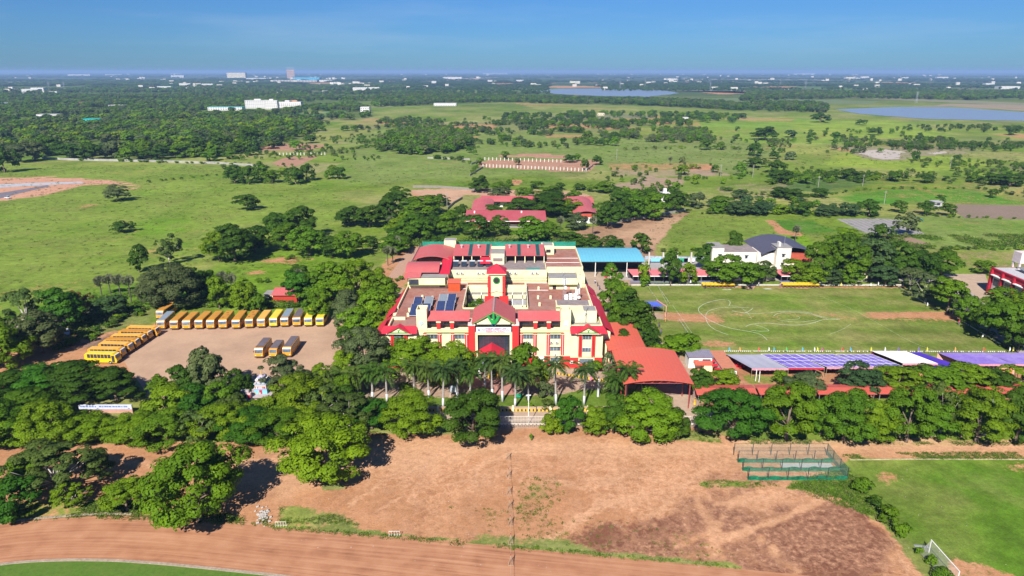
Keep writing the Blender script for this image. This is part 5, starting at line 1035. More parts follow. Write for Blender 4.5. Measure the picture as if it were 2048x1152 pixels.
for p, lb in (((1049,684), 'small air conditioner beside the red portal pillar, upper floor'), ((1058,684), 'air conditioner left of the second red pilaster pair, upper floor'), ((1103,684), 'left air conditioner under the right upper wing window'), ((1114,684), 'right air conditioner under the right upper wing window'), ((1057,709), 'air conditioner on the lower floor nearest the portal'), ((1111,709), 'single air conditioner under the right lower wing window')):
    x, z = WZ(p[0], p[1], 169.5); ac(x, 169.56, z, lb, 0.8)
x, z = WZ(1143, 724, 168.4); ac(x, 168.5, z, 'white boxed air conditioner on the red ground floor wall', 0.95)

# solar panels on the left terrace
PV = M('solar_cells', (0.035, 0.05, 0.12), rough=0.18, var=0.2, spec=0.8, sc=0.5, wave=(0, 0.5, -0.3)); PV2 = M('solar_cells_painted_glint', (0.20, 0.23, 0.26), rough=0.3, var=0.1, spec=0.8, wave=(0, 0.5, -0.2))  # second copy is paler: the glint is put into its colour
for i, (x, yy, lean) in enumerate(((-27.6, 179.4, 'far left'), (-24.5, 179.9, 'second'), (-20.5, 182.2, 'third'), (-17.9, 182.4, 'rightmost'))):
    o = site('solar_array', x, yy, ['blue solar array at the far left of the roof terrace', 'solar array with painted glint on its far half, second from the left on the terrace', 'solar array with painted glint on its far half, third on the terrace', 'blue solar array nearest the courtyard parapet'][i], 'solar panel', 'solar arrays on the school terrace', z=10.5)
    for j in range(2):
        y0 = yy+j*6.5; z0, z1 = 11.0+j*0.0, 12.3
        mb = MB().slab([(x-1.25, y0, z0), (x+1.25, y0, z0), (x+1.25, y0+6.2, z1), (x-1.25, y0+6.2, z1)], 0.08); fr = mb.build('panel_frame', FRAME, o)
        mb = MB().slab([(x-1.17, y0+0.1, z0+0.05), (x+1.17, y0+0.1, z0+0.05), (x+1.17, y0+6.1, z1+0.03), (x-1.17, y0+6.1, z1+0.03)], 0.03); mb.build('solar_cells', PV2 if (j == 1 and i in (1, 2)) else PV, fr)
    mb = MB()
    for yq, zq in ((yy+0.2, 11.0), (yy+6.0, 12.15), (yy+6.8, 11.0), (yy+12.4, 12.15)):
        for d in (-1.1, 1.1): mb.cyl(x+d, yq, 10.5, zq, 0.05, 5)
    mb.build('support_legs', STEEL, o)

# telecom masts on the right terrace
def mast(px_, py_, ztop, label, base=10.5, kind='lattice'):
    x, y = G(px_, py_, base); o = site('telecom_mast', x, y, label, 'mast', 'telecom masts on the school roof', z=base); 
    if kind == 'pole':
        MB().cyl(x, y, base, ztop, 0.06, 6).build('pole', STEEL, o); MB().tube((x-0.5, y, ztop-1.2), (x+0.5, y, ztop-1.2), 0.04, n=4).build('cross_arm', STEEL, o); return o
    mb = MB(); w = 0.32
    for d in ((-w, -w), (w, -w), (w, w), (-w, w)): mb.tube((x+d[0], y+d[1], base), (x+d[0]*0.6, y+d[1]*0.6, ztop-1.5), 0.05, n=5)
    z = base
    while z < ztop-2: mb.tube((x-w, y-w, z), (x+w*0.9, y-w, z+0.9), 0.03, n=4).tube((x+w, y-w, z), (x+w, y+w*0.9, z+0.9), 0.03, n=4).tube((x-w, y-w, z+0.9), (x+w, y-w, z+0.9), 0.03, n=4); z += 0.9
    mb.cyl(x, y, ztop-1.6, ztop, 0.05, 5); mb.build('lattice', STEEL, o)
    for k in range(3):
        a_ = 2.1*k+0.5; MB().box(x+cos(a_)*0.6-0.15, x+cos(a_)*0.6+0.15, y+sin(a_)*0.6-0.1, y+sin(a_)*0.6+0.1, ztop-4.2, ztop-2.4).build('antenna_panel', WHITE, o)
    inst('dish', MB().tube((0, 0, 0), (0, -0.25, 0), 0.42, 0.5, 12).mesh('dish', WHITE), o, (0.3, -0.5, ztop-base-5.0))
    return o
mast(1128,600,19.6,'tall grey lattice telecom mast behind the cabinets on the roof'); mast(1155,600,16.6,'shorter lattice mast with white dishes right of the cabinets'); mast(1124,575,18.0,'thin pole left of the lattice mast on the roof', kind='pole'); mast(1159,585,17.5,'thin pole behind the right roof edge mast', kind='pole')
x, y = G(1171, 646, 11); o = site('telecom_mast', x, y, 'slim aerial pole above the right end pediment', 'mast', 'telecom masts on the school roof', z=10.9); MB().cyl(x, y, 10.9, 17.2, 0.07, 6).build('pole', STEEL, o); MB().tube((x-0.3, y, 13.6), (x+0.2, y, 14.1), 0.12, n=6).build('aerial', STEEL, o)
x, y = G(1141, 600, 10.5); o = site('equipment_cabinet', x, y, 'white telecom cabinets on a steel frame between the roof masts', 'cabinet', z=10.5)
MB().box(x-2.2, x+2.2, y-0.9, y-0.7, 10.6, 10.8).box(x-2.2, x+2.2, y+0.7, y+0.9, 10.6, 10.8).build('base_frame', STEEL, o)
for k in range(3): MB().box(x-1.9+k*1.35, x-0.8+k*1.35, y-0.5, y+0.5, 10.8, 12.5-0.3*(k == 0)).build('cabinet_body', WHITE, o)
MB().tube((x-2.4, y-0.9, 11.8), (x+2.4, y-0.9, 11.8), 0.04, n=4).tube((x-2.4, y-0.9, 10.5), (x-2.4, y-0.9, 11.8), 0.04, n=4).tube((x+2.4, y-0.9, 10.5), (x+2.4, y-0.9, 11.8), 0.04, n=4).build('guard_rail', STEEL, o)
# water tanks / steel pots on the middle roof
for i in range(5):
    x, z = -18.6+i*2.7, 14.42; o = site('roof_tank', x, 218.2, ['leftmost','second','third','fourth','rightmost'][i]+' shiny steel heater tank in front of the left sheet roof', 'water heater', 'steel solar water heaters on the roof', z=z)
    MB().tube((x-0.9, 218.9, 16.0), (x+0.9, 218.9, 16.0), 0.3, n=10).build('tank', STEEL, o); MB().slab([(x-0.9, 217.0, 14.7), (x+0.9, 217.0, 14.7), (x+0.9, 218.6, 15.8), (x-0.9, 218.6, 15.8)], 0.06).build('collector', GLASS, o); MB().cyl(x-0.7, 218.8, 14.42, 15.8, 0.05, 5).cyl(x+0.7, 218.8, 14.42, 15.8, 0.05, 5).build('legs', STEEL, o)
o = tag(MB().poly([(4.5, 214.6, 14.46), (9.2, 214.5, 14.46), (9.0, 216.2, 14.46), (5.0, 216.0, 14.46)]).build('tarpaulin', M('teal_tarp', (0.02, 0.30, 0.28))), 'teal tarpaulin spread on the grey roof right of the tower', 'tarpaulin')
# ------------------------------------------------------------------ buses (front towards -Y, origin at the middle of the front axle line on the ground)
YEL = {}
def bmat(n, c): return M(n, c, rough=0.35, var=0.05, spec=0.5, dirt=(0.42, 0.24, 0.09), dirt_amt=0.35, dirt_sc=0.7)
B_OR = bmat('bus_amber_paint', (0.70, 0.30, 0.004)); B_YE = bmat('bus_yellow_paint', (0.74, 0.50, 0.004)); B_WH = M('bus_white_band', (0.72, 0.72, 0.72), rough=0.4)
TYRE = M('tyre', (0.02, 0.02, 0.02), rough=0.9); RIM = M('rim', (0.35, 0.33, 0.3), rough=0.5)
LAMP = M('headlight', (0.7, 0.7, 0.65), rough=0.15, spec=0.8); BGL = M('bus_glass', (0.03, 0.04, 0.05), rough=0.1, spec=0.9, var=0.4, sc=0.8)
WSG = M('windscreen_glass', (0.10, 0.14, 0.19), rough=0.08, spec=0.9, var=0.5, sc=1.1, jitter=0.4)
SKIRT = M('bus_dark_trim', (0.06, 0.045, 0.04), rough=0.7)
ROOFS = {'dusty orange': M('roof_dusty_orange', (0.50, 0.235, 0.035), rough=0.7, var=0.1, dirt=(0.36, 0.16, 0.04), dirt_amt=0.6, dirt_sc=0.5, sc=2), 'bright amber': M('roof_amber', (0.66, 0.36, 0.06), rough=0.6, var=0.06, dirt=(0.70, 0.48, 0.20), dirt_amt=0.5, dirt_sc=0.4),
         'lemon yellow': M('roof_lemon', (0.70, 0.55, 0.03), rough=0.5, dirt=(0.6, 0.5, 0.2), dirt_amt=0.4), 'blue grey': M('roof_bluegrey', (0.20, 0.26, 0.32), rough=0.6, dirt=(0.3, 0.3, 0.3), dirt_amt=0.4, var=0.1),
         'dark grey': M('roof_darkgrey', (0.12, 0.10, 0.115), rough=0.7, dirt=(0.2, 0.17, 0.16), dirt_amt=0.5, var=0.12)}
def bus_profile(L_, h, w, inset=0.0):
    return [(-w/2, 0.18, 0.42), (-w/2, 0.0, 0.75), (-w/2, 0.02, 1.35), (-w/2, 0.30, 2.55), (-w/2, 0.62, h-0.12), (-w/2, 0.95, h), (-w/2, L_-0.4, h), (-w/2, L_-0.1, h-0.15), (-w/2, L_, 1.4), (-w/2, L_-0.05, 0.42)]
wheel_t = MB().tube((-0.15, 0, 0), (0.15, 0, 0), 0.48, n=14).mesh('tyre', TYRE, smooth=False); wheel_r = MB().tube((-0.17, 0, 0), (0.17, 0, 0), 0.24, n=10).mesh('rim', RIM)
BUSM = {}
def bus_meshes(body, L_, h, w, flat):
    k = (body.name, L_, h, w)
    if k in BUSM: return BUSM[k]
    d = {}
    d['body'] = MB().extr(bus_profile(L_, h, w), (w, 0, 0)).mesh('body', body)
    d['roofbase'] = MB().box(-w/2+0.10, w/2-0.10, 0.98, L_-0.35, h+0.003, h+0.07)
    d['windscreen'] = MB().extr([(-w/2+0.13, -0.02+0.30*0.33, 1.62), (w/2-0.13, -0.02+0.30*0.33, 1.62), (w/2-0.13, 0.255, 2.5), (-w/2+0.13, 0.255, 2.5)], (0, 0.06, 0)).mesh('windscreen', WSG)
    d['band'] = MB().extr([(-w/2+0.03, 0.28, 2.57), (w/2-0.03, 0.28, 2.57), (w/2-0.03, 0.56, h-0.16), (-w/2+0.03, 0.56, h-0.16)], (0, 0.05, 0)).mesh('destination_band', B_WH)
    d['bumper'] = MB().box(-w/2+0.05, w/2-0.05, -0.12, 0.1, 0.42, 0.72).mesh('bumper', SKIRT)
    d['lamp'] = MB().tube((0, -0.06, 0), (0, 0.05, 0), 0.13, n=10).mesh('headlight', LAMP)
    n = 7; y0, y1 = 1.55, L_-0.75; st = (y1-y0)/n
    d['win'] = MB().box(-0.02, 0.02, 0.0, st-0.14, 1.68, 2.78).mesh('side_window', BGL); d['wy'] = [y0+i*st for i in range(n)]
    d['door'] = MB().box(-0.02, 0.02, 0.55, 1.35, 0.55, 2.45).mesh('door', BGL)
    d['mirror'] = MB().box(-0.09, 0.09, -0.06, 0.02, 0, 0.42).mesh('mirror', SKIRT)
    BUSM[k] = d; return d
def bus(x, y, hd, body, roof, label, L_=9.3, h=3.0, w=2.35, spots=False):
    group = 'yellow school buses parked in the yard'
    o = empty('school_bus', (x, y, 0), hd); tag(o, label, 'bus', group)
    d = bus_meshes(body, L_, h, w, 0); k = ('roof', roof, L_, h, w)
    if k not in BUSM: BUSM[k] = d['roofbase'].mesh('roof', ROOFS[roof])
    inst('body', d['body'], o); r = inst('roof', BUSM[k], o)
    if spots:
        if 'hatch' not in BUSM: BUSM['hatch'] = MB().box(-0.3, 0.3, -0.3, 0.3, 0, 0.06).mesh('roof_hatch', M('rust_hatch', (0.28, 0.10, 0.03)))
        for yy, xx in ((2.6, -0.4), (4.6, 0.5), (6.8, -0.2)): inst('roof_hatch', BUSM['hatch'], r, (xx, yy, h+0.07))
    inst('windscreen', d['windscreen'], o); inst('destination_band', d['band'], o); inst('bumper', d['bumper'], o)
    for s in (-1, 1):
        inst('headlight', d['lamp'], o, (s*(w/2-0.35), -0.02, 0.98)); inst('mirror', d['mirror'], o, (s*(w/2+0.12), 0.1, 1.9))
        for yy in d['wy']: inst('side_window', d['win'], o, (s*(w/2+0.012), yy, 0))
        for yy in (1.9, L_-2.5):
            wh = inst('wheel', wheel_t, o, (s*(w/2-0.12), yy, 0.48)); inst('rim', wheel_r, wh)
    inst('door', d['door'], o, (-(w/2+0.013), 0, 0))
    return o
OE, AM, LE, BLG, DKG = 'dusty orange', 'bright amber', 'lemon yellow', 'blue grey', 'dark grey'
bus(-112.9, 205.6, -0.02, B_OR, OE, 'orange bus parked alone behind the left end of the back row')
BR = [(-108.1, 196.5, B_OR, BLG, 'bus with a blue grey roof, leftmost of the back row', 0), (-104.0, 196.4, B_OR, OE, 'orange roofed bus next to the leftmost blue grey roofed one in the back row', 0), (-100.3, 196.6, B_OR, OE, 'third bus from the left in the back row', 0),
      (-96.6, 196.9, B_OR, OE, 'fourth bus from the left in the back row', 0), (-93.0, 196.9, B_OR, OE, 'fifth bus from the left in the back row', 0), (-89.3, 197.2, B_OR, OE, 'sixth bus from the left in the back row, rusty hatches on its roof', 1),
      (-85.2, 197.1, B_OR, OE, 'seventh bus from the left in the back row, paler orange', 0), (-81.4, 197.8, B_OR, OE, 'eighth bus from the left in the back row, rusty marks on its roof', 1), (-77.8, 198.1, B_OR, AM, 'pale amber roofed bus left of the lemon yellow one in the back row', 0),
      (-74.2, 198.6, B_YE, LE, 'lemon yellow bus left of the blue grey roofed bus in the back row', 0), (-70.8, 198.9, B_OR, BLG, 'bus with blue grey roof in the right half of the back row', 0), (-67.1, 199.2, B_OR, DKG, 'bus with dark grey roof rack in the back row', 0),
      (-63.5, 199.2, B_YE, LE, 'lemon yellow bus second from the right in the back row', 0), (-59.9, 199.2, B_YE, LE, 'brightest yellow bus at the right end of the back row', 0)]
for x, y, b, r, lb, sp in BR: bus(x, y, rnd.uniform(0.06, 0.11), b, r, lb, 9.2+rnd.uniform(-0.3, 0.4), spots=sp)
LR = [(-106.3, 191.9, B_OR, AM, 'rearmost bus of the diagonal left row, beside the back row'), (-107.1, 188.9, B_OR, OE, 'second bus from the back in the diagonal left row'), (-107.2, 185.7, B_OR, AM, 'third bus from the back in the diagonal left row, pale roof'),
      (-107.4, 182.4, B_OR, OE, 'middle bus of the diagonal left row'), (-107.6, 179.1, B_OR, AM, 'third bus from the front in the diagonal left row'), (-107.9, 175.6, B_OR, AM, 'second bus from the front in the diagonal left row, pale roof'), (-107.4, 172.0, B_YE, LE, 'bright yellow bus side on, nearest in the diagonal left row')]
for x, y, b, r, lb in LR: bus(x, y, pi/2-rnd.uniform(-0.02, 0.08), b, r, lb, 9.3+rnd.uniform(-0.4, 0.4), 2.85, 2.15)
bus(-70.2, 174.6, 0.03, B_OR, DKG, 'left of three dark roofed buses in the middle of the yard', 8.6); bus(-66.3, 174.8, 0.03, B_OR, DKG, 'small middle one of three dark roofed buses in the yard', 7.4, 2.7, 2.2); bus(-62.6, 175.2, 0.02, B_OR, DKG, 'right of three dark roofed buses in the middle of the yard', 9.2)

# ------------------------------------------------------------------ big sheds beside the school
def frame_shed(name, label, x0, x1, y0, y1, ze, rise, mat, along, ncol, colm, wall=None, seg=12, group=None):
    o = site(name, (x0+x1)/2, (y0+y1)/2, label, 'shed', group)
    MB().arch(x0, x1, y0, y1, ze, rise, along=along, seg=seg, t=0.12).build('roof', mat, o)
    n = ncol
    for k in range(n+1):
        for e in (0, 1):
            if along == 'x': x = x0+0.6+(x1-x0-1.2)*k/n; y = (y0+0.7, y1-0.7)[e]
            else: y = y0+0.6+(y1-y0-1.2)*k/n; x = (x0+0.7, x1-0.7)[e]
            MB().cyl(x, y, 0, ze+0.12, 0.16, 8).build('column', colm, o)
        if along == 'y':
            tr = MB().tube((x0+0.7, y, ze-0.1), (x1-0.7, y, ze-0.1), 0.09, n=5)
            m_ = 8
            for j in range(m_):
                a0 = j/m_; a1 = (j+1)/m_; xa = x0+0.7+(x1-x0-1.4)*a0; xb = x0+0.7+(x1-x0-1.4)*a1; hb = ze+rise*(1-(2*a1-1)**2)*0.8
                if j < m_-1: tr.tube((xa, y, ze-0.1), (xb, y, hb), 0.05, n=4)
            tr.build('truss', colm, o)
    return o
REDST = M('red_steel', (0.30, 0.05, 0.05), rough=0.5)
frame_shed('arched_shed', 'large rust red arched sheet shed over the driveway beside the school', 26.0, 42.4, 144.8, 164.8, 6.6, 0.95, ORSH, 'y', 3, REDST)
frame_shed('arched_shed', 'narrow rear arched red shed joining the big one beside the school', 25.2, 35.4, 165.0, 184.4, 6.5, 0.65, ORSH, 'y', 3, REDST)
for x in (31.0, 31.8, 33.2, 35.9): pass
frame_shed('blue_shed', 'large hall with a sky blue arched sheet roof behind the school yard', 25.6, 51.2, 253.6, 275.0, 6.3, 1.1, BLUES, 'x', 4, WHITE)
o = site('hall_backdrop', 38, 262, 'dark wall painted as the shaded interior of the blue roofed hall', 'hall'); MB().box(26.5, 50.5, 264, 264.2, 0, 6.0).build('wall', DARK, o); MB().box(26.0, 51.0, 254.4, 254.6, 5.5, 6.2).build('gutter_band', GREY, o)  # dark wall standing in for the shade inside the open hall
# balloon arch and crowd at the hall mouth
o = site('balloon_arch', 38.0, 252.5, 'red and pink balloon arch at the entrance of the blue roofed hall', 'balloon arch')
for i in range(14):
    a = pi*i/13; r_ = 0.7; x = 38+1.8*cos(a)
    me = bpy.data.meshes.new('balloon'); 
    b_ = MB(); 
    for kk in range(1): b_.tube((x-0.35, 252.5, 0.3+3.6*sin(a)), (x+0.35, 252.5, 0.3+3.6*sin(a)), 0.42, 0.36, 8)
    b_.build('balloon_cluster', M('balloon_red', (0.62, 0.03, 0.06), rough=0.3) if i % 3 else M('balloon_pink', (0.8, 0.4, 0.5), rough=0.3), o)
# rear hostel huts right of the big shed
o = site('site_office', 50.5, 170, 'white hut with grey roof and red shutters beside the big red shed', 'hut'); MB().box(47.4, 53.6, 168.4, 172.4, 0, 3.2).build('wall', WHITE, o); MB().slab([(47.1, 168.0, 3.3), (53.9, 168.0, 3.3), (53.9, 172.8, 3.6), (47.1, 172.8, 3.6)], 0.1).build('roof', M('dull_purple_sheet', (0.22, 0.20, 0.26), wave=(0, 0.5, 0.2)), o)
MB().box(51.0, 53.2, 168.28, 168.38, 1.7, 2.6).build('window', PANE, o); MB().box(48.6, 50.0, 168.28, 168.38, 1.5, 2.4).build('window', M('brick_red_shutter', (0.4, 0.1, 0.07)), o); MB().slab([(48.6, 166.0, 1.9), (53.4, 166.0, 1.9), (53.4, 168.2, 2.2), (48.6, 168.2, 2.2)], 0.08).build('lean_roof', ORSH, o); MB().box(51, 53.2, 166.2, 168.1, 0, 1.8).build('porch_wall', CREAM, o)
o = site('container_hut', 56, 166, 'long narrow hut with salmon roof and white end wall beside the striped tents', 'hut')
MB().box(54.4, 57.8, 160.8, 172.8, 0, 3.0).build('wall', WHITE, o); MB().slab([(54.1, 160.4, 3.1), (58.1, 160.4, 3.05), (58.1, 173.2, 3.05), (54.1, 173.2, 3.1)], 0.1).build('roof', M('salmon_sheet', (0.50, 0.19, 0.11), wave=(1, 0.6, 0.12)), o)
for k in range(3): MB().slab([(52.9, 162.4+k*2.6, 1.9), (54.3, 162.4+k*2.6, 2.2), (54.3, 164.0+k*2.6, 2.2), (52.9, 164.0+k*2.6, 1.9)], 0.06).build('awning', CRIM, o)
for k in range(1):
    o = site('chair_stack', 60.6, 169.6, 'heap of stacked bright red plastic chairs beside the salmon roofed hut', 'chairs')
    q = random.Random(5)
    for i in range(26):
        x = 58.7+q.random()*4.2; y = 167.6+q.random()*3.6; z = q.random()*0.6
        MB().box(x-0.24, x+0.24, y-0.24, y+0.24, 0.35+z, 0.43+z).box(x-0.24, x+0.24, y+0.2, y+0.26, 0.43+z, 0.9+z).box(x-0.22, x-0.16, y-0.22, y-0.16, 0, 0.35+z).box(x+0.16, x+0.22, y-0.22, y-0.16, 0, 0.35+z).build('chair', M('red_plastic', (0.62, 0.02, 0.03), rough=0.4), o)
# walkway with red tin roofs behind the right-hand trees
WALKR = M('walkway_red_sheet', (0.47, 0.085, 0.06), rough=0.5, wave=(0, 0.5, 0.1), dirt=(0.4, 0.14, 0.1), dirt_amt=0.4)
WK = [(44.0, 58.5, 'leftmost red tin walkway roof, beside the big shed mouth'), (59.0, 72.5, 'second red tin walkway roof from the big shed'), (73, 87, 'third red tin walkway roof from the big shed'), (87.5, 101, 'fourth red tin walkway roof along the right-hand trees'), (101.5, 116, 'fifth red tin walkway roof along the right-hand trees'), (116.5, 132, 'rightmost red tin walkway roof')]
for i, (x0, x1, lb) in enumerate(WK):
    dy = 0.15*i
    o = site('walkway_roof', (x0+x1)/2, 149.5, lb, 'walkway roof', 'red tin walkway roofs')
    MB().slab([(x0, 147.0+dy, 2.7), (x1, 147.0+dy, 2.7), (x1, 149.4+dy, 3.35), (x0, 149.4+dy, 3.35)], 0.08).build('roof', WALKR, o); MB().slab([(x0, 149.42+dy, 3.35), (x1, 149.42+dy, 3.35), (x1, 151.6+dy, 3.1), (x0, 151.6+dy, 3.1)], 0.08).build('roof', WALKR, o)
    for k in range(4):
        x = x0+0.5+(x1-x0-1)*k/3
        for yy in (147.4, 151.2): MB().cyl(x, yy+dy, 0, 2.8 if yy < 149 else 3.0, 0.07, 6).build('post', STEEL, o)
    MB().box(x0+0.2, x1-0.2, 151.3+dy, 151.45+dy, 0, 2.2).build('back_wall', M('walkway_wall', (0.22, 0.12, 0.10)), o)

# ------------------------------------------------------------------ tents along the near side of the field
def tent(name, label, P, zb, zf, mat, fringe, posts, grid=None, group='cloth tents along the field', back=None):
    """P: ground rectangle x0,x1,y0,y1; roof from zf at the near edge to zb at the far edge"""
    x0, x1, y0, y1 = P[:4]; sk = P[4] if len(P) > 4 else 0.0     # skew of far edge in x
    o = site(name, (x0+x1)/2, (y0+y1)/2, label, 'tent', group)
    nx, ny = 10, 6; mb = MB(); vs = []
    q = random.Random(int(x0*10))
    for j in range(ny+1):
        for i in range(nx+1):
            u, v = i/nx, j/ny; x = x0+(x1-x0)*u+sk*v; y = y0+(y1-y0)*v
            z = zf+(zb-zf)*v-0.22*sin(pi*((u*3) % 1.0))*(0.3+0.7*sin(pi*v))+q.uniform(-0.03, 0.03); vs.append((x, y, z))
    mb.add(vs, [(j*(nx+1)+i, j*(nx+1)+i+1, (j+1)*(nx+1)+i+1, (j+1)*(nx+1)+i) for j in range(ny) for i in range(nx)])
    r = mb.build('canopy', mat, o, smooth=True)
    if grid:
        nv = 4
        for k in range(grid+1):
            u = k/grid; x = x0+(x1-x0)*u
            MB().extr([(x-0.05, y0, zf+0.05), (x+0.05, y0, zf+0.05), (x+0.05+sk, y1, zb+0.05), (x-0.05+sk, y1, zb+0.05)], (0, 0, 0.03)).build('batten', WHITE, r)
        for k in range(nv+1):
            v = k/nv; y = y0+(y1-y0)*v; z = zf+(zb-zf)*v
            MB().box(x0+sk*v, x1+sk*v, y-0.05, y+0.05, z+0.09, z+0.12).build('batten', WHITE, r)
    if fringe:
        n = int((x1-x0)/0.6); mb = MB()
        for i in range(n):
            xa = x0+(x1-x0)*i/n; xb = x0+(x1-x0)*(i+0.95)/n; dz = 0.55 if i % 2 else 0.48
            mb.box(xa, xb, y0-0.04, y0-0.01, zf-dz, zf)
        mb.build('fringe', fringe, o)['kind'] = 'stuff'
    for k in range(posts+1):
        x = x0+(x1-x0)*k/posts
        MB().cyl(x, y0, 0, zf, 0.05, 6).build('post', M('bamboo', (0.34, 0.27, 0.16)), o); MB().cyl(x+sk, y1, 0, zb, 0.05, 6).build('post', MATS['bamboo'], o)
    if back: MB().box(x0+sk, x1+sk, y1+0.02, y1+0.07, 0, zb-0.1).build('side_cloth', back, o)
    return o
CLP = M('pale_grey_cloth', (0.30, 0.30, 0.37), rough=0.9, var=0.06, sc=0.8); CVI = M('violet_cloth', (0.135, 0.09, 0.42), rough=0.9, var=0.14, sc=0.6, dirt=(0.30, 0.25, 0.48), dirt_amt=0.5, dirt_sc=0.25); CIN = M('indigo_cloth', (0.055, 0.025, 0.32), rough=0.9, var=0.15, sc=0.5)
CPV = M('washed_violet_cloth', (0.20, 0.13, 0.45), rough=0.9, var=0.12, dirt=(0.34, 0.28, 0.50), dirt_amt=0.7, dirt_sc=0.15); CWH = M('white_cloth', (0.75, 0.73, 0.68), rough=0.9, var=0.04); CBL = M('royal_blue_cloth', (0.075, 0.12, 0.48), rough=0.9, var=0.1, sc=0.5)
FRP = M('pink_fringe', (0.62, 0.26, 0.32), rough=0.9); FRR = M('red_fringe', (0.45, 0.03, 0.06), rough=0.9); DCL = M('maroon_backcloth', (0.10, 0.015, 0.02), rough=0.9)
ORC = M('orange_cloth', (0.68, 0.22, 0.03), rough=0.8, var=0.1); PKC = M('pink_cloth', (0.66, 0.34, 0.28), rough=0.9)
T1 = [((61.9, 71.3, 161.5, 169.3, -4.4), CLP, FRP, 'pale grey canopy at the left end of the row of tents', None), ((71.5, 80.8, 161.9, 169.3, -4.6), CVI, FRR, 'violet chequered canopy beside the pale grey one', 4), ((81.6, 91.7, 162.3, 169.3, -5.4), CVI, FRP, 'middle violet chequered canopy with a sagging cloth', 5), ((91.9, 101.6, 162.4, 169.2, -5.0), CVI, FRP, 'violet chequered canopy next to the white canopy', 5)]
for P, m, fr, lb, g in T1: tent('tent', lb, P, 3.6, 3.0, m, fr, 1, g, back=DCL)
tent('tent', 'white flat canopy over orange drapes between the violet tents', (101.9, 111.0, 163.6, 171.0, -4.6), 3.9, 3.5, CWH, FRP, 1, back=DCL)
o = site('drape', 105.5, 163.2, 'orange and pink draped cloth hung under the white canopy', 'drape')
MB().box(102.0, 111.0, 163.1, 163.2, 0.2, 1.9).build('cloth', PKC, o)
for k in range(8): MB().box(102.5+k*1.1, 103.2+k*1.1, 163.0, 163.08, 0.5, 1.8).build('orange_panel', ORC, o)
tent('tent', 'deep indigo low canopy right of the white one', (109.8, 119.0, 161.2, 171.5, -8.2), 3.3, 2.6, CIN, FRP, 2, back=None)
tent('tent', 'left half of the long faded violet canopy with pink fringe', (118.9, 131.5, 164.2, 170.9, -3.6), 3.4, 3.0, CPV, FRP, 3, back=PKC); tent('tent', 'right half of the long faded violet canopy with pink fringe', (131.7, 145.5, 164.2, 170.9, -3.6), 3.4, 3.0, CPV, FRP, 3, back=None)
tent('tent', 'royal blue canopy at the far right end of the tents', (151.2, 164.5, 163.8, 171.2, -4.6), 3.5, 3.1, CBL, FRP, 2)
o = site('drape', 124, 163.5, 'orange drape below the long faded violet canopy', 'drape')
MB().box(120.2, 131.5, 163.6, 163.7, 0.2, 2.2).build('cloth', PKC, o)
for k in range(9): MB().box(120.6+k*1.2, 121.3+k*1.2, 163.5, 163.58, 0.4, 2.0).build('orange_panel', ORC, o)
tent('tent', 'small blue canopy beside the trees at the left end of the field', (42.5, 49.6, 210.8, 215.2, -1.6), 3.1, 2.8, CBL, None, 2, back=DCL)
o = site('stage_arch', 49.6, 210, 'pink and white bunting pole at the corner of the small blue canopy', 'decoration'); MB().cyl(49.9, 208.5, 0, 3.6, 0.12, 6).build('pole', PKC, o); MB().tube((48.2, 215.5, 3.4), (49.9, 208.5, 3.6), 0.18, n=6).build('garland', FRP, o)

# pink awnings over rows of chairs, far side of the field
PINKA = M('pink_awning_sheet', (0.62, 0.16, 0.17), rough=0.6, var=0.06, dirt=(0.55, 0.25, 0.22), dirt_amt=0.4)
chair_me = MB().box(-0.24, 0.24, -0.24, 0.24, 0.40, 0.46).box(-0.24, 0.24, 0.19, 0.25, 0.46, 0.95).box(-0.24, -0.18, -0.24, -0.18, 0, 0.4).box(0.18, 0.24, -0.24, -0.18, 0, 0.4).mesh('chair', M('grey_blue_plastic', (0.16, 0.18, 0.27), rough=0.5)); chair_w = MB().box(-0.24, 0.24, -0.24, 0.24, 0.40, 0.46).box(-0.24, 0.24, 0.19, 0.25, 0.46, 0.95).box(-0.24, -0.18, -0.24, -0.18, 0, 0.4).box(0.18, 0.24, -0.24, -0.18, 0, 0.4).mesh('chair', M('white_plastic', (0.65, 0.62, 0.58), rough=0.5))
AW = [(44.8, 50.2, 'leftmost pink awning, behind the little round tree'), (51.0, 56.2, 'second pink awning from the left'), (56.4, 62.0, 'third pink awning, half hidden by the tall tree'), (63.0, 70.4, 'fourth pink awning from the left'), (70.6, 79.4, 'wide pink awning left of the big tree by the hostel'), (100.6, 106.6, 'left pink awning in front of the hostel with the grey roof'), (106.8, 114.4, 'right pink awning in front of the hostel with the grey roof')]
nch = 0
for x0, x1, lb in AW:
    o = site('awning', (x0+x1)/2, 249, lb, 'awning', 'pink awnings behind the field')
    MB().slab([(x0+0.6, 245.6, 2.9), (x1+0.9, 245.6, 2.9), (x1-0.6, 252.6, 3.5), (x0-0.6, 252.6, 3.5)], 0.08).build('roof', PINKA, o)
    MB().box(x0+0.6, x1+0.9, 245.52, 245.58, 2.6, 2.9).build('valance', WHITE, o)
    for x in (x0+0.7, (x0+x1)/2, x1+0.7): MB().cyl(x, 245.8, 0, 2.8, 0.06, 6).build('post', STEEL, o)
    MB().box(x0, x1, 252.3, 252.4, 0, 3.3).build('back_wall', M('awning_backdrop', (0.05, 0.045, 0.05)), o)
CH = []
CHW = ['under the leftmost pink awning', 'under the second pink awning', 'under the third pink awning by the tall tree', 'under the fourth pink awning', 'under the wide awning left of the big tree', 'under the left awning of the hostel', 'under the right awning of the hostel', 'right of the last pink awning']
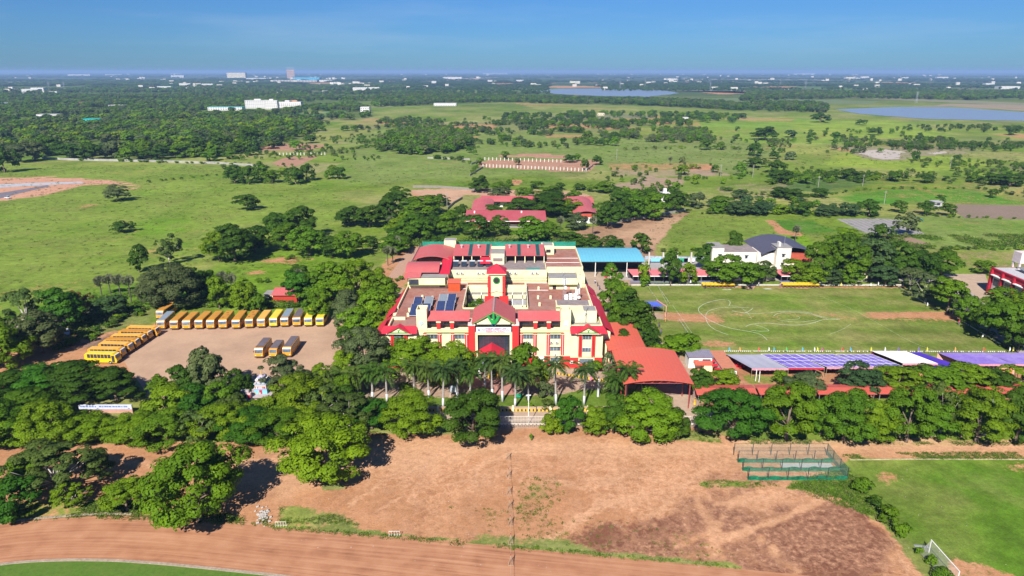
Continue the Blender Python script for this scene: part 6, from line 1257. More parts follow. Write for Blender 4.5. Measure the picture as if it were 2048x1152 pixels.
for bi, (x0, x1, me, rows) in enumerate(((44.6, 50.6, chair_me, 2), (51.5, 57.0, chair_me, 1), (57.6, 60.5, chair_me, 1), (63.0, 69.8, chair_me, 2), (70.6, 79.4, chair_me, 2), (101.0, 106.0, chair_me, 2), (106.8, 112.3, chair_me, 2), (112.8, 118.6, chair_w, 2))):
    x = x0
    while x < x1:
        for r_ in range(rows): CH.append((x, 244.9+r_*0.9, me, ('front' if r_ == 0 else 'back')+' row '+CHW[bi]))
        x += 0.62
for x, y, me, cw in CH:
    o = bpy.data.objects.new('chair', me); COL.objects.link(o); o.location = (x+rnd.uniform(-0.04, 0.04), y+rnd.uniform(-0.05, 0.05), 0.03); o.rotation_euler = (0, 0, pi+rnd.uniform(-0.1, 0.1))
    if me is chair_w: tag(o, 'white plastic chair, '+cw, 'chair', 'white chairs, '+cw)
    else: tag(o, 'grey blue chair, '+cw, 'chair', 'grey chairs, '+cw)
# yellow benches lined up at the edge of the field
YB = M('yellow_desk', (0.62, 0.42, 0.02), rough=0.6); BRB = M('brown_bench_leg', (0.20, 0.11, 0.06))
bt = MB().box(-0.7, 0.7, -0.1, 0.25, 0.95, 1.05).box(-0.7, 0.7, 0.22, 0.26, 1.05, 1.5).mesh('bench_top', YB); bl = MB().box(-0.66, -0.58, -0.1, 0.25, 0, 0.95).box(0.58, 0.66, -0.1, 0.25, 0, 0.95).box(-0.7, 0.7, -0.6, -0.4, 0.4, 0.46).box(-0.66, -0.58, -0.6, -0.4, 0, 0.4).box(0.58, 0.66, -0.6, -0.4, 0, 0.4).mesh('bench_frame', BRB)
for x0, n, where in ((71.0, 8, 'left'), (100.6, 9, 'right')):
    for k in range(n):
        for r_ in range(2):
            o = empty('school_desk', (x0+k*1.5, 240.0+r_*1.7, 0.0), rnd.uniform(-0.05, 0.05)); tag(o, 'yellow topped desk in the %s row of the %s block across the field' % (('near', 'far')[r_], where), 'desk', 'yellow desks, %s row of the %s block' % (('near', 'far')[r_], where)); inst('desk_top', bt, o); inst('desk_frame', bl, o)

# ------------------------------------------------------------------ bunting and flags round the field
FLM = {'yellow': M('flag_yellow', (0.75, 0.62, 0.03)), 'white': M('flag_white', (0.75, 0.75, 0.72)), 'blue': M('flag_blue', (0.05, 0.35, 0.6)), 'red': M('flag_red', (0.65, 0.03, 0.04)), 'violet': M('flag_violet', (0.16, 0.08, 0.42)), 'orange': M('flag_orange', (0.75, 0.3, 0.05)), 'green': M('flag_green', (0.05, 0.4, 0.08)), 'magenta': M('flag_magenta', (0.5, 0.04, 0.3))}
def flag(px_, py_, c, where):
    x, y = G(px_, py_); o = site('feather_flag', x, y, '%s feather flag %s' % (c, where), 'flag', 'small flags round the field')
    MB().cyl(x, y, 0, 1.9, 0.03, 5).build('pole', STEEL, o); MB().extr([(x, y, 0.6), (x+0.42, y-0.05, 0.8), (x+0.30, y, 1.5), (x, y, 1.9)], (0, 0.03, 0)).build('cloth', FLM[c], o)
for p in ((1457,706,'blue'), (1478,706,'orange'), (1516,706,'red'), (1536,706,'white'), (1546,706,'blue'), (1571,706,'green'), (1603,706,'blue'), (1627,706,'white'), (1633,706,'yellow'), (1642,707,'magenta'), (1682,706,'red'), (1699,706,'blue'), (1740,706,'yellow'), (1768,706,'white'), (1794,706,'violet'), (1835,706,'violet'), (1852,706,'yellow'), (1908,706,'orange'), (1965,706,'red'), (2017,706,'white'), (2024,706,'yellow')):
    flag(p[0], p[1], p[2], 'on the near edge of the field, %s' % ('left third' if p[0] < 1600 else 'middle' if p[0] < 1800 else 'right third'))
for p in ((1681,575,'yellow'), (1740,575,'white'), (1755,573,'white'), (1714,557,'yellow'), (1853,615,'white'), (1963,678,'white'), (1290,570,'yellow'), (1380,569,'white')): flag(p[0], p[1], p[2], 'on the far or side edge of the field')
BW = M('bunting_white', (0.72, 0.72, 0.68)); STR = M('string', (0.4, 0.38, 0.34))
def bunting(a, b, label, z=0.9, step=0.55):
    (xa, ya), (xb, yb) = G(*a), G(*b); L_ = math.hypot(xb-xa, yb-ya); n = int(L_/step)
    o = site('bunting', (xa+xb)/2, (ya+yb)/2, label, 'bunting', 'strings of white bunting'); ux, uy = (xb-xa)/L_, (yb-ya)/L_
    MB().tube((xa, ya, z), (xb, yb, z), 0.025, n=4).build('string', STR, o); mb = MB()
    q = random.Random(n)
    for i in range(n):
        if q.random() < 0.25: continue
        t = (i+0.5)*step; x = xa+ux*t; y = ya+uy*t
        mb.extr([(x-ux*0.16, y-uy*0.16, z), (x+ux*0.16, y+uy*0.16, z), (x+ux*0.05, y+uy*0.05-0.05, z-0.4)], (-uy*0.02, ux*0.02, 0))
    mb.build('pennants', BW, o)['kind'] = 'stuff'
    for k in range(int(L_/9)+1): t = min(L_, k*9.0); MB().cyl(xa+ux*t, ya+uy*t, 0, z+0.1, 0.03, 5).build('stake', STEEL, o)
bunting((1412,707), (2010,708), 'long string of white bunting on the near side of the field'); bunting((1600,574), (1795,575), 'white bunting on the far side of the field, right half'); bunting((1330,573), (1400,573), 'short white bunting on the far side by the trees'); bunting((1455,573), (1490,573), 'white bunting between the yellow desks')
bunting((1795,576), (1853,612), 'upper bunting on the right side of the field'); bunting((1920,645), (2000,693), 'lower bunting on the right side of the field'); bunting((1292,572), (1316,606), 'left bunting lane at the left end of the field', 0.9, 0.9); bunting((1314,573), (1340,612), 'right bunting lane at the left end of the field', 0.9, 0.9); bunting((1358,643), (1377,672), 'short bunting lane near the round bush by the field', 0.9, 0.5)
# ------------------------------------------------------------------ palms
def frond(pos, nrm, sz, val, base, az, L_, droop, up, nl, wd, rs):
    for i in range(nl):
        t = (i+1)/nl; r = L_*t*(1-0.12*t); z = up*L_*t-droop*L_*t*t
        c = np.array([cos(az)*r, sin(az)*r, z])+base
        side = np.array([-sin(az), cos(az), 0])
        for s in (-1, 1):
            w = wd*(0.5+0.9*sin(pi*min(t*0.95+0.05, 1)))
            pos.append(c+side*s*w*0.45+np.array([0, 0, -0.22*w])); n_ = np.array([cos(az)*0.2, sin(az)*0.2, 0.9])+side*s*0.55+rs.normal(size=3)*0.12
            nrm.append(n_); sz.append(w); val.append(0.8+0.4*rs.rand())
def palm_leaf_mesh(name, pos, nrm, sz, val, dirs):
    n = len(pos); pos = np.array(pos); nrm = np.array(nrm); nrm /= np.linalg.norm(nrm, axis=1, keepdims=True); sz = np.array(sz)
    u = np.array(dirs); u = u-nrm*np.sum(u*nrm, 1, keepdims=True); u /= np.linalg.norm(u, axis=1, keepdims=True); v = np.cross(nrm, u)
    P = np.stack([pos-u*sz[:, None]*0.5, pos-v*sz[:, None]*0.11, pos+u*sz[:, None]*0.5, pos+v*sz[:, None]*0.11], 1).reshape(-1, 3)
    me = bpy.data.meshes.new(name); me.from_pydata(P.tolist(), [], [(4*i, 4*i+1, 4*i+2, 4*i+3) for i in range(n)])
    at = me.attributes.new('lt', 'FLOAT', 'POINT'); at.data.foreach_set('value', np.repeat(np.array(val), 4).astype(np.float32)); me.materials.append(LEAF); return me
def royal(seed):
    rs = np.random.RandomState(seed); fr = []
    for k in range(15):
        az = 2*pi*k/15+rs.uniform(-0.2, 0.2); el = (k % 3)
        pos, nrm, sz, val, dr = [], [], [], [], []; L_ = 0.36*rs.uniform(0.85, 1.1); up = (1.0, 0.55, 0.15)[el]; dp = (0.75, 0.85, 0.8)[el]
        nl = 15
        for i in range(nl):
            t = (i+1)/nl; r = L_*t*(1-0.1*t); c = np.array([cos(az)*r, sin(az)*r, up*L_*t-dp*L_*t*t]); side = np.array([-sin(az), cos(az), 0]); fw = np.array([cos(az), sin(az), up-2*dp*t]); fw /= np.linalg.norm(fw)
            for s in (-1, 1):
                w = 0.125*(0.55+0.6*sin(pi*min(0.1+t*0.85, 1)))
                d = side*s*0.75+fw*0.5+np.array([0, 0, -0.35]); d /= np.linalg.norm(d)
                pos.append(c+d*w*0.5); dr.append(d); n_ = np.cross(d, fw)*s; n_ = n_ if n_[2] > 0 else -n_; nrm.append(n_+rs.normal(size=3)*0.15); sz.append(w); val.append(0.75+0.5*rs.rand())
        rb = MB(); q = [(cos(az)*L_*t*(1-0.1*t), sin(az)*L_*t*(1-0.1*t), up*L_*t-dp*L_*t*t) for t in (0, 0.33, 0.66, 1)]
        fr.append(palm_leaf_mesh('frond', pos, nrm, sz, val, dr))
    return fr
ROY = [royal(1), royal(2)]
PW = M('palm_trunk_pale', (0.34, 0.31, 0.28), rough=0.8, var=0.15, sc=3); PWW = M('limewash', (0.56, 0.56, 0.60), rough=0.8); PGS = M('palm_crownshaft', (0.14, 0.24, 0.03), rough=0.5)
PALMS = [(829,792,731), (858,796,734), (886,817,736), (914,803,729), (941,806,736), (970,776,714), (1005,803,719), (1030,815,736), (1057,803,743), (1112,809,725), (1168,810,736), (1225,805,754), (689,792,745), (717,797,744), (745,799,739), (774,804,741), (1251,806,739), (1228,793,757), (1284,784,755), (985,798,722), (735,778,742), (655,790,742)]
PALMS.sort(key=lambda p: p[0])
tk = MB().tube((0, 0, 0), (0, 0, 0.35), 0.030, 0.026, 8, cap=False).tube((0, 0, 0.35), (0.01, 0, 0.80), 0.026, 0.019, 8, cap=False).mesh('trunk', PW, smooth=True)
tk2 = MB().tube((0, 0, 0), (0, 0, 0.26), 0.0315, 0.0285, 8).mesh('limewash_band', PWW, smooth=True); tk3 = MB().tube((0.01, 0, 0.80), (0.01, 0, 1.0), 0.022, 0.012, 8).mesh('crownshaft', PGS, smooth=True)
for i, (px_, pb_, pt) in enumerate(PALMS):
    x, y = G(px_, pb_); z = WZ(px_, pt, y)[1]; h = z
    o = empty('royal_palm', (x, y, 0), rnd.uniform(0, 6.3)); o.scale = (9.8, 9.8, h*rnd.uniform(0.93, 1.05)); o.rotation_euler[0] = rnd.uniform(-0.05, 0.05); o.rotation_euler[1] = rnd.uniform(-0.05, 0.05)
    nm = on_[i] if i < 8 else ['ninth', 'tenth', 'eleventh', 'twelfth', 'thirteenth', 'fourteenth', 'fifteenth', 'sixteenth', 'seventeenth', 'eighteenth', 'nineteenth', 'twentieth', 'twenty-first', 'twenty-second'][i-8]
    tag(o, 'royal palm with pale trunk before the school, %s from the left' % nm, 'palm', 'royal palms in front of the school')
    inst('trunk', tk, o); inst('limewash_band', tk2, o); inst('crownshaft', tk3, o)
    T = rnd.choice([(0.055, 0.115, 0.012), (0.07, 0.125, 0.015), (0.085, 0.13, 0.02), (0.05, 0.095, 0.02)])
    for me in ROY[i % 2]:
        c = inst('frond', me, o, (0.01, 0, 0.985), scale=(1, 1, 9.8/h)); c.color = (*T, 1)
x, y = G(1196, 793); o = site('palm_stump', x, y, 'bare white palm trunk without fronds right of the garden', 'palm trunk'); MB().tube((x, y, 0), (x, y, 5.2), 0.28, 0.2, 8).build('trunk', PWW, o); MB().tube((x, y, 5.2), (x, y, 5.5), 0.2, 0.08, 8).build('stump_top', PW, o)
# palmyra palms with round grey heads of fan leaves
def palmyra(seed):
    rs = np.random.RandomState(seed); pos, nrm, dr, sz, val = [], [], [], [], []
    for k in range(70):
        d = rs.normal(size=3); d[2] = d[2]*0.8+0.35; d /= np.linalg.norm(d)
        if k % 3 == 0: d = d*0.35
        u = np.cross(d, rs.normal(size=3)); u /= np.linalg.norm(u); v = np.cross(d, u)
        c = d*0.55
        for j in range(9):
            a = (j-4)*0.32; q = d*cos(a)+u*sin(a); pos.append(c+q*0.26); dr.append(q); nrm.append(v+rs.normal(size=3)*0.2+np.array([0, 0, 0.5])); sz.append(0.52); val.append(0.7+0.6*rs.rand())
    return palm_leaf_mesh('fan_leaves', pos, nrm, sz, val, dr)
PMY = [palmyra(3), palmyra(4)]; ptk = MB().tube((0, 0, 0), (0, 0, 1), 0.2, 0.16, 8).mesh('trunk', M('palmyra_trunk', (0.10, 0.085, 0.075)), smooth=True)
PY = [(204,592,562,'by the lane left of the buses'), (222,591,558,'by the lane left of the buses'), (243,600,560,'left of the big grey tree behind the buses'), (263,604,561,'touching the big grey tree behind the buses'), (386,594,558,'right of the big grey tree behind the buses'), (404,594,556,'right of the big grey tree behind the buses'), (449,596,553,'above the round bright trees behind the buses'), (466,600,557,'above the round bright trees behind the buses'),
      (598,580,548,'behind the red hut near the buses'), (776,531,500,'by the red lane behind the school'), (786,527,503,'by the red lane behind the school'), (794,508,480,'beside the school roofs, rear left'), (782,462,440,'in the wood behind the school'), (1185,474,440,'beside the white wall of the rear school'), (1398,412,390,'in the thorny belt'), (1590,482,458,'by the hostel grove'), (780,435,425,'in the far wood behind the school'), (1120,475,440,'below the rear school roof'), (1340,330,318,'on the open field')]
for i, (px_, pb_, pt, where) in enumerate(PY):
    x, y = G(px_, pb_); h = max(4.0, WZ(px_, pt, y)[1]); o = site('palmyra_palm', x, y, 'palmyra palm with grey head %s%s' % (where, '' if sum(1 for q in PY if q[3] == where) == 1 else (', left one' if [q for q in PY if q[3] == where][0][0] == px_ else ', right one')), 'palm', 'palmyra palms')
    t_ = inst('trunk', ptk, o, scale=(1, 1, h-0.6)); c = inst('fan_leaves', PMY[i % 2], o, (0, 0, h), scale=(2.1, 2.1, 2.1)); c.color = (0.17, 0.19, 0.10, 1)

# ------------------------------------------------------------------ front wall, fence, kerbs
SAND = M('sandstone_wall', (0.46, 0.33, 0.22), rough=0.9, var=0.12, sc=1.5, dirt=(0.2, 0.15, 0.12), dirt_amt=0.4); KY = M('kerb_yellow', (0.65, 0.40, 0.02), rough=0.7); KB = M('kerb_black', (0.03, 0.03, 0.03), rough=0.7)
kyl = MB().box(0, 0.55, -0.06, 0, 0, 0.55).mesh('kerb_block', KY); kbl = MB().box(0, 0.32, -0.055, 0, 0.0, 0.5).mesh('kerb_block', KB)
o = site('garden_wall', 0, 144.1, 'low garden wall with yellow and black painted blocks along its foot, behind the gate fence', 'wall')
MB().box(-44, 27.2, 143.95, 144.25, 0, 0.95).build('wall', SAND, o); MB().box(-44, 27.2, 143.87, 144.33, 0.95, 1.08).build('coping', SAND, o)
for k in range(9): MB().box(-44+k*8.8, -43.5+k*8.8, 143.8, 144.35, 0, 1.35).build('pier', CREAM, o)
k = 0; x = -43.4
while x < 26.5:
    inst('kerb_block', kyl, o, (x, -0.151, 0.02)); inst('kerb_block', kbl, o, (x+0.56, -0.151, 0.02)); x += 0.9
o = site('boundary_fence', 0, 136.7, 'white steel picket fence on a low stone wall along the dirt ground', 'fence')
MB().box(-46, 45.6, 136.5, 136.9, -0.1, 0.55).build('base_wall', M('grey_stone_base', (0.25, 0.2, 0.17), var=0.3, sc=3, wave=(0, 0.45, 0.35)), o)
PK = M('pale_picket', (0.62, 0.58, 0.52), rough=0.6); pk = MB().box(-0.025, 0.025, -0.025, 0.025, 0, 2.1).mesh('picket', PK); cp = MB().box(0, 0.5, -0.24, 0.24, 0, 0.1).mesh('coping_stone', M('cream_coping', (0.58, 0.48, 0.36)))
for (a, b) in ((-4.6, 45.6),):
    for z in (0.75, 1.6, 2.5): MB().box(a, b, 136.66, 136.74, z, z+0.07).build('rail', PK, o)
    x = a; n = 0
    while x < b:
        inst('picket', pk, o, (x, 0, 0.55)); x += 0.34
x = -46
while x < 45: inst('coping_stone', cp, o, (x, 0, 0.55)); x += 0.82
for xq in (-4.7, 9.0, 20, 32, 45.4): MB().box(xq-0.12, xq+0.12, 136.55, 136.85, 0.55, 2.8).build('fence_post', PK, o)
x, y = G(1056, 852); o = site('street_lamp', 3.7, 137.3, 'white lamp pole standing at the fence by the gate', 'lamp post'); MB().cyl(3.7, 137.3, 0, 7.6, 0.09, 8).build('pole', WHITE, o); MB().box(3.2, 4.2, 137.2, 137.4, 7.4, 7.55).build('arm', WHITE, o); MB().box(3.0, 3.5, 137.1, 137.5, 7.25, 7.42).build('lamp_head', STEEL, o)
x, y = G(1389+40/2.44*0+45, 846); o = site('street_lamp', 43.6, 137.4, 'lamp pole at the fence below the arched shed', 'lamp post'); MB().cyl(43.6, 137.4, 0, 7.2, 0.09, 8).build('pole', WHITE, o); MB().box(43.2, 43.9, 137.3, 137.5, 7.0, 7.2).build('lamp_head', STEEL, o)
x, y = G(616, 797); o = site('street_lamp', x, y, 'tall pale pole among the trees right of the temple', 'pole'); MB().cyl(x, y, 0, 7.8, 0.12, 8).build('pole', PW, o); MB().box(x-0.4, x+0.4, y-0.05, y+0.05, 7.5, 7.62).build('arm', STEEL, o)
for (a, b, lb) in (((838,757), (872,751), 'short yellow and black kerb on the driveway left of the porch'), ((1110,748), (1216,764), 'yellow and black kerb along the driveway right of the porch'), ((700,760), (740,757), 'yellow kerb blocks beside the bus yard gate')):
    (xa, ya), (xb, yb) = G(*a), G(*b); L_ = math.hypot(xb-xa, yb-ya); an = math.atan2(yb-ya, xb-xa); o = empty('painted_kerb', (xa, ya, 0), an); tag(o, lb, 'kerb', 'painted kerbs on the driveway'); t = 0
    MBk = MB().box(0, L_, 0, 0.2, 0, 0.3).mesh('kerb_stone', SAND); inst('kerb_stone', MBk, o)
    while t < L_-0.9: inst('kerb_block', kyl, o, (t, -0.002, 0)); inst('kerb_block', kbl, o, (t+0.56, -0.002, 0)); t += 0.9
# garden bits
for px_, py_, c, lb in ((1183,757,'magenta','small magenta flower statue by the driveway'),):
    pass
x, y = G(1038, 797); o = site('notice_board', x, y, 'green board standing on the garden lawn', 'board'); MB().box(x-0.8, x+0.8, y-0.05, y+0.05, 0.3, 1.3).build('panel', M('board_green', (0.02, 0.28, 0.14)), o); MB().cyl(x-0.7, y, 0, 0.3, 0.05, 6).cyl(x+0.7, y, 0, 0.3, 0.05, 6).build('legs', STEEL, o)
x, y = G(907, 793); o = site('notice_board', x, y, 'white framed notice board behind the palms', 'board'); MB().box(x-0.95, x+0.95, y-0.05, y+0.05, 1.2, 2.9).build('panel', M('board_grey', (0.45, 0.47, 0.52)), o); MB().cyl(x-0.8, y, 0, 1.2, 0.06, 6).cyl(x+0.8, y, 0, 1.2, 0.06, 6).build('legs', WHITE, o)

# ------------------------------------------------------------------ temple
tx, ty = G(513, 814)
o = site('temple', tx, ty, 'small painted temple with a tiered tower and carved gateway among the trees', 'temple')
TP = M('temple_pale_pink', (0.62, 0.42, 0.40), var=0.2, sc=3); TB = M('temple_sky_blue', (0.22, 0.50, 0.66), var=0.2, sc=3); TG = M('temple_grey', (0.42, 0.36, 0.37), var=0.2, sc=2); TL_ = M('temple_lilac', (0.42, 0.40, 0.62), var=0.2, sc=4); TR = M('temple_crimson', (0.45, 0.02, 0.05)); TY = M('temple_yellow', (0.70, 0.50, 0.10))
MB().box(tx-3.4, tx+3.3, ty, ty+6, 0, 2.6).build('wall', TP, o); MB().box(tx-3.9, tx+3.7, ty-0.5, ty+6.3, 2.6, 2.9).build('roof', TG, o)
MB().box(tx-3.7, tx-0.4, ty-1.3, ty-0.2, 1.9, 2.5).build('cornice', TB, o); gt = MB().box(tx-3.3, tx-0.6, ty-1.1, ty-0.3, 2.5, 4.1).build('gateway_tower', TP, o)
for kx in (-2.9, -1.9, -0.95): MB().box(tx+kx-0.3, tx+kx+0.3, ty-1.2, ty-1.08, 2.65, 3.7).build('niche', TR if kx != -1.9 else DARK, gt)
MB().box(tx-2.9, tx-1.0, ty-1.0, ty-0.4, 4.1, 4.8).build('gateway_crest', TG, o)
for i, (w, z0, z1, mm) in enumerate(((1.5, 2.9, 4.1, TB), (1.65, 4.1, 4.3, TL_), (1.35, 4.3, 5.3, TP), (1.5, 5.3, 5.5, TB), (1.1, 5.5, 6.2, TP), (1.2, 6.2, 6.35, WHITE), (0.75, 6.35, 6.9, TL_))):
    MB().box(tx+1.0-w, tx+1.0+w, ty+2.6-w, ty+2.6+w, z0, z1).build('tower_tier', mm, o)
MB().tube((tx+1.0, ty+2.6, 6.9), (tx+1.0, ty+2.6, 7.3), 0.6, 0.2, 10).build('dome', TG, o); MB().tube((tx+1.0, ty+2.6, 7.3), (tx+1.0, ty+2.6, 8.3), 0.1, 0.03, 6).build('finial', TY, o)
MB().box(tx+0.7, tx+1.3, ty+1.0, ty+1.09, 2.95, 3.9).build('niche', TR, o)
q = random.Random(3)
for i in range(16):      # figures on the ledges
    sx = tx+1.0+q.uniform(-1.4, 1.4); zz_ = (4.3, 5.5, 2.9)[i % 3]; MB().tube((sx, ty+1.05, zz_), (sx, ty+1.05, zz_+0.5), 0.13, 0.06, 6).build('figure', q.choice([TY, TB, TR, WHITE, TP]), o)
for i in range(8): MB().tube((tx-3.3+i*0.38, ty-1.2, 1.95), (tx-3.3+i*0.38, ty-1.2, 2.45), 0.14, 0.06, 6).build('figure', q.choice([TY, TB, TR, WHITE, TP]), o)
MB().box(tx-2.4, tx-1.2, ty-4.2, ty-3.0, 0.4, 1.2).build('altar', TR, o); MB().box(tx-2.6, tx-1.0, ty-4.4, ty-2.8, 0, 0.4).build('altar_base', WHITE, o)
# long white board wall left of the temple
(xa, ya), (xb, yb) = G(160, 826), G(268, 824); o = site('sign_wall', (xa+xb)/2, ya, 'long white sign wall with blue lettering under the dark trees', 'sign wall')
MB().box(xa, xb, ya, ya+0.25, 0, 1.0).build('base', M('pink_base', (0.45, 0.25, 0.2)), o); b_ = MB().box(xa, xb, ya-0.05, ya+0.3, 1.0, 2.1).build('board', M('sign_white', (0.50, 0.53, 0.62)), o)
q = random.Random(9); x = xa+0.4
while x < xb-0.8:
    w = q.uniform(0.2, 0.6); MB().box(x, x+w, ya-0.09, ya-0.06, 1.55, 1.85).build('lettering', M('sign_blue', (0.10, 0.16, 0.42)), b_) if q.random() < 0.8 else MB().box(x, x+w, ya-0.09, ya-0.06, 1.15, 1.35).build('lettering', MATS['sign_blue'] if 'sign_blue' in MATS else TB, b_); x += w+q.uniform(0.1, 0.3)

# ------------------------------------------------------------------ cricket nets
NETM = M('cricket_net_green', (0.012, 0.15, 0.075), rough=0.9, alpha=0.75, var=0.6, sc=1.3); NETP = M('cricket_net_pale', (0.30, 0.36, 0.30), rough=0.9, alpha=0.07, var=0.5, sc=0.8)
o = site('cricket_nets', 56, 119, 'green netted cricket practice cage on thin steel posts', 'cricket nets')
cx = [46.1+3.86*k for k in range(6)]; ry = [115.7, 118.9, 122.0, 124.8]
for j, yy in enumerate(ry):
    for x in cx: MB().cyl(x, yy, 0, 2.7, 0.07, 6).build('post', M('net_post_shadow_dark', (0.025, 0.035, 0.04), rough=0.9), o)  # dark post colour stands in for the thin cast shadow lines
    MB().tube((cx[0], yy, 2.65), (cx[-1], yy, 2.65), 0.03, n=4).build('top_wire', MATS['net_post_shadow_dark'], o)
    if j < 3:
        mb = MB(); n = 40
        for i in range(n): xa = cx[0]+(cx[-1]-cx[0])*i/n; xb = cx[0]+(cx[-1]-cx[0])*(i+1)/n; w0 = 0.12*sin(i*0.9); w1 = 0.12*sin((i+1)*0.9); mb.extr([(xa, yy+w0, 0.02), (xb, yy+w1, 0.02), (xb, yy+w1, 0.75+0.2*sin(i*0.7+0.7)), (xa, yy+w0, 0.75+0.2*sin(i*0.7))], (0, 0.03, 0))
        mb.build('gathered_net', NETM, o)
        mb = MB().box(cx[0], cx[-1], yy-0.2, yy+1.0, 0.02, 0.10); mb.build('net_on_ground', M('net_ground', (0.03, 0.22, 0.10), alpha=0.75, var=0.5, sc=1.5), o)
    MB().box(cx[0], cx[-1], yy+0.05, yy+0.07, 0.8, 2.65).build('side_net', NETP, o)
MB().box(cx[-1], cx[-1]+0.03, ry[0], ry[-1], 0.1, 2.65).build('end_net', M('end_net_green', (0.02, 0.22, 0.14), alpha=0.35, var=0.4), o)
mb = MB()
for i in range(16):
    u = i/16; mb.poly([(cx[0]+(cx[-1]-cx[0])*u, ry[0], 2.6-0.25*sin(u*9)**2), (cx[0]+(cx[-1]-cx[0])*(u+1/16), ry[0], 2.6-0.25*sin((u+1/16)*9)**2), (cx[0]+(cx[-1]-cx[0])*(u+1/16), ry[-1], 2.6), (cx[0]+(cx[-1]-cx[0])*u, ry[-1], 2.6)])
mb.build('roof_net', M('roof_net', (0.25, 0.3, 0.24), alpha=0.10), o)
tag(MB().box(54.5, 64.8, 119.3, 121.6, 0.0, 0.05).build('pitch_mat', M('mat_pale', (0.46, 0.44, 0.42), var=0.12, dirt=(0.3, 0.42, 0.45), dirt_amt=0.5)), 'pale grey practice pitch inside the cricket nets', 'pitch mat')

# ------------------------------------------------------------------ goals, posts, hurdles, benches, trestles
GOALN = M('goal_net', (0.5, 0.5, 0.48), alpha=0.22, var=0.3, sc=5)
def goal(x, y0, y1, d, label, mat=WHITE, h=2.44, net=True):
    o = site('football_goal', x, (y0+y1)/2, label, 'goal', 'football goals'); r = 0.07
    for y in (y0, y1): MB().cyl(x, y, 0, h, r, 8).build('post', mat, o)
    MB().tube((x, y0-r, h), (x, y1+r, h), r, n=8).build('crossbar', mat, o)
    if net:
        MB().tube((x+d*1.6, y0, 0.05), (x+d*1.6, y1, 0.05), 0.04, n=6).tube((x, y0, 0.05), (x+d*1.6, y0, 0.05), 0.04, n=6).tube((x, y1, 0.05), (x+d*1.6, y1, 0.05), 0.04, n=6).build('ground_frame', M('goal_frame_dark', (0.12, 0.1, 0.09)), o)
        MB().poly([(x, y0, h), (x, y1, h), (x+d*1.6, y1, 0.06), (x+d*1.6, y0, 0.06)]).build('net', GOALN, o)
        for y in (y0, y1): MB().poly([(x, y, h), (x+d*1.6, y, 0.06), (x, y, 0.06)]).build('net', GOALN, o)
goal(69.1, 87.2, 94.6, -1, 'white football goal at the bottom right lawn corner'); 
a = G(665, 699); b = G(676, 682); goal((a[0]+b[0])/2, a[1], b[1], 1, 'pinkish football goal at the right side of the bus yard', M('faded_pink_post', (0.62, 0.42, 0.36)), net=False)
a = G(1907, 628); b = G(1934, 645); goal((a[0]+b[0])/2, b[1], a[1], 1, 'white football goal at the right end of the sports field')
x, y = G(1511, 762); o = site('white_posts', x, y, 'pair of white painted posts standing on the red dirt below the tents', 'posts'); MB().cyl(x, y, 0, 3.2, 0.1, 8).build('post', WHITE, o); MB().cyl(x+0.65, y-0.6, 0, 3.0, 0.1, 8).build('post', WHITE, o)
x, y = G(1626, 750); goal(x, y-1.2, y+2.2, 1, 'small tipped metal goal under the middle violet tent', STEEL, 1.6)
HW = M('hurdle_white', (0.66, 0.60, 0.52))
def hurdles(px_, py_, n, label):
    x, y = G(px_, py_); o = site('training_rack', x, y, label, 'rack', 'white rail frames by the track')
    MB().box(x-0.95, x+0.95, y-0.03, y+0.03, 1.02, 1.1).build('top_rail', HW, o); MB().box(x-0.95, x+0.95, y+0.4, y+0.46, 0.02, 0.08).build('foot_rail', HW, o)
    for k in range(n): xx = x-0.92+1.84*k/(n-1); MB().cyl(xx, y, 0, 1.02, 0.035, 6).build('upright', HW, o); MB().tube((xx, y, 0.9), (xx, y+0.43, 0.08), 0.025, n=5).build('stay', HW, o)
hurdles(562, 1054, 5, 'left white rail frame at the grassy edge of the track'); hurdles(789, 1073, 5, 'right white rail frame at the grassy edge of the track')
pp = []
tm_ = None
for i, (px_, py_) in enumerate(((1016,918), (1017,954), (1018,988), (1019.5,1016), (1020.5,1050), (1021.5,1087), (1021.5,1129))):
    x, y = G(px_, py_); pp.append((x, y)); o = site('rope_trestle', x, y, '%s A-frame trestle from the school end of the rope line on the dirt' % on_[i], 'trestle', 'A-frame trestles carrying the rope')
    W_ = M('trestle_wood', (0.34, 0.25, 0.18), var=0.2)
    for s in (-1, 1): MB().tube((x+s*0.42, y-0.3, 0), (x, y, 1.75), 0.04, n=5).build('leg', W_, o); MB().tube((x+s*0.3, y+0.4, 0), (x, y, 1.75), 0.035, n=5).build('leg', M('trestle_dark', (0.12, 0.08, 0.07)), o)
    MB().box(x-0.42, x+0.42, y-0.33, y-0.27, 0.03, 0.09).build('crossbar', W_, o); MB().box(x-0.06, x+0.06, y-0.06, y+0.06, 1.7, 2.05).build('clamp', M('trestle_red', (0.3, 0.05, 0.04)), o)
pp.append(G(1021.5, 1190)); mb = MB()
for a, b in zip(pp[:-1], pp[1:]): m_ = ((a[0]+b[0])/2, (a[1]+b[1])/2); mb.tube((a[0], a[1], 1.9), (m_[0], m_[1], 1.6), 0.025, n=4).tube((m_[0], m_[1], 1.6), (b[0], b[1], 1.9), 0.025, n=4)
tag(mb.build('rope', M('rope', (0.45, 0.36, 0.26))), 'long rope strung over the A-frame trestles towards the track', 'rope')
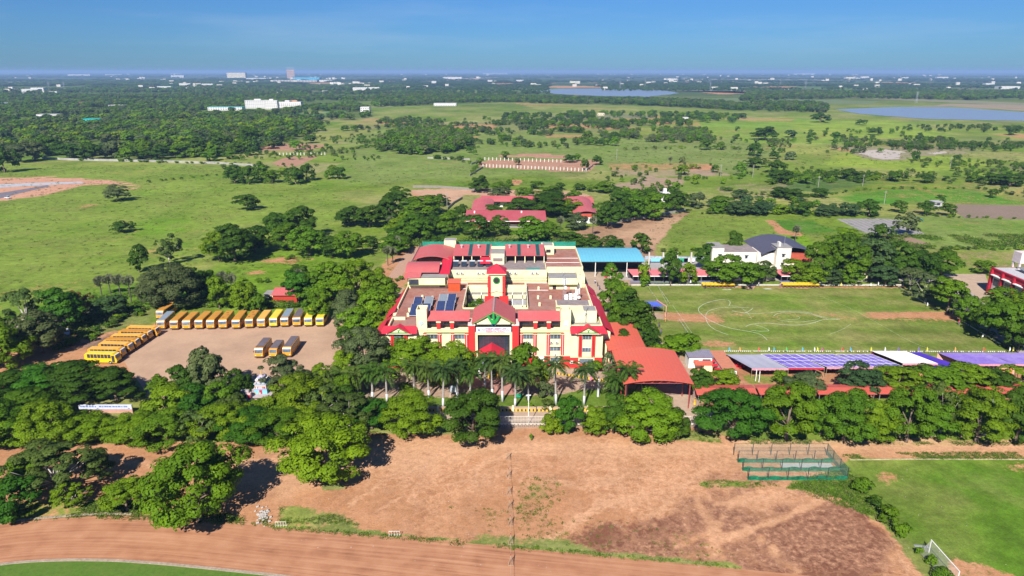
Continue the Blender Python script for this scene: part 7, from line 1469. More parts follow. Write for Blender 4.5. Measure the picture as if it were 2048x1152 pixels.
for i, (px_, w) in enumerate(((1742,2.0), (1806,2.2), (1873,1.5), (1929,2.2), (1967,2.2), (1990,1.6))):
    x, y = G(px_, 874); o = site('stone_bench', x, y, '%s dark stone bench from the left under the trees by the dirt road' % on_[i], 'bench', 'stone benches under the trees')
    MB().box(x-w/2, x+w/2, y-0.25, y+0.25, 0.55, 0.68).build('seat', M('black_stone', (0.05, 0.045, 0.05)), o)
    for s in (-1, 1): MB().box(x+s*(w/2-0.2)-0.13, x+s*(w/2-0.2)+0.13, y-0.22, y+0.22, 0, 0.55).build('leg', M('pink_plinth', (0.52, 0.30, 0.24)), o)
# rubble patch, stones
q = random.Random(8); STN = M('pale_stone', (0.34, 0.31, 0.28), var=0.3, sc=4); mb = MB()
for i in range(60):
    x, y = G(527+q.gauss(0, 6), 1030+q.gauss(0, 9)); s = q.uniform(0.12, 0.32); mb.tube((x-s, y, 0), (x+s*0.6, y+s*0.3, s*0.6), s, s*0.6, 5)
mb.build('rubble', STN)['kind'] = 'stuff'
mb = MB()
for i in range(260):
    x, y = q.uniform(-45, 80), q.uniform(90, 132); s = q.uniform(0.04, 0.09); mb.tube((x-s, y, 0), (x+s*0.6, y+s*0.3, s*0.7), s, s*0.5, 4)
mb.build('pebbles', STN)['kind'] = 'stuff'
tag(MB().tube((G(1840,1091)[0]-1, G(1840,1091)[1], -0.62), (G(1840,1091)[0]+1.2, G(1840,1091)[1]-0.3, -0.6), 0.7, 0.66, 10).build('sack_heap', M('pale_sack', (0.26, 0.27, 0.29))), 'pale grey heap of chalk bags behind the goal', 'heap')

# ------------------------------------------------------------------ other buildings
def box_windows(o, xs_, z, h, y, w=1.2, mat=None, fr=WHITE):
    for x in xs_: f_ = MB().box(x-w/2, x+w/2, y-0.12, y, z, z+h).build('window', fr, o); MB().box(x-w/2+0.1, x+w/2-0.1, y-0.16, y-0.125, z+0.1, z+h-0.1).build('pane', mat or GLASS, f_); MB().box(x-w/2-0.15, x+w/2+0.15, y-0.6, y, z+h+0.1, z+h+0.2).build('sunshade', GREY, f_)
HC = M('hostel_cream', (0.74, 0.68, 0.58), rough=0.8, dirt=(0.5, 0.44, 0.38), dirt_amt=0.4, dirt_sc=0.4)
o = site('hostel_block', 88, 268, 'cream hostel block with a flat brown roof behind the big tree', 'building')
MB().box(78.6, 83.2, 259.5, 268, 0, 10.2).build('stair_tower', HC, o); MB().box(78.4, 83.4, 259.3, 268.2, 10.2, 10.4).build('tower_roof', GREY, o); MB().box(83.25, 97, 262, 273, 0, 8.0).build('wall', HC, o); MB().box(83.3, 97.2, 261.8, 273.2, 8.0, 8.15).build('roof', TERR2, o)
box_windows(o, (81.6,), 6.2, 1.4, 259.5); box_windows(o, (81.6,), 2.6, 1.4, 259.5); box_windows(o, (86, 89.5, 93), 5.2, 1.3, 262); box_windows(o, (86, 89.5, 93), 1.8, 1.3, 262)
o = site('hostel_hall', 108, 270, 'cream and brick red hall with a curved dark grey sheet roof', 'building')
MB().box(97.3, 104.6, 262, 272, 0, 7.4).build('wall', HC, o); MB().box(104.0, 109.6, 259.5, 266, 0, 10.2).build('stair_tower', HC, o); MB().box(103.8, 109.8, 259.3, 266.2, 10.2, 10.4).build('tower_roof', GREY, o)
MB().box(109.7, 119.0, 261.0, 282, 0, 3.4).build('wall', HC, o); MB().box(109.75, 119.0, 261.1, 282, 3.4, 7.2).build('red_wall', M('brick_red_sheet', (0.42, 0.085, 0.05), rough=0.6), o)
MB().arch(98.5, 120.5, 260.4, 283, 7.3, 2.9, along='y', seg=14).build('roof', M('dark_grey_sheet', (0.085, 0.082, 0.115), rough=0.55, wave=(1, 0.8, 0.12)), o)
box_windows(o, (106.6,), 6.4, 1.3, 259.5); box_windows(o, (106.6,), 2.8, 1.3, 259.5); box_windows(o, (113.5,), 0.9, 1.6, 261.0, 3.0, M('brown_door', (0.15, 0.05, 0.03)))
MB().cyl(107.5, 262, 10.4, 14.4, 0.06, 6).build('aerial', STEEL, o); MB().box(105.0, 105.8, 261, 263, 10.4, 12.0).build('roof_stair', HC, o)
# dark red building on the right edge
DR = M('deep_red_paint', (0.36, 0.012, 0.03), rough=0.6)
rx, ry_ = G(1985, 535, 9.0); o = site('red_building', rx+10, ry_-20, 'deep red and white building with a flat roof at the right edge', 'building')
MB().box(rx, rx+30, ry_-46, ry_, 0, 8.6).build('wall', DR, o); MB().box(rx-0.3, rx+30, ry_-46.3, ry_+0.3, 8.6, 9.0).build('parapet', DR, o); MB().box(rx+0.4, rx+29.6, ry_-45.6, ry_-0.4, 9.0, 9.1).build('roof', M('white_roof', (0.45, 0.43, 0.45)), o)
for k in range(8):
    y = ry_-1.6-k*5.6; MB().box(rx-0.14, rx-0.01, y-4.0, y, 1.0, 6.6).build('window_bay', M('bay_pale', (0.5, 0.47, 0.46)), o); MB().box(rx-1.2, rx-0.02, y-4.3, y+0.2, 6.7, 6.9).build('sunshade', WHITE, o); MB().box(rx-0.2, rx-0.15, y-3.4, y-0.6, 3.2, 5.6).build('pane', GLASS, o)
    MB().box(rx-0.9, rx-0.01, y+0.35, y+1.15, 0, 8.55).build('pilaster', DR, o)
for k in range(4):
    x = rx+2+k*6.5; MB().box(x, x+4, ry_-46.14, ry_-46.01, 1.0, 6.6).build('window_bay', MATS['bay_pale'], o)
for j_ in range(3): MB().slab([(rx+5, ry_-12-j_*9, 9.6), (rx+24, ry_-12-j_*9, 9.6), (rx+24, ry_-5-j_*9, 10.6), (rx+5, ry_-5-j_*9, 10.6)], 0.1).build('solar_panel', M('roof_panel_grey', (0.10, 0.13, 0.15), rough=0.3), o)
tx2, ty2 = G(2026, 512, 13.0); PW2 = M('pinkish_white', (0.66, 0.56, 0.54)); MB().box(tx2, tx2+9, ty2-4, ty2, 11.2, 15.0).build('tank_room', PW2, o)
for xx in (tx2+0.1, tx2+5, tx2+8.3):
    for yy in (ty2-3.8, ty2-0.7): MB().box(xx, xx+0.6, yy, yy+0.6, 9.1, 11.2).build('leg', PW2, o)
o = site('compound_wall', 142, 263, 'short cream wall at the plaza beyond the field corner', 'wall'); MB().box(135.5, 146.5, 252.5, 252.8, 0, 2.6).build('wall', CREAM, o); MB().box(135.4, 146.6, 252.4, 252.9, 2.6, 2.75).build('coping', GREY, o)
o = site('green_screen', 140, 222, 'tall green net screen on poles along the right end of the field', 'screen')
for k in range(8): x, y = G(1886+k*12, 600+k*7.2); MB().cyl(x, y, 0, 4.6, 0.07, 6).build('pole', STEEL, o)
for k in range(7): (xa, ya), (xb, yb) = G(1886+k*12, 600+k*7.2), G(1898+k*12, 607.2+k*7.2); MB().extr([(xa, ya, 0.3), (xb, yb, 0.3), (xb, yb, 4.4), (xa, ya, 4.4)], (0.03, 0, 0)).build('net', M('screen_net', (0.03, 0.30, 0.28), alpha=0.5), o)
# rear school under red roofs
RR = M('rear_school_sheet', (0.50, 0.085, 0.09), rough=0.5, var=0.06, dirt=(0.52, 0.2, 0.18), dirt_amt=0.45, dirt_sc=0.08, wave=(0, 1.0, 0.08)); RRY = M('rear_school_sheet_side', (0.50, 0.10, 0.095), rough=0.5, wave=(0, 1.6, 0.08), dirt=(0.52, 0.22, 0.2), dirt_amt=0.45, dirt_sc=0.08)
o = site('rear_school', 12, 375, 'long low white school behind, with red sheet roofs round a planted court', 'building')
MB().box(-16, 46, 398, 406, 0, 3.6).build('wall', WHITE, o); MB().slab([(-18.5, 395.5, 3.7), (47.5, 391, 3.7), (47.5, 401, 5.4), (-18.5, 405.5, 5.4)], 0.12).build('roof', RR, o); MB().slab([(-18.5, 405.6, 5.4), (47.5, 401.1, 5.4), (47.5, 407, 3.9), (-18.5, 411, 3.9)], 0.12).build('roof', RR, o)
MB().box(-20.6, -12.0, 354, 394, 0, 3.8).build('wall', WHITE, o); MB().arch(-22.5, -10.5, 353, 398, 3.9, 1.9, 'y', 10).build('roof', RRY, o); MB().box(-20.5, -12.1, 353.9, 353.98, 2.6, 4.6).build('gable', DR, o)
MB().box(33.4, 44.2, 352, 392, 0, 4.6).build('wall', WHITE, o); MB().arch(32.4, 45.4, 350.5, 396, 4.7, 2.1, 'y', 10).build('roof', RRY, o); MB().box(33.5, 44.1, 351.9, 351.98, 3.2, 5.2).build('gable', M('gable_red', (0.42, 0.07, 0.04)), o); box_windows(o, (39,), 1.4, 1.2, 351.9, 1.9)
MB().box(-22, 15.5, 341.5, 352, 0, 3.4).build('wall', M('maroon_wall', (0.38, 0.05, 0.03)), o); MB().slab([(-24, 339, 4.2), (17.5, 338, 4.2), (17.5, 354, 6.4), (-24, 356.5, 6.4)], 0.14).build('roof', M('rear_front_sheet', (0.42, 0.075, 0.085), rough=0.5, wave=(0, 0.9, 0.1), dirt=(0.42, 0.16, 0.15), dirt_amt=0.5, dirt_sc=0.1), o); MB().box(-23, 17, 337.8, 338.0, 3.9, 4.2).build('gutter', WHITE, o)
MB().box(-8, 12, 341.3, 341.45, 0, 1.6).build('veranda_wall', GREY, o)
box_windows(o, (-8, -2, 4, 10, 16, 22), 1.2, 1.3, 398.0, 2.0)
for xx in (-19.5, 5): MB().cyl(xx, 351, 5.7, 6.8, 0.45, 8).build('ventilator', WHITE, o)
# red hut behind the buses
x0, y0 = G(549, 603)[0], 222.5
o = site('red_hut', x0+4, y0, 'small hut of red sheet with a curved roof behind the parked buses', 'hut'); xa, xb = G(551, 602)[0], G(596, 604)[0]
MB().box(xa, xb, y0, y0+8, 0, 2.9).build('wall', M('red_hut_sheet', (0.42, 0.04, 0.02), wave=(0, 0.45, 0.25)), o); MB().slab([(xa-0.4, y0-0.6, 2.95), (xb+0.6, y0-0.6, 2.95), (xb+0.6, y0+4.2, 4.3), (xa-0.4, y0+4.2, 4.3)], 0.1).build('roof', TIN, o); MB().slab([(xa-0.4, y0+4.22, 4.3), (xb+0.6, y0+4.22, 4.3), (xb+0.6, y0+8.6, 3.0), (xa-0.4, y0+8.6, 3.0)], 0.1).build('roof', TIN, o); MB().box(xa-3.9, xa-0.05, y0+2.5, y0+7, 0, 2.2).build('side_room', CREAM, o); MB().box(xa-4.2, xa-0.05, y0+2.2, y0+7.2, 2.2, 2.4).build('side_roof', GREY, o); MB().box(xa-2.4, xa-1.2, y0+2.4, y0+2.49, 0, 1.7).build('door', DARK, o)
# small outbuildings
def hut(px_, py_, w, d, h, wall, roofm, label, name='hut', top=None):
    x, y = G(px_, py_); AVOID.append((x, y, w, d)); o = site(name, x, y, label, 'building' if name != 'hut' else 'hut')
    MB().box(x-w/2, x+w/2, y, y+d, 0, h).build('wall', wall, o); MB().box(x-w/2-0.4, x+w/2+0.4, y-0.4, y+d+0.4, h, h+0.25).build('roof', roofm, o)
    n = max(1, int(w/4)); 
    for f_ in range(max(1, int(h/3.3))):
        for k in range(min(n, 14)): xx = x-w/2+(k+0.5)*w/min(n, 14); MB().box(xx-w/min(n, 14)*0.22, xx+w/min(n, 14)*0.22, y-0.08, y-0.01, f_*3.3+1.1, f_*3.3+2.4).build('window', GLASS, o)
    if top: MB().box(x-top/2, x+top/2, y+d*0.3, y+d*0.7, h+0.25, h+2.8).build('roof_room', wall, o)
    return o
AVOID = []
FW = M('far_white', (0.60, 0.58, 0.57), var=0.03); FG = M('far_grey', (0.38, 0.37, 0.37), var=0.1); FB = M('far_blue', (0.05, 0.35, 0.62)); FT = M('far_teal', (0.02, 0.35, 0.33)); FR_ = M('far_redbrown', (0.25, 0.10, 0.08)); FY = M('far_cream', (0.66, 0.58, 0.42))
hut(1330, 404, 5, 5, 5.2, FW, FW, 'small white water tank house among the trees right of centre', 'tank_house', 2)
hut(1876, 414, 4.5, 5, 2.8, FG, FG, 'tiny grey farm hut by the dark ploughed field'); tag(MB().arch(*[v for v in (G(1836,442)[0]-3, G(1836,442)[0]+3)], G(1836,442)[1], G(1836,442)[1]+4, 0.2, 1.4, 'y', 6).build('tarpaulin', M('sky_tarp', (0.02, 0.35, 0.65))), 'bright blue tarpaulin heap on the grass by the pale tree', 'tarpaulin')
o = hut(515, 217, 52, 16, 17, FW, FG, 'white three storey institute building, left wing', 'institute', 14); hut(574, 216, 62, 16, 13, FW, FG, 'long white institute wing with rows of windows', 'institute', 10); hut(543, 218.5, 26, 12, 18, FW, FW, 'taller central block of the white institute', 'institute', 8)
FAR = [(450,221,70,20,7,FW,FT,'long white shed left of the institute'), (730,226,17,14,11,FW,FW,'white cubic house in the fields left of centre'), (890,212,52,16,6,FW,FW,'long white shed in the trees at centre'), (95,240,34,16,9,FW,FG,'white roofed house in the left forest'), (187,247,30,14,7,FT,FT,'teal roofed shed in the left forest'), (170,211,26,16,8,FR_,FR_,'brown unfinished block in the left forest'), (240,216,50,18,6,FG,FW,'grey roofed sheds beyond the left forest'), (8,212,40,20,7,FG,M('slate_blue_roof',(0.2,0.27,0.36)),'slate roofed shed at the left edge'), (720,181,60,30,12,FW,FW,'white villa group beyond the trees'), (745,179,60,30,9,FW,FW,'low white villas right of the villa group'),
       (473,157,210,60,62,FY,FY,'cream apartment slab on the left skyline'), (612,160,250,90,24,M('sky_blue_factory',(0.06,0.38,0.6)),FB,'bright blue factory shed on the left skyline'), (590,164,330,70,14,FG,FG,'grey factory roof below the blue factory'), (640,163,240,70,12,FW,FG,'pale factory sheds right of the blue factory'), (515,159,220,50,14,FW,FG,'white works building between the slab and the factory'), (355,155,170,50,28,FW,FW,'long white block on the left skyline'), (158,151.5,420,70,26,FW,FW,'long white warehouse on the far left skyline'), (225,151,300,70,24,FW,FW,'second white warehouse on the far left skyline'), (350,148.8,260,60,26,FW,FW,'white row on the skyline left of the slab'),
       (370,173,60,30,16,FW,FR_,'white and red village houses, left'), (390,172,70,30,14,FY,FR_,'cream village houses, centre'), (415,173,60,30,14,FW,FW,'white village houses, right'), (330,178,70,30,12,FW,FT,'pale village houses with a teal roof'), (60,186,60,25,14,FW,FW,'white houses beyond the left forest'), (100,188,50,22,9,FW,FG,'low white house beyond the left forest'), (75,184,50,22,16,FW,FW,'tall white house beyond the left forest'), (30,182,90,22,8,FY,FG,'long low wall of sheds at the far left'), (560,185,24,20,8,FW,FW,'white hut in the belt above the institute'), (650,186,20,18,8,FW,FW,'second white hut in the belt above the institute'), (980,164,36,30,14,FW,FW,'white hut on the pale road, upper centre'), (868,168,30,30,18,FW,FW,'white house at the end of the pale road'),
       (1040,163,60,30,12,FW,FW,'white roofs beyond the lake, left'), (1150,166,70,30,12,FY,FW,'cream roofs beyond the lake'), (1345,160,90,40,14,FW,FG,'pale sheds beyond the lake, right'), (1700,159,90,40,22,FY,FW,'cream houses on the right plain, left group'), (1730,158,80,40,26,FW,FW,'white houses on the right plain'), (1885,158,120,40,22,FW,M('orange_roof_far',(0.5,0.25,0.06)),'house with an orange roof on the right plain'), (1810,158,70,40,18,FW,FW,'small white house on the right plain'), (2020,178,90,40,12,FW,FG,'white sheds at the right edge behind the lake'), (1980,171,50,30,12,FW,FW,'white hut behind the right lake'), (1368,240,14,10,4,FW,FW,'white farm hut in the belt right of centre'), (1202,231,12,8,4,FY,FY,'little cream hut on the pale field'), (588,208,16,12,9,M('orange_shrine',(0.6,0.3,0.15)),FR_,'orange topped shrine right of the institute'), (905,158,200,40,20,FW,FW,'white strip of buildings on the centre skyline'), (990,148.5,700,150,30,FW,FW,'white works on the centre horizon'), (1610,149.5,500,150,30,FW,FW,'pale works on the right horizon')]
for a in FAR: hut(a[0], a[1], a[2], a[3], a[4], a[5], a[6], a[7], 'far_building')
q = random.Random(44); dh = MB()
for i in range(260):
    if i < 90: c = q.choice([(385,172), (560,160), (250,158), (480,165), (640,158), (700,168), (1350,164), (1740,160)]); px_ = c[0]+q.gauss(0, 28); py_ = c[1]+q.gauss(0, 2.2)
    else: px_ = q.uniform(0, 2048); py_ = 149+q.random()**2*32
    py_ = max(149.5, py_); x, y = G(px_, py_); w = q.uniform(9, 22)*(1+y/9000); dh.box(x-w/2, x+w/2, y, y+10, 0, q.uniform(5, 13)*(1+y/15000))
dh.build('distant_houses', M('distant_walls', (0.55, 0.51, 0.46), var=0.3, sc=0.01))['kind'] = 'stuff'
# unfinished tower frame on the skyline
x, y = G(582, 157); s_ = y/1365.0; o = site('tower_frame', x, y, 'red and white steel tower frame standing on the skyline', 'tower')
TW = M('frame_red', (0.45, 0.14, 0.12)); hh = 98.0; ww = 7.2*s_
for k in range(7): xx = x-ww+2*ww*k/6; MB().box(xx-1.2, xx+1.2, y-1.2, y+1.2, 0, hh).build('column', TW, o)
for k in range(9): MB().box(x-ww, x+ww, y-1.5, y+1.5, 8+k*13.2, 10.5+k*13.2).build('floor_beam', TW if k % 2 else FW, o)
MB().box(x-ww, x+ww, y+6, y+8, 0, hh-4).build('core_wall', FY, o)
# pale road in the distance
blob('road', [(855,163),(870,159),(920,156.5),(990,155),(1000,155.6),(930,157.5),(880,160.5),(862,164)], M('far_road', (0.42, 0.30, 0.20)), 0.2, 4, 0.01, 4)
# power poles and pylons
def pole(px_, py_, h, label, name='power_pole'):
    x, y = G(px_, py_); o = site(name, x, y, label, 'power pole', 'power poles in the fields'); MB().tube((x, y, 0), (x, y, h), h*0.02, h*0.012, 6).build('pole', M('pole_grey', (0.33, 0.31, 0.29)), o)
    for k in range(2): MB().box(x-h*0.09, x+h*0.09, y-0.06, y+0.06, h*(0.86+0.08*k), h*(0.87+0.08*k)+0.05).build('cross_arm', MATS['pole_grey'], o)
for i, (a, b, h) in enumerate(((1233,319,9.5), (1441,353,9), (1505,355,9), (1768,408,8), (894,413,8), (1636,375,8), (1180,262,9), (1725,372,8), (1343,262,9), (1900,335,9), (760,215,9))): pole(a, b, h, '%s slim power pole in the fields beyond the school' % ['tall', 'short', 'second short', 'white painted', 'wooden', 'grey', 'faint', 'leaning', 'distant', 'right-hand', 'left-hand'][i])
for i, (a, b, h) in enumerate(((100,187,42), (130,184,38), (1290,176,40), (1610,181,40), (1832,206,28), (1420,181,34), (1795,158,60), (1560,172,40), (1240,180,36))):
    x, y = G(a, b); o = site('pylon', x, y, 'lattice power pylon, %s' % ['left one beyond the left forest', 'right one beyond the left forest', 'beyond the first lake', 'on the field right of the lake', 'by the right lake shore', 'between the two lakes', 'on the far right plain', 'near the far tree belt', 'behind the lake belt'][i], 'pylon', 'lattice pylons'); w = h*0.09; mb = MB()
    for d in ((-1, -1), (1, -1), (1, 1), (-1, 1)): mb.tube((x+d[0]*w, y+d[1]*w, 0), (x+d[0]*w*0.15, y+d[1]*w*0.15, h), 0.2, n=4)
    for k in range(6): f_ = 1-k/7; mb.tube((x-w*f_, y-w*f_, h*k/7), (x+w*(f_-0.14), y-w*f_, h*(k+1)/7), 0.12, n=4).tube((x+w*f_, y-w*f_, h*k/7), (x-w*(f_-0.14), y-w*f_, h*(k+1)/7), 0.12, n=4)
    mb.build('lattice', STEEL, o)
    for k in range(3): MB().box(x-h*0.16, x+h*0.16, y-0.2, y+0.2, h*(0.72+0.1*k), h*(0.72+0.1*k)+0.4).build('cross_arm', STEEL, o)
# long walls in the fields
def wall(pts, h, mat, label, name='boundary_wall', w=0.3):
    P = GP(pts); c = P[len(P)//2]; o = site(name, c[0], c[1], label, 'wall')
    for a, b in zip(P[:-1], P[1:]):
        L_ = math.hypot(b[0]-a[0], b[1]-a[1]); ux, uy = (b[0]-a[0])/L_, (b[1]-a[1])/L_; n = max(1, int(L_/25))
        for k in range(n):
            p0 = (a[0]+ux*L_*k/n, a[1]+uy*L_*k/n); p1 = (a[0]+ux*(L_*(k+1)/n-0.05), a[1]+uy*(L_*(k+1)/n-0.05))
            MB().extr([(p0[0]+uy*w/2, p0[1]-ux*w/2, 0), (p1[0]+uy*w/2, p1[1]-ux*w/2, 0), (p1[0]-uy*w/2, p1[1]+ux*w/2, 0), (p0[0]-uy*w/2, p0[1]+ux*w/2, 0)], (0, 0, h)).build('wall_panel', mat, o)
WG = M('grey_field_wall', (0.34, 0.33, 0.30), var=0.2, sc=0.3, dirt=(0.15, 0.15, 0.1), dirt_amt=0.6, dirt_sc=0.1)
wall([(85,318),(150,321),(300,324),(430,328),(520,333)], 1.9, WG, 'long grey wall between the left meadow and the wood'); wall([(826,375),(880,376),(940,380),(985,383)], 1.6, M('dark_stone_wall', (0.22, 0.2, 0.17), var=0.2), 'dark stone wall behind the tilled red plot'); wall([(895,420),(908,408),(925,398)], 1.5, MATS['dark_stone_wall'], 'short dark wall beside the tilled plot')
wall([(1215,450),(1250,443),(1300,434),(1372,422)], 1.3, WG, 'low white fence wall curving round the ploughed sweep'); wall([(855,317),(940,320)], 1.5, WG, 'grey wall left of the enclosed red field'); wall([(940,352),(966,336)], 1.5, MATS['dark_stone_wall'], 'slanting dark wall left of the enclosed field'); wall([(942,330),(965,321)], 1.5, WG, 'grey slanting wall at the corner of the enclosed field'); wall([(1170,344),(1186,332)], 1.3, WG, 'pale wall at the right corner of the enclosed field'); wall([(1285,542),(1440,546)], 0.6, GREY, 'low plaza wall behind the awnings'); wall([(1290,518),(1420,521)], 1.4, M('blue_hoarding', (0.30, 0.36, 0.42), var=0.4, sc=0.8), 'pale hoarding along the back of the plaza')
wall([(690,700),(668,740)], 2.4, M('chain_link', (0.25, 0.25, 0.24), alpha=0.35), 'grey chain link fence at the right side of the bus yard', 'chain_fence', 0.06)
for i, (a, b, n, lb) in enumerate((((962,320), (1130,325), 22, 'row of white fence posts behind the enclosed red field'), ((966,334), (1172,343), 30, 'row of white fence posts in front of the enclosed red field'), ((560,311), (650,310), 14, 'white fence posts by the small red field'))):
    (xa, ya), (xb, yb) = G(*a), G(*b); o = site('field_fence', (xa+xb)/2, (ya+yb)/2, lb, 'fence')
    for k in range(n): t = k/(n-1); x = xa+(xb-xa)*t; y = ya+(yb-ya)*t; MB().box(x-0.35, x+0.35, y-0.2, y+0.2, 0, 2.6).build('fence_post', M('pale_post', (0.55, 0.54, 0.46)), o)
    MB().tube((xa, ya, 1.6), (xb, yb, 1.6), 0.04, n=4).build('wire', STEEL, o)
# lamp masts of the plaza
for i, (px_, py_) in enumerate(((1297,531), (1325,531), (1353,531), (1381,531))):
    x, y = G(px_, py_); o = site('concrete_column', x, y, '%s tall unfinished concrete column from the left on the plaza' % on_[i], 'column', 'concrete columns on the plaza'); MB().box(x-0.3, x+0.3, y-0.3, y+0.3, 0, 5.6).build('shaft', M('pale_shaft', (0.5, 0.46, 0.42)), o); MB().cyl(x-0.15, y, 5.6, 6.3, 0.03, 4).cyl(x+0.15, y, 5.6, 6.3, 0.03, 4).build('reinforcing_bars', M('rusty_bar', (0.12, 0.05, 0.03)), o)
for i, (px_, c) in enumerate(((1312,'sky blue'), (1333,'bright teal'), (1365,'green'), (1378,'white'))):
    x, y = G(px_, 526); o = site('banner', x, y, '%s banner at the back of the plaza' % c, 'banner', 'banners at the back of the plaza'); MB().box(x-2.2, x+2.2, y-0.05, y+0.05, 0.6, 2.0).build('cloth', M('banner_%d' % i, ((0.2,0.5,0.75), (0.03,0.45,0.6), (0.03,0.3,0.15), (0.7,0.7,0.75))[i]), o); MB().cyl(x-2.1, y, 0, 2.1, 0.05, 5).cyl(x+2.1, y, 0, 2.1, 0.05, 5).build('posts', STEEL, o)

# ------------------------------------------------------------------ people, motorbikes
def person_mesh():
    V = [(0,0,0.95),(0,0,1.15),(0,0,1.38),(0,0,1.50),(0,0.0,1.62),(0,0,1.72),(-0.19,0,1.40),(-0.25,0.02,1.12),(-0.26,-0.05,0.88),(0.19,0,1.40),(0.25,0.02,1.12),(0.24,-0.06,0.88),(-0.1,0,0.90),(-0.11,-0.04,0.5),(-0.11,0.04,0.07),(-0.11,-0.12,0.03),(0.1,0,0.90),(0.12,0.05,0.5),(0.12,0.1,0.07),(0.12,-0.04,0.03)]
    E_ = [(0,1),(1,2),(2,3),(3,4),(4,5),(2,6),(6,7),(7,8),(2,9),(9,10),(10,11),(0,12),(12,13),(13,14),(14,15),(0,16),(16,17),(17,18),(18,19)]
    R_ = [.14,.13,.15,.055,.095,.08,.06,.045,.035,.06,.045,.035,.09,.062,.045,.04,.09,.062,.045,.04]
    me = bpy.data.meshes.new('p'); me.from_pydata(V, E_, []); ob = bpy.data.objects.new('p', me); COL.objects.link(ob)
    m1 = ob.modifiers.new('s', 'SKIN'); m2 = ob.modifiers.new('u', 'SUBSURF'); m2.levels = 1; m2.render_levels = 1
    for i, r in enumerate(R_): me.skin_vertices[0].data[i].radius = (r, r*0.75 if i < 3 else r)
    me.skin_vertices[0].data[0].use_root = True
    bpy.context.view_layer.update(); dg = bpy.context.evaluated_depsgraph_get(); out = bpy.data.meshes.new_from_object(ob.evaluated_get(dg)); bpy.data.objects.remove(ob)
    out.name = 'person'; out.materials.clear(); SK = M('skin', (0.16, 0.075, 0.04)); out.materials.append(SK); return out
PM = person_mesh(); CLO = M('clothing', (0.5, 0.5, 0.5), objcol=True)
shirt = MB().tube((0, 0, 0.92), (0, 0, 1.42), 0.20, 0.185, 10).mesh('shirt', CLO); skirt_ = MB().tube((0, 0, 0.12), (0, 0, 0.95), 0.27, 0.17, 10).mesh('long_skirt', CLO); hair = MB().tube((0, 0.02, 1.63), (0, 0.03, 1.76), 0.12, 0.06, 8).mesh('hair', M('black_hair', (0.01, 0.008, 0.008)))
trou = MB().tube((-0.1, 0, 0.1), (-0.09, 0, 0.92), 0.09, 0.11, 8).tube((0.12, 0.03, 0.1), (0.1, 0, 0.92), 0.09, 0.11, 8).mesh('trousers', CLO)
def person(px_, py_, sc, lc, label, dress=False):
    x, y = G(px_, py_); o = empty('person', (x, y, 0.03), rnd.uniform(0, 6.3)); tag(o, label, 'person'); inst('body', PM, o)
    a = inst('shirt', shirt, o); a.color = (*sc, 1); b = inst('long_skirt' if dress else 'trousers', skirt_ if dress else trou, o); b.color = (*lc, 1); inst('hair', hair, o)
person(1389, 810, (0.75,0.45,0.02), (0.75,0.45,0.02), 'person in bright yellow at the mouth of the arched shed', True); person(1183, 760, (0.8,0.1,0.45), (0.8,0.15,0.5), 'person in pink on the driveway by the right palms', True)
for i, (a, b, s, l, w) in enumerate(((1195,573,(0.05,0.05,0.1),(0.05,0.05,0.08),'in dark clothes near the balloon arch'), (1190,567,(0.6,0.6,0.65),(0.1,0.1,0.2),'in a white shirt near the balloon arch'), (1199,580,(0.12,0.12,0.3),(0.05,0.05,0.1),'in a blue shirt on the lane beside the school'), (1206,590,(0.6,0.3,0.4),(0.6,0.3,0.45),'in pink on the lane beside the school'), (1190,600,(0.7,0.3,0.4),(0.5,0.2,0.3),'in rose clothes by the school side wall'), (1228,566,(0.65,0.65,0.65),(0.1,0.1,0.1),'in a white shirt below the blue roofed hall'),
      (1318,655,(0.1,0.1,0.15),(0.05,0.05,0.1),'in dark clothes at the left end of the field'), (1331,644,(0.75,0.4,0.05),(0.5,0.2,0.1),'in orange at the left end of the field'), (1322,668,(0.2,0.1,0.35),(0.1,0.1,0.2),'in violet by the left end of the field'), (1504,573,(0.6,0.6,0.7),(0.3,0.3,0.5),'in white by the ramp across the field'), (1517,572,(0.7,0.7,0.7),(0.2,0.2,0.3),'in pale clothes right of the ramp'), (1560,574,(0.6,0.3,0.4),(0.3,0.1,0.2),'in pink beside the white chairs'), (1410,578,(0.03,0.03,0.04),(0.03,0.03,0.04),'in black standing by the yellow desks'), (1917,650,(0.6,0.05,0.1),(0.1,0.1,0.2),'in red near the right hand goal'))):
    person(a, b, s, l, 'person '+w, i in (3, 4, 11))
wt = MB().tube((-0.06, 0, 0), (0.06, 0, 0), 0.3, n=12).mesh('wheel', TYRE); mbody = MB().extr([(-0.11,-0.5,0.42),(-0.11,-0.2,0.75),(-0.11,0.15,0.82),(-0.11,0.75,0.78),(-0.11,0.7,0.6),(-0.11,0.1,0.38)], (0.22, 0, 0)).mesh('body', CLO); mhb = MB().tube((-0.34, -0.42, 0.98), (0.34, -0.42, 0.98), 0.025, n=5).tube((0, -0.42, 0.98), (0, -0.62, 0.3), 0.04, n=5).mesh('handlebar', STEEL); mseat = MB().box(-0.13, 0.13, 0.0, 0.75, 0.79, 0.88).mesh('seat', TYRE)
MBK = [(1229,636,'under the trees right of the school'), (1232,634,'under the trees right of the school'), (1235,637,'under the trees right of the school'), (1238,634,'under the trees right of the school'), (1241,638,'under the trees right of the school')]+[(1204+i*1.4,585+i*3,'on the lane beside the school') for i in range(5)]
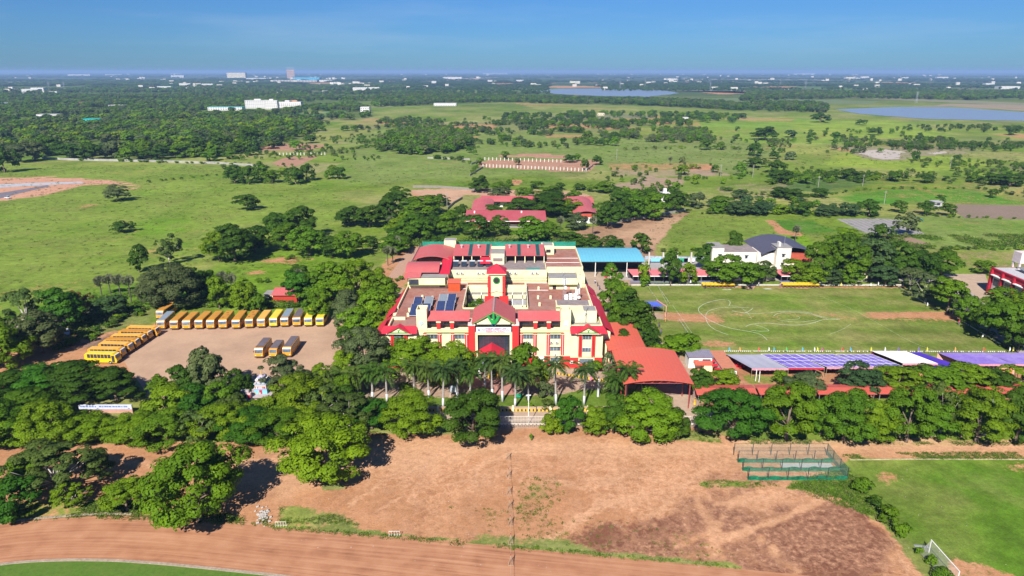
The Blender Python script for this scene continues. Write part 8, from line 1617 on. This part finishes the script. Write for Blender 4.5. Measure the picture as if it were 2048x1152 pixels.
for i, (a, b, w) in enumerate(MBK):
    x, y = G(a, b); j = i if i < 5 else i-5; o = empty('motorbike', (x, y, 0.02), rnd.uniform(-0.3, 0.3)+0.4); tag(o, '%s parked motorbike from the left %s' % (on_[j], w), 'motorbike', 'motorbikes '+w)
    inst('body', mbody, o).color = rnd.choice([(0.4, 0.42, 0.5, 1), (0.02, 0.02, 0.03, 1), (0.3, 0.02, 0.02, 1), (0.6, 0.6, 0.62, 1)])
    inst('wheel', wt, o, (0, -0.62, 0.3)); inst('wheel', wt, o, (0, 0.6, 0.3)); inst('handlebar', mhb, o); inst('seat', mseat, o)
# parked car in the left shade, pump hut in the red lane site
def car(px_, py_, rz, col, label):
    x, y = G(px_, py_); o = empty('parked_car', (x, y, 0.02), rz); tag(o, label, 'car'); 
    b = inst('body', MB().extr([(-0.82,-2,0.3),(-0.82,-2.05,0.75),(-0.82,-1.0,0.95),(-0.82,1.6,0.95),(-0.82,2.0,0.8),(-0.82,2.0,0.3)], (1.64, 0, 0)).mesh('body', CLO), o); b.color = (*col, 1)
    inst('cabin', MB().extr([(-0.7,-1.1,0.95),(-0.62,-0.55,1.42),(-0.62,1.0,1.45),(-0.7,1.6,0.95)], (1.35, 0, 0)).mesh('cabin', BGL), o); r = inst('roof', MB().box(-0.62, 0.7, -0.5, 0.95, 1.452, 1.5).mesh('roof', CLO), o); r.color = (*col, 1)
    for sx in (-0.78, 0.78):
        for sy in (-1.3, 1.25): inst('wheel', wt, o, (sx, sy, 0.3))
car(134, 668, 0.5, (0.5, 0.5, 0.6), 'silver car in the shade of the trees left of the bus yard'); car(16, 397, 1.2, (0.6, 0.6, 0.62), 'pale vehicle at the edge of the red earthworks, far left')
# ------------------------------------------------------------------ woods and hedges of the plain (random fill, world positions)
ZONES = [  # outline, trees, (min,max height m), tones, noise scale, threshold, kinds, place, group
 ([(-20,250),(-20,318),(120,312),(330,318),(430,318),(540,300),(600,278),(640,262),(620,245),(500,238),(300,235),(100,240)], 1500, (7,12), (DG,MG,GG,BL,OL,MG,YG), 80, 0.36, 'in the wood behind the left meadow', 'trees of the western wood'),
 ([(-40,196),(-40,250),(200,245),(500,240),(640,255),(760,230),(700,205),(500,196),(250,192)], 3600, (7,12), (DG,MG,BL,MG,GG,OL), 120, 0.42, 'in the far western wood', 'trees of the far western wood'),
 ([(-60,166),(-60,198),(250,195),(500,198),(820,205),(900,190),(800,172),(500,164),(200,162)], 6000, (8,13), (DG,MG,BL,GG), 250, 0.44, '', ''),
 ([(755,306),(830,310),(900,308),(945,292),(935,272),(860,262),(800,265),(750,290)], 420, (7,10), (MG,DG,GG), 60, 0.16, 'in the grove behind the long meadow', 'trees of the square grove'),
 ([(700,262),(780,240),(1200,240),(1260,255),(1230,290),(1100,300),(950,290),(930,265),(800,258)], 520, (4,8), (DG,MG,GG,BL,OL), 40, 0.50, 'in the scrub north of the enclosed fields', 'scattered trees of the northern fields'),
 ([(740,215),(1000,205),(1300,212),(1500,222),(1660,226),(1650,209),(1500,207),(1180,198),(1000,192),(760,192)], 2300, (8,12), (DG,GG,BL,MG), 110, 0.38, 'in the tree belt before the long lake', 'trees of the lake belt'),
 ([(1000,232),(1180,228),(1500,232),(1480,250),(1180,258),(1010,250)], 330, (7,10), (DG,MG,BL), 70, 0.42, 'in the palm belt before the lake', 'trees of the palm belt'),
 ([(1240,262),(1420,262),(1420,288),(1240,284)], 200, (5,8), (MG,GG), 60, 0.40, 'in the pale plantation right of the centre field', 'trees of the pale plantation'),
 ([(1480,202),(1700,197),(2060,202),(2060,186),(1500,184)], 2100, (9,13), (DG,MG,BL,GG), 200, 0.34, '', ''),
 ([(1200,182),(2060,186),(2060,170),(1200,166)], 2000, (8,12), (DG,BL), 400, 0.46, '', ''),
 ([(700,190),(1100,190),(1100,165),(700,165)], 1600, (8,12), (DG,BL), 350, 0.46, '', ''),
 ([(-60,164),(2100,166),(2100,152),(-60,150)], 5200, (9,15), (DG,BL), 900, 0.46, '', ''),
 ([(-60,152),(2100,153),(2100,146.5),(-60,146.5)], 4200, (10,20), (DG,BL), 2500, 0.42, '', ''),
 ([(1560,318),(1580,296),(2060,300),(2060,285),(1700,272),(1560,280),(1500,296)], 220, (2.5,6), (DG,MG,GG,OL), 40, 0.48, 'in the scrub beyond the muddy pond', 'trees beyond the muddy pond'),
 ([(1740,300),(2060,305),(2060,292),(1760,288)], 70, (4,6.5), (DG,DG,OL), 30, 0.40, 'in the hedge behind the muddy pond', 'trees of the pond hedge'),
 ([(1790,262),(2060,270),(2060,255),(1800,254)], 60, (4,6.5), (DG,DG,OL), 60, 0.40, 'in the hedge before the right-hand lake', 'trees of the lake hedge'),
 ([(1700,355),(2060,360),(2060,318),(1900,316),(1850,340)], 90, (1.5,4.5), (DG,OL,MG), 30, 0.42, 'in the scrub right of the muddy pond', 'scrub of the right-hand fields'),
 ([(600,262),(760,262),(760,330),(700,320),(560,340),(440,345),(440,325)], 200, (1.5,5), (DG,MG,OL), 35, 0.46, 'in the scrub between the small red fields', 'scrub among the red fields'),
 ([(1230,440),(1370,420),(1370,385),(1220,385)], 40, (4,7), (DG,MG,MG), 30, 0.20, 'in the thicket beside the small water tower', 'thicket by the water tower'),
 ([(1400,428),(1700,430),(1600,405),(1420,405)], 80, (2.5,5), (BL,MG,BL), 40, 0.25, 'in the thorny thicket beyond the green field', 'thorny thicket trees'),
 ([(1540,370),(1760,362),(1760,350),(1540,352)], 60, (2,5), (DG,MG,BG), 40, 0.3, 'in the hedge by the bright paddies', 'hedge trees by the paddies'),
 ([(900,505),(760,505),(740,440),(870,430)], 22, (5,8), (DG,MG), 30, 0.2, 'in the wood behind the school roofs', 'trees behind the school roofs'),
 ([(1180,340),(1430,330),(1560,350),(1640,372),(1560,385),(1240,380)], 60, (1.5,4.5), (DG,MG,OL,BG), 30, 0.45, 'in the rough ground right of centre', 'bushes on the rough ground'),
 ([(1300,262),(1820,262),(1900,300),(1700,312),(1560,300),(1320,300)], 90, (2.5,6.5), (DG,MG,GG), 60, 0.5, 'on the bright fields before the right-hand lake', 'trees of the bright fields'),
 ([(1820,320),(2060,330),(2060,395),(1900,378),(1800,350)], 50, (1.5,5), (DG,OL,GG), 30, 0.44, 'in the scrub at the right edge', 'scrub at the right edge'),
]
FILL = random.Random(99)
for P, n, hr, tones, ns, th, place, grp in ZONES:
    W_ = GP(P); xs_ = [p[0] for p in W_]; ys_ = [p[1] for p in W_]
    yl, yh = min(ys_), max(ys_)
    m = n*7
    rr = np.random.RandomState(len(place)+n)
    # even over the land
    X_ = rr.uniform(min(xs_), max(xs_), m); Y_ = rr.uniform(yl, yh, m)
    if yh > 2500: Y_ = yl*(yh/yl)**rr.rand(m)
    ok = (sdist(X_, Y_, W_) > 0) & (vnoise(X_, Y_, ns, n, 4) > th) & (np.abs(X_) < Y_*0.8+40)
    X_ = X_[ok][:n]; Y_ = Y_[ok][:n]
    for x, y in zip(X_, Y_):
        if any(abs(x-b[0]) < b[2]/2+5+b[1]*0.003 and b[1]-70-b[1]*0.06 < y < b[1]+b[3]+5 for b in AVOID): continue
        h = FILL.uniform(*hr); w = h*(FILL.uniform(1.1, 1.7) if n > 800 else FILL.uniform(0.95, 1.45))
        if y > 3500: w *= FILL.uniform(1.5, 4.5)
        tree_at(float(x), float(y), w, h, FILL.choice(('round', 'round', 'tall', 'flat')), FILL.choice(tones), place, grp, 1024+F*float(x)/float(y))

# crop rows, hedges: tidy lines of bushes
LINES = [
 ([(230,322),(330,326),(520,330)], 30, (1.5,2.5)), ([(300,365),(420,352),(560,345),(640,330)], 26, (1.2,2.4)),
 ([(700,300),(760,292)], 10, (2,3)), ([(900,318),(955,330),(945,352)], 12, (2,3)),
 ([(870,318),(930,320)], 7, (2.5,4)),
 ([(1400,428),(1540,426),(1670,430),(1760,430)], 34, (1.2,2.6)), ([(1840,498),(2060,500)], 18, (1,2)),
 ([(1440,380),(1560,395),(1640,395)], 20, (1.5,3)),
 ([(430,555),(700,590),(800,560)], 22, (1,2)), ([(330,612),(560,612),(690,612)], 40, (1,2)),
 ([(130,700),(190,668),(250,636),(300,620)], 18, (1,2.2)), ([(1330,505),(1420,500)], 8, (1,2)),
 ([(1560,352),(1680,345),(1760,362)], 22, (1.5,4)), ([(1890,362),(2060,372)], 16, (1.5,4)), ([(1640,392),(1760,378),(1960,378),(2060,395)], 30, (0.8,2)),
 ([(1330,338),(1500,340),(1700,338)], 16, (1,3)), ([(1240,300),(1400,296),(1500,300)], 20, (1.5,4)), ([(700,285),(900,300),(960,296)], 20, (2,4)), ([(1840,432),(1960,436),(2060,440)], 14, (0.8,1.6)), ([(560,520),(640,512),(760,500)], 12, (0.8,1.8)),
]
for P, n, hr in LINES:
    Pw = GP(P)
    for i in range(n):
        t = (i+FILL.random()*0.8)/n*(len(Pw)-1); k = min(int(t), len(Pw)-2); u = t-k
        x = Pw[k][0]*(1-u)+Pw[k+1][0]*u+FILL.gauss(0, 1.2); y = Pw[k][1]*(1-u)+Pw[k+1][1]*u+FILL.gauss(0, 1.2)
        h = FILL.uniform(*hr); tree_at(x, y, h*1.7, h, 'bush', FILL.choice((MG, BG, DG, OL)), '', '', 0)

ALLT.sort(key=lambda t: -t['size'])
named = [t for t in ALLT if t['place']]
LIMIT = 292
things, rest = named[:LIMIT], named[LIMIT:]+[t for t in ALLT if not t['place']]
HAND = {}
for t in things: HAND.setdefault(t['group'], []).append(t)
ORD = ['first', 'second', 'third', 'fourth', 'fifth', 'sixth', 'seventh', 'eighth', 'ninth', 'tenth', 'eleventh', 'twelfth', 'thirteenth', 'fourteenth', 'fifteenth', 'sixteenth', 'seventeenth', 'eighteenth', 'nineteenth', 'twentieth']
SHP = {'round': 'round crowned', 'flat': 'spreading', 'tall': 'tall narrow', 'airy': 'open crowned', 'bush': 'low bushy'}
seen = set()
for grp, L_ in HAND.items():
    L_.sort(key=lambda t: t['px'])
    cnt = {}
    for t in L_:
        k = (t['tone'], t['kind']); cnt.setdefault(k, []).append(t)
    for k, ts in cnt.items():
        for i, t in enumerate(ts):
            noun = 'bush' if t['kind'] == 'bush' else 'tree'
            s = '%s %s %s %s' % (SHP[t['kind']], t['tone'], noun, t['place'])
            if len(ts) > 1:
                if len(ts) == 2: s = ('left one of two, ' if i == 0 else 'right one of two, ')+s
                elif i == len(ts)-1: s = 'rightmost '+s
                elif i < 20: s = ORD[i]+' from the left, '+s
            t['label'] = s
for t in things:
    name = 'bush' if t['kind'] == 'bush' else 'tree'
    K = KINDS[t['kind']]; s = t['size']
    lod = 0 if s > 105 else 1 if s > 48 else 2 if s > 17 else 3
    k = rnd.randrange(len(K[lod])); me, tm = K[lod][k]
    o = empty(name, (t['x'], t['y'], 0), rnd.uniform(0, 2*pi)); o.scale = (t['w'], t['w'], t['h'])
    lb = t['label']
    w_ = lb.split()
    tag(o, ' '.join(w_[:16]), 'bush' if t['kind'] == 'bush' else 'tree', t['group'])
    c = inst('crown', me, o); T = TONE[t['tone']]
    j = rnd.uniform(0.86, 1.16); g = rnd.uniform(0.92, 1.08)
    c.color = (T[0]*j*g, T[1]*j, T[2]*j/g, 1)
    inst('trunk', tm, o)

# far woods: one mass per band, low-detail trees placed by geometry nodes
def scatter(name, L_, proto_objs):
    me = bpy.data.meshes.new(name+'_points'); me.vertices.add(len(L_))
    co = np.array([(t['x'], t['y'], 0) for t in L_], np.float32); me.vertices.foreach_set('co', co.ravel())
    sc = np.array([(t['w'], t['w'], t['h']) for t in L_], np.float32)
    a = me.attributes.new('sc', 'FLOAT_VECTOR', 'POINT'); a.data.foreach_set('vector', sc.ravel())
    a = me.color_attributes.new('tc', 'FLOAT_COLOR', 'POINT'); a.data.foreach_set('color', np.array([(*t['c'], 1) for t in L_], np.float32).ravel())
    a = me.attributes.new('rz', 'FLOAT', 'POINT'); a.data.foreach_set('value', np.array([rnd.uniform(0, 6.28) for _ in L_], np.float32))
    a = me.attributes.new('pk', 'INT', 'POINT'); a.data.foreach_set('value', np.array([t['pk'] for t in L_], np.int32))
    o = bpy.data.objects.new(name, me); COL.objects.link(o); tag(o, kind='stuff')
    ng = bpy.data.node_groups.new(name, 'GeometryNodeTree')
    ng.interface.new_socket('Geometry', in_out='INPUT', socket_type='NodeSocketGeometry'); ng.interface.new_socket('Geometry', in_out='OUTPUT', socket_type='NodeSocketGeometry')
    N = ng.nodes; L = ng.links; gi = N.new('NodeGroupInput'); go = N.new('NodeGroupOutput')
    ip = N.new('GeometryNodeInstanceOnPoints')
    j = N.new('GeometryNodeJoinGeometry')
    for p in reversed(proto_objs):
        oi = N.new('GeometryNodeObjectInfo'); oi.inputs['Object'].default_value = p; oi.inputs['As Instance'].default_value = True
        L.new(oi.outputs['Geometry'], j.inputs[0])
    def att(n, ty):
        a = N.new('GeometryNodeInputNamedAttribute'); a.data_type = ty; a.inputs['Name'].default_value = n; return a.outputs['Attribute']
    L.new(gi.outputs[0], ip.inputs['Points']); L.new(j.outputs[0], ip.inputs['Instance']); ip.inputs['Pick Instance'].default_value = True
    L.new(att('pk', 'INT'), ip.inputs['Instance Index']); L.new(att('sc', 'FLOAT_VECTOR'), ip.inputs['Scale'])
    cx = N.new('ShaderNodeCombineXYZ'); L.new(att('rz', 'FLOAT'), cx.inputs['Z']); L.new(cx.outputs[0], ip.inputs['Rotation'])
    L.new(ip.outputs[0], go.inputs[0])
    md = o.modifiers.new('trees', 'NODES'); md.node_group = ng
    return o
protos = []
make_kind('far', 'round', [(230, 0.15), (80, 0.27)], 33, 1)
for me in (KINDS['round'][3][0][0], KINDS['tall'][3][0][0], KINDS['far'][1][0][0]):
    me = me.copy(); me.materials[0] = LEAFI
    protos.append(bpy.data.objects.new('leaf_mass', me))
for t in rest:
    t['pk'] = rnd.randrange(2) if t['size'] > 6.5 else 2
    T = TONE[t['tone']]; j = rnd.uniform(0.8, 1.25); g = rnd.uniform(0.9, 1.12); t['c'] = (T[0]*j*g, T[1]*j, T[2]*j/g)
scatter('woodland', rest, protos)

# rank grass and weeds round the compound, on the dirt and the meadow
gm = []
def tuft_proto(nm, n, h, col):
    RSs = np.random.RandomState(len(nm)+n)
    pos = np.stack([RSs.normal(0, 0.35, n), RSs.normal(0, 0.35, n), np.abs(RSs.normal(0.2, 0.16, n))*1.0], 1)
    nr = RSs.normal(size=(n, 3))+np.array([0, -0.4, 0.8])
    me = leaf_mesh(nm, pos, nr, np.full(n, 0.26), 0.8+0.4*RSs.rand(n), 2.4)
    p = bpy.data.objects.new(nm, me); me.materials[0] = LEAFI; return p
tp = [tuft_proto('tuft', 26, 1, (0.10, 0.18, 0.012)), tuft_proto('tuft_dry', 22, 1, (0.15, 0.17, 0.045)), tuft_proto('tuft_dark', 30, 1, (0.05, 0.11, 0.010))]
TZ = [([(330,600),(700,598),(700,622),(660,615),(330,612)], 2600, (0.8,2.0), 0), ([(100,600),(330,575),(330,600),(300,618),(240,640),(120,700),(90,680)], 700, (0.8,1.8), 0),
      ([(430,520),(760,490),(790,540),(600,560),(430,560)], 450, (0.4,0.9), 0), ([(-60,330),(560,330),(760,430),(500,520),(0,620),(-60,560)], 2600, (0.4,1.0), 1),
      ([(800,480),(1100,478),(1180,492),(830,495)], 700, (1,2.4), 0), ([(1250,495),(1330,430),(1600,430),(1800,440),(1660,500),(1400,505)], 500, (0.4,0.8), 1),
      ([(560,1012),(700,1035),(720,1050),(556,1046)], 170, (0.2,0.45), 0), ([(540,1050),(1480,1128),(1480,1138),(540,1058)], 800, (0.25,0.5), 0),
      ([(1030,960),(1110,950),(1130,990),(1090,1040),(1030,1040)], 150, (0.2,0.5), 0), ([(900,1010),(1400,1060),(1480,1120),(900,1070)], 260, (0.15,0.4), 1),
      ([(1350,860),(1440,865),(1440,885),(1340,882)], 160, (0.2,0.45), 0), ([(1490,875),(2048,885),(2048,890),(1500,888)], 250, (0.3,0.7), 1),
      ([(1570,975),(1690,930),(1850,1140),(1900,1250),(1800,1050)], 700, (0.3,0.7), 0), ([(1660,905),(2048,905),(2048,918),(1700,918)], 500, (0.25,0.5), 0),
      ([(-40,1005),(310,1010),(540,1040),(540,1052),(150,1034),(-40,1050)], 500, (0.3,0.8), 0), ([(1400,960),(1510,962),(1700,960),(1700,975),(1400,975)], 160, (0.25,0.5), 0),
      ([(1200,330),(2060,330),(2060,300),(1200,280)], 800, (0.6,1.6), 1), ([(700,330),(1200,340),(1200,370),(700,380)], 400, (0.5,1.2), 1),
      ([(1680,470),(2060,470),(2060,500),(1830,498)], 700, (0.8,2.0), 0), ([(130,1010),(300,1000),(310,1028),(150,1032)], 120, (0.4,0.9), 0)]
TL = []
for P, n, hr, dr in TZ:
    Pw = GP(P); xs_ = [p[0] for p in Pw]; ys_ = [p[1] for p in Pw]; q = np.random.RandomState(n)
    X_ = q.uniform(min(xs_), max(xs_), n*5); Y_ = q.uniform(min(ys_), max(ys_), n*5)
    ok = (sdist(X_, Y_, Pw) > 0) & (vnoise(X_, Y_, 9, n, 3) > 0.42); X_ = X_[ok][:n]; Y_ = Y_[ok][:n]
    for x, y in zip(X_, Y_):
        s = q.uniform(*hr); g = q.uniform(0.8, 1.25); cc = [(0.10, 0.18, 0.012), (0.16, 0.175, 0.05), (0.055, 0.115, 0.012)][q.choice([0, 0, 2, 1]) if not dr else q.choice([0, 1, 1, 2])]; TL.append(dict(c=(cc[0]*g, cc[1]*g, cc[2]*g), x=float(x), y=float(y), w=s*1.3, h=s, pk=int(q.choice([0, 1, 2]))))
scatter('rank_grass', TL, tp)
print('TREES', len(things), len(rest), len(TL))
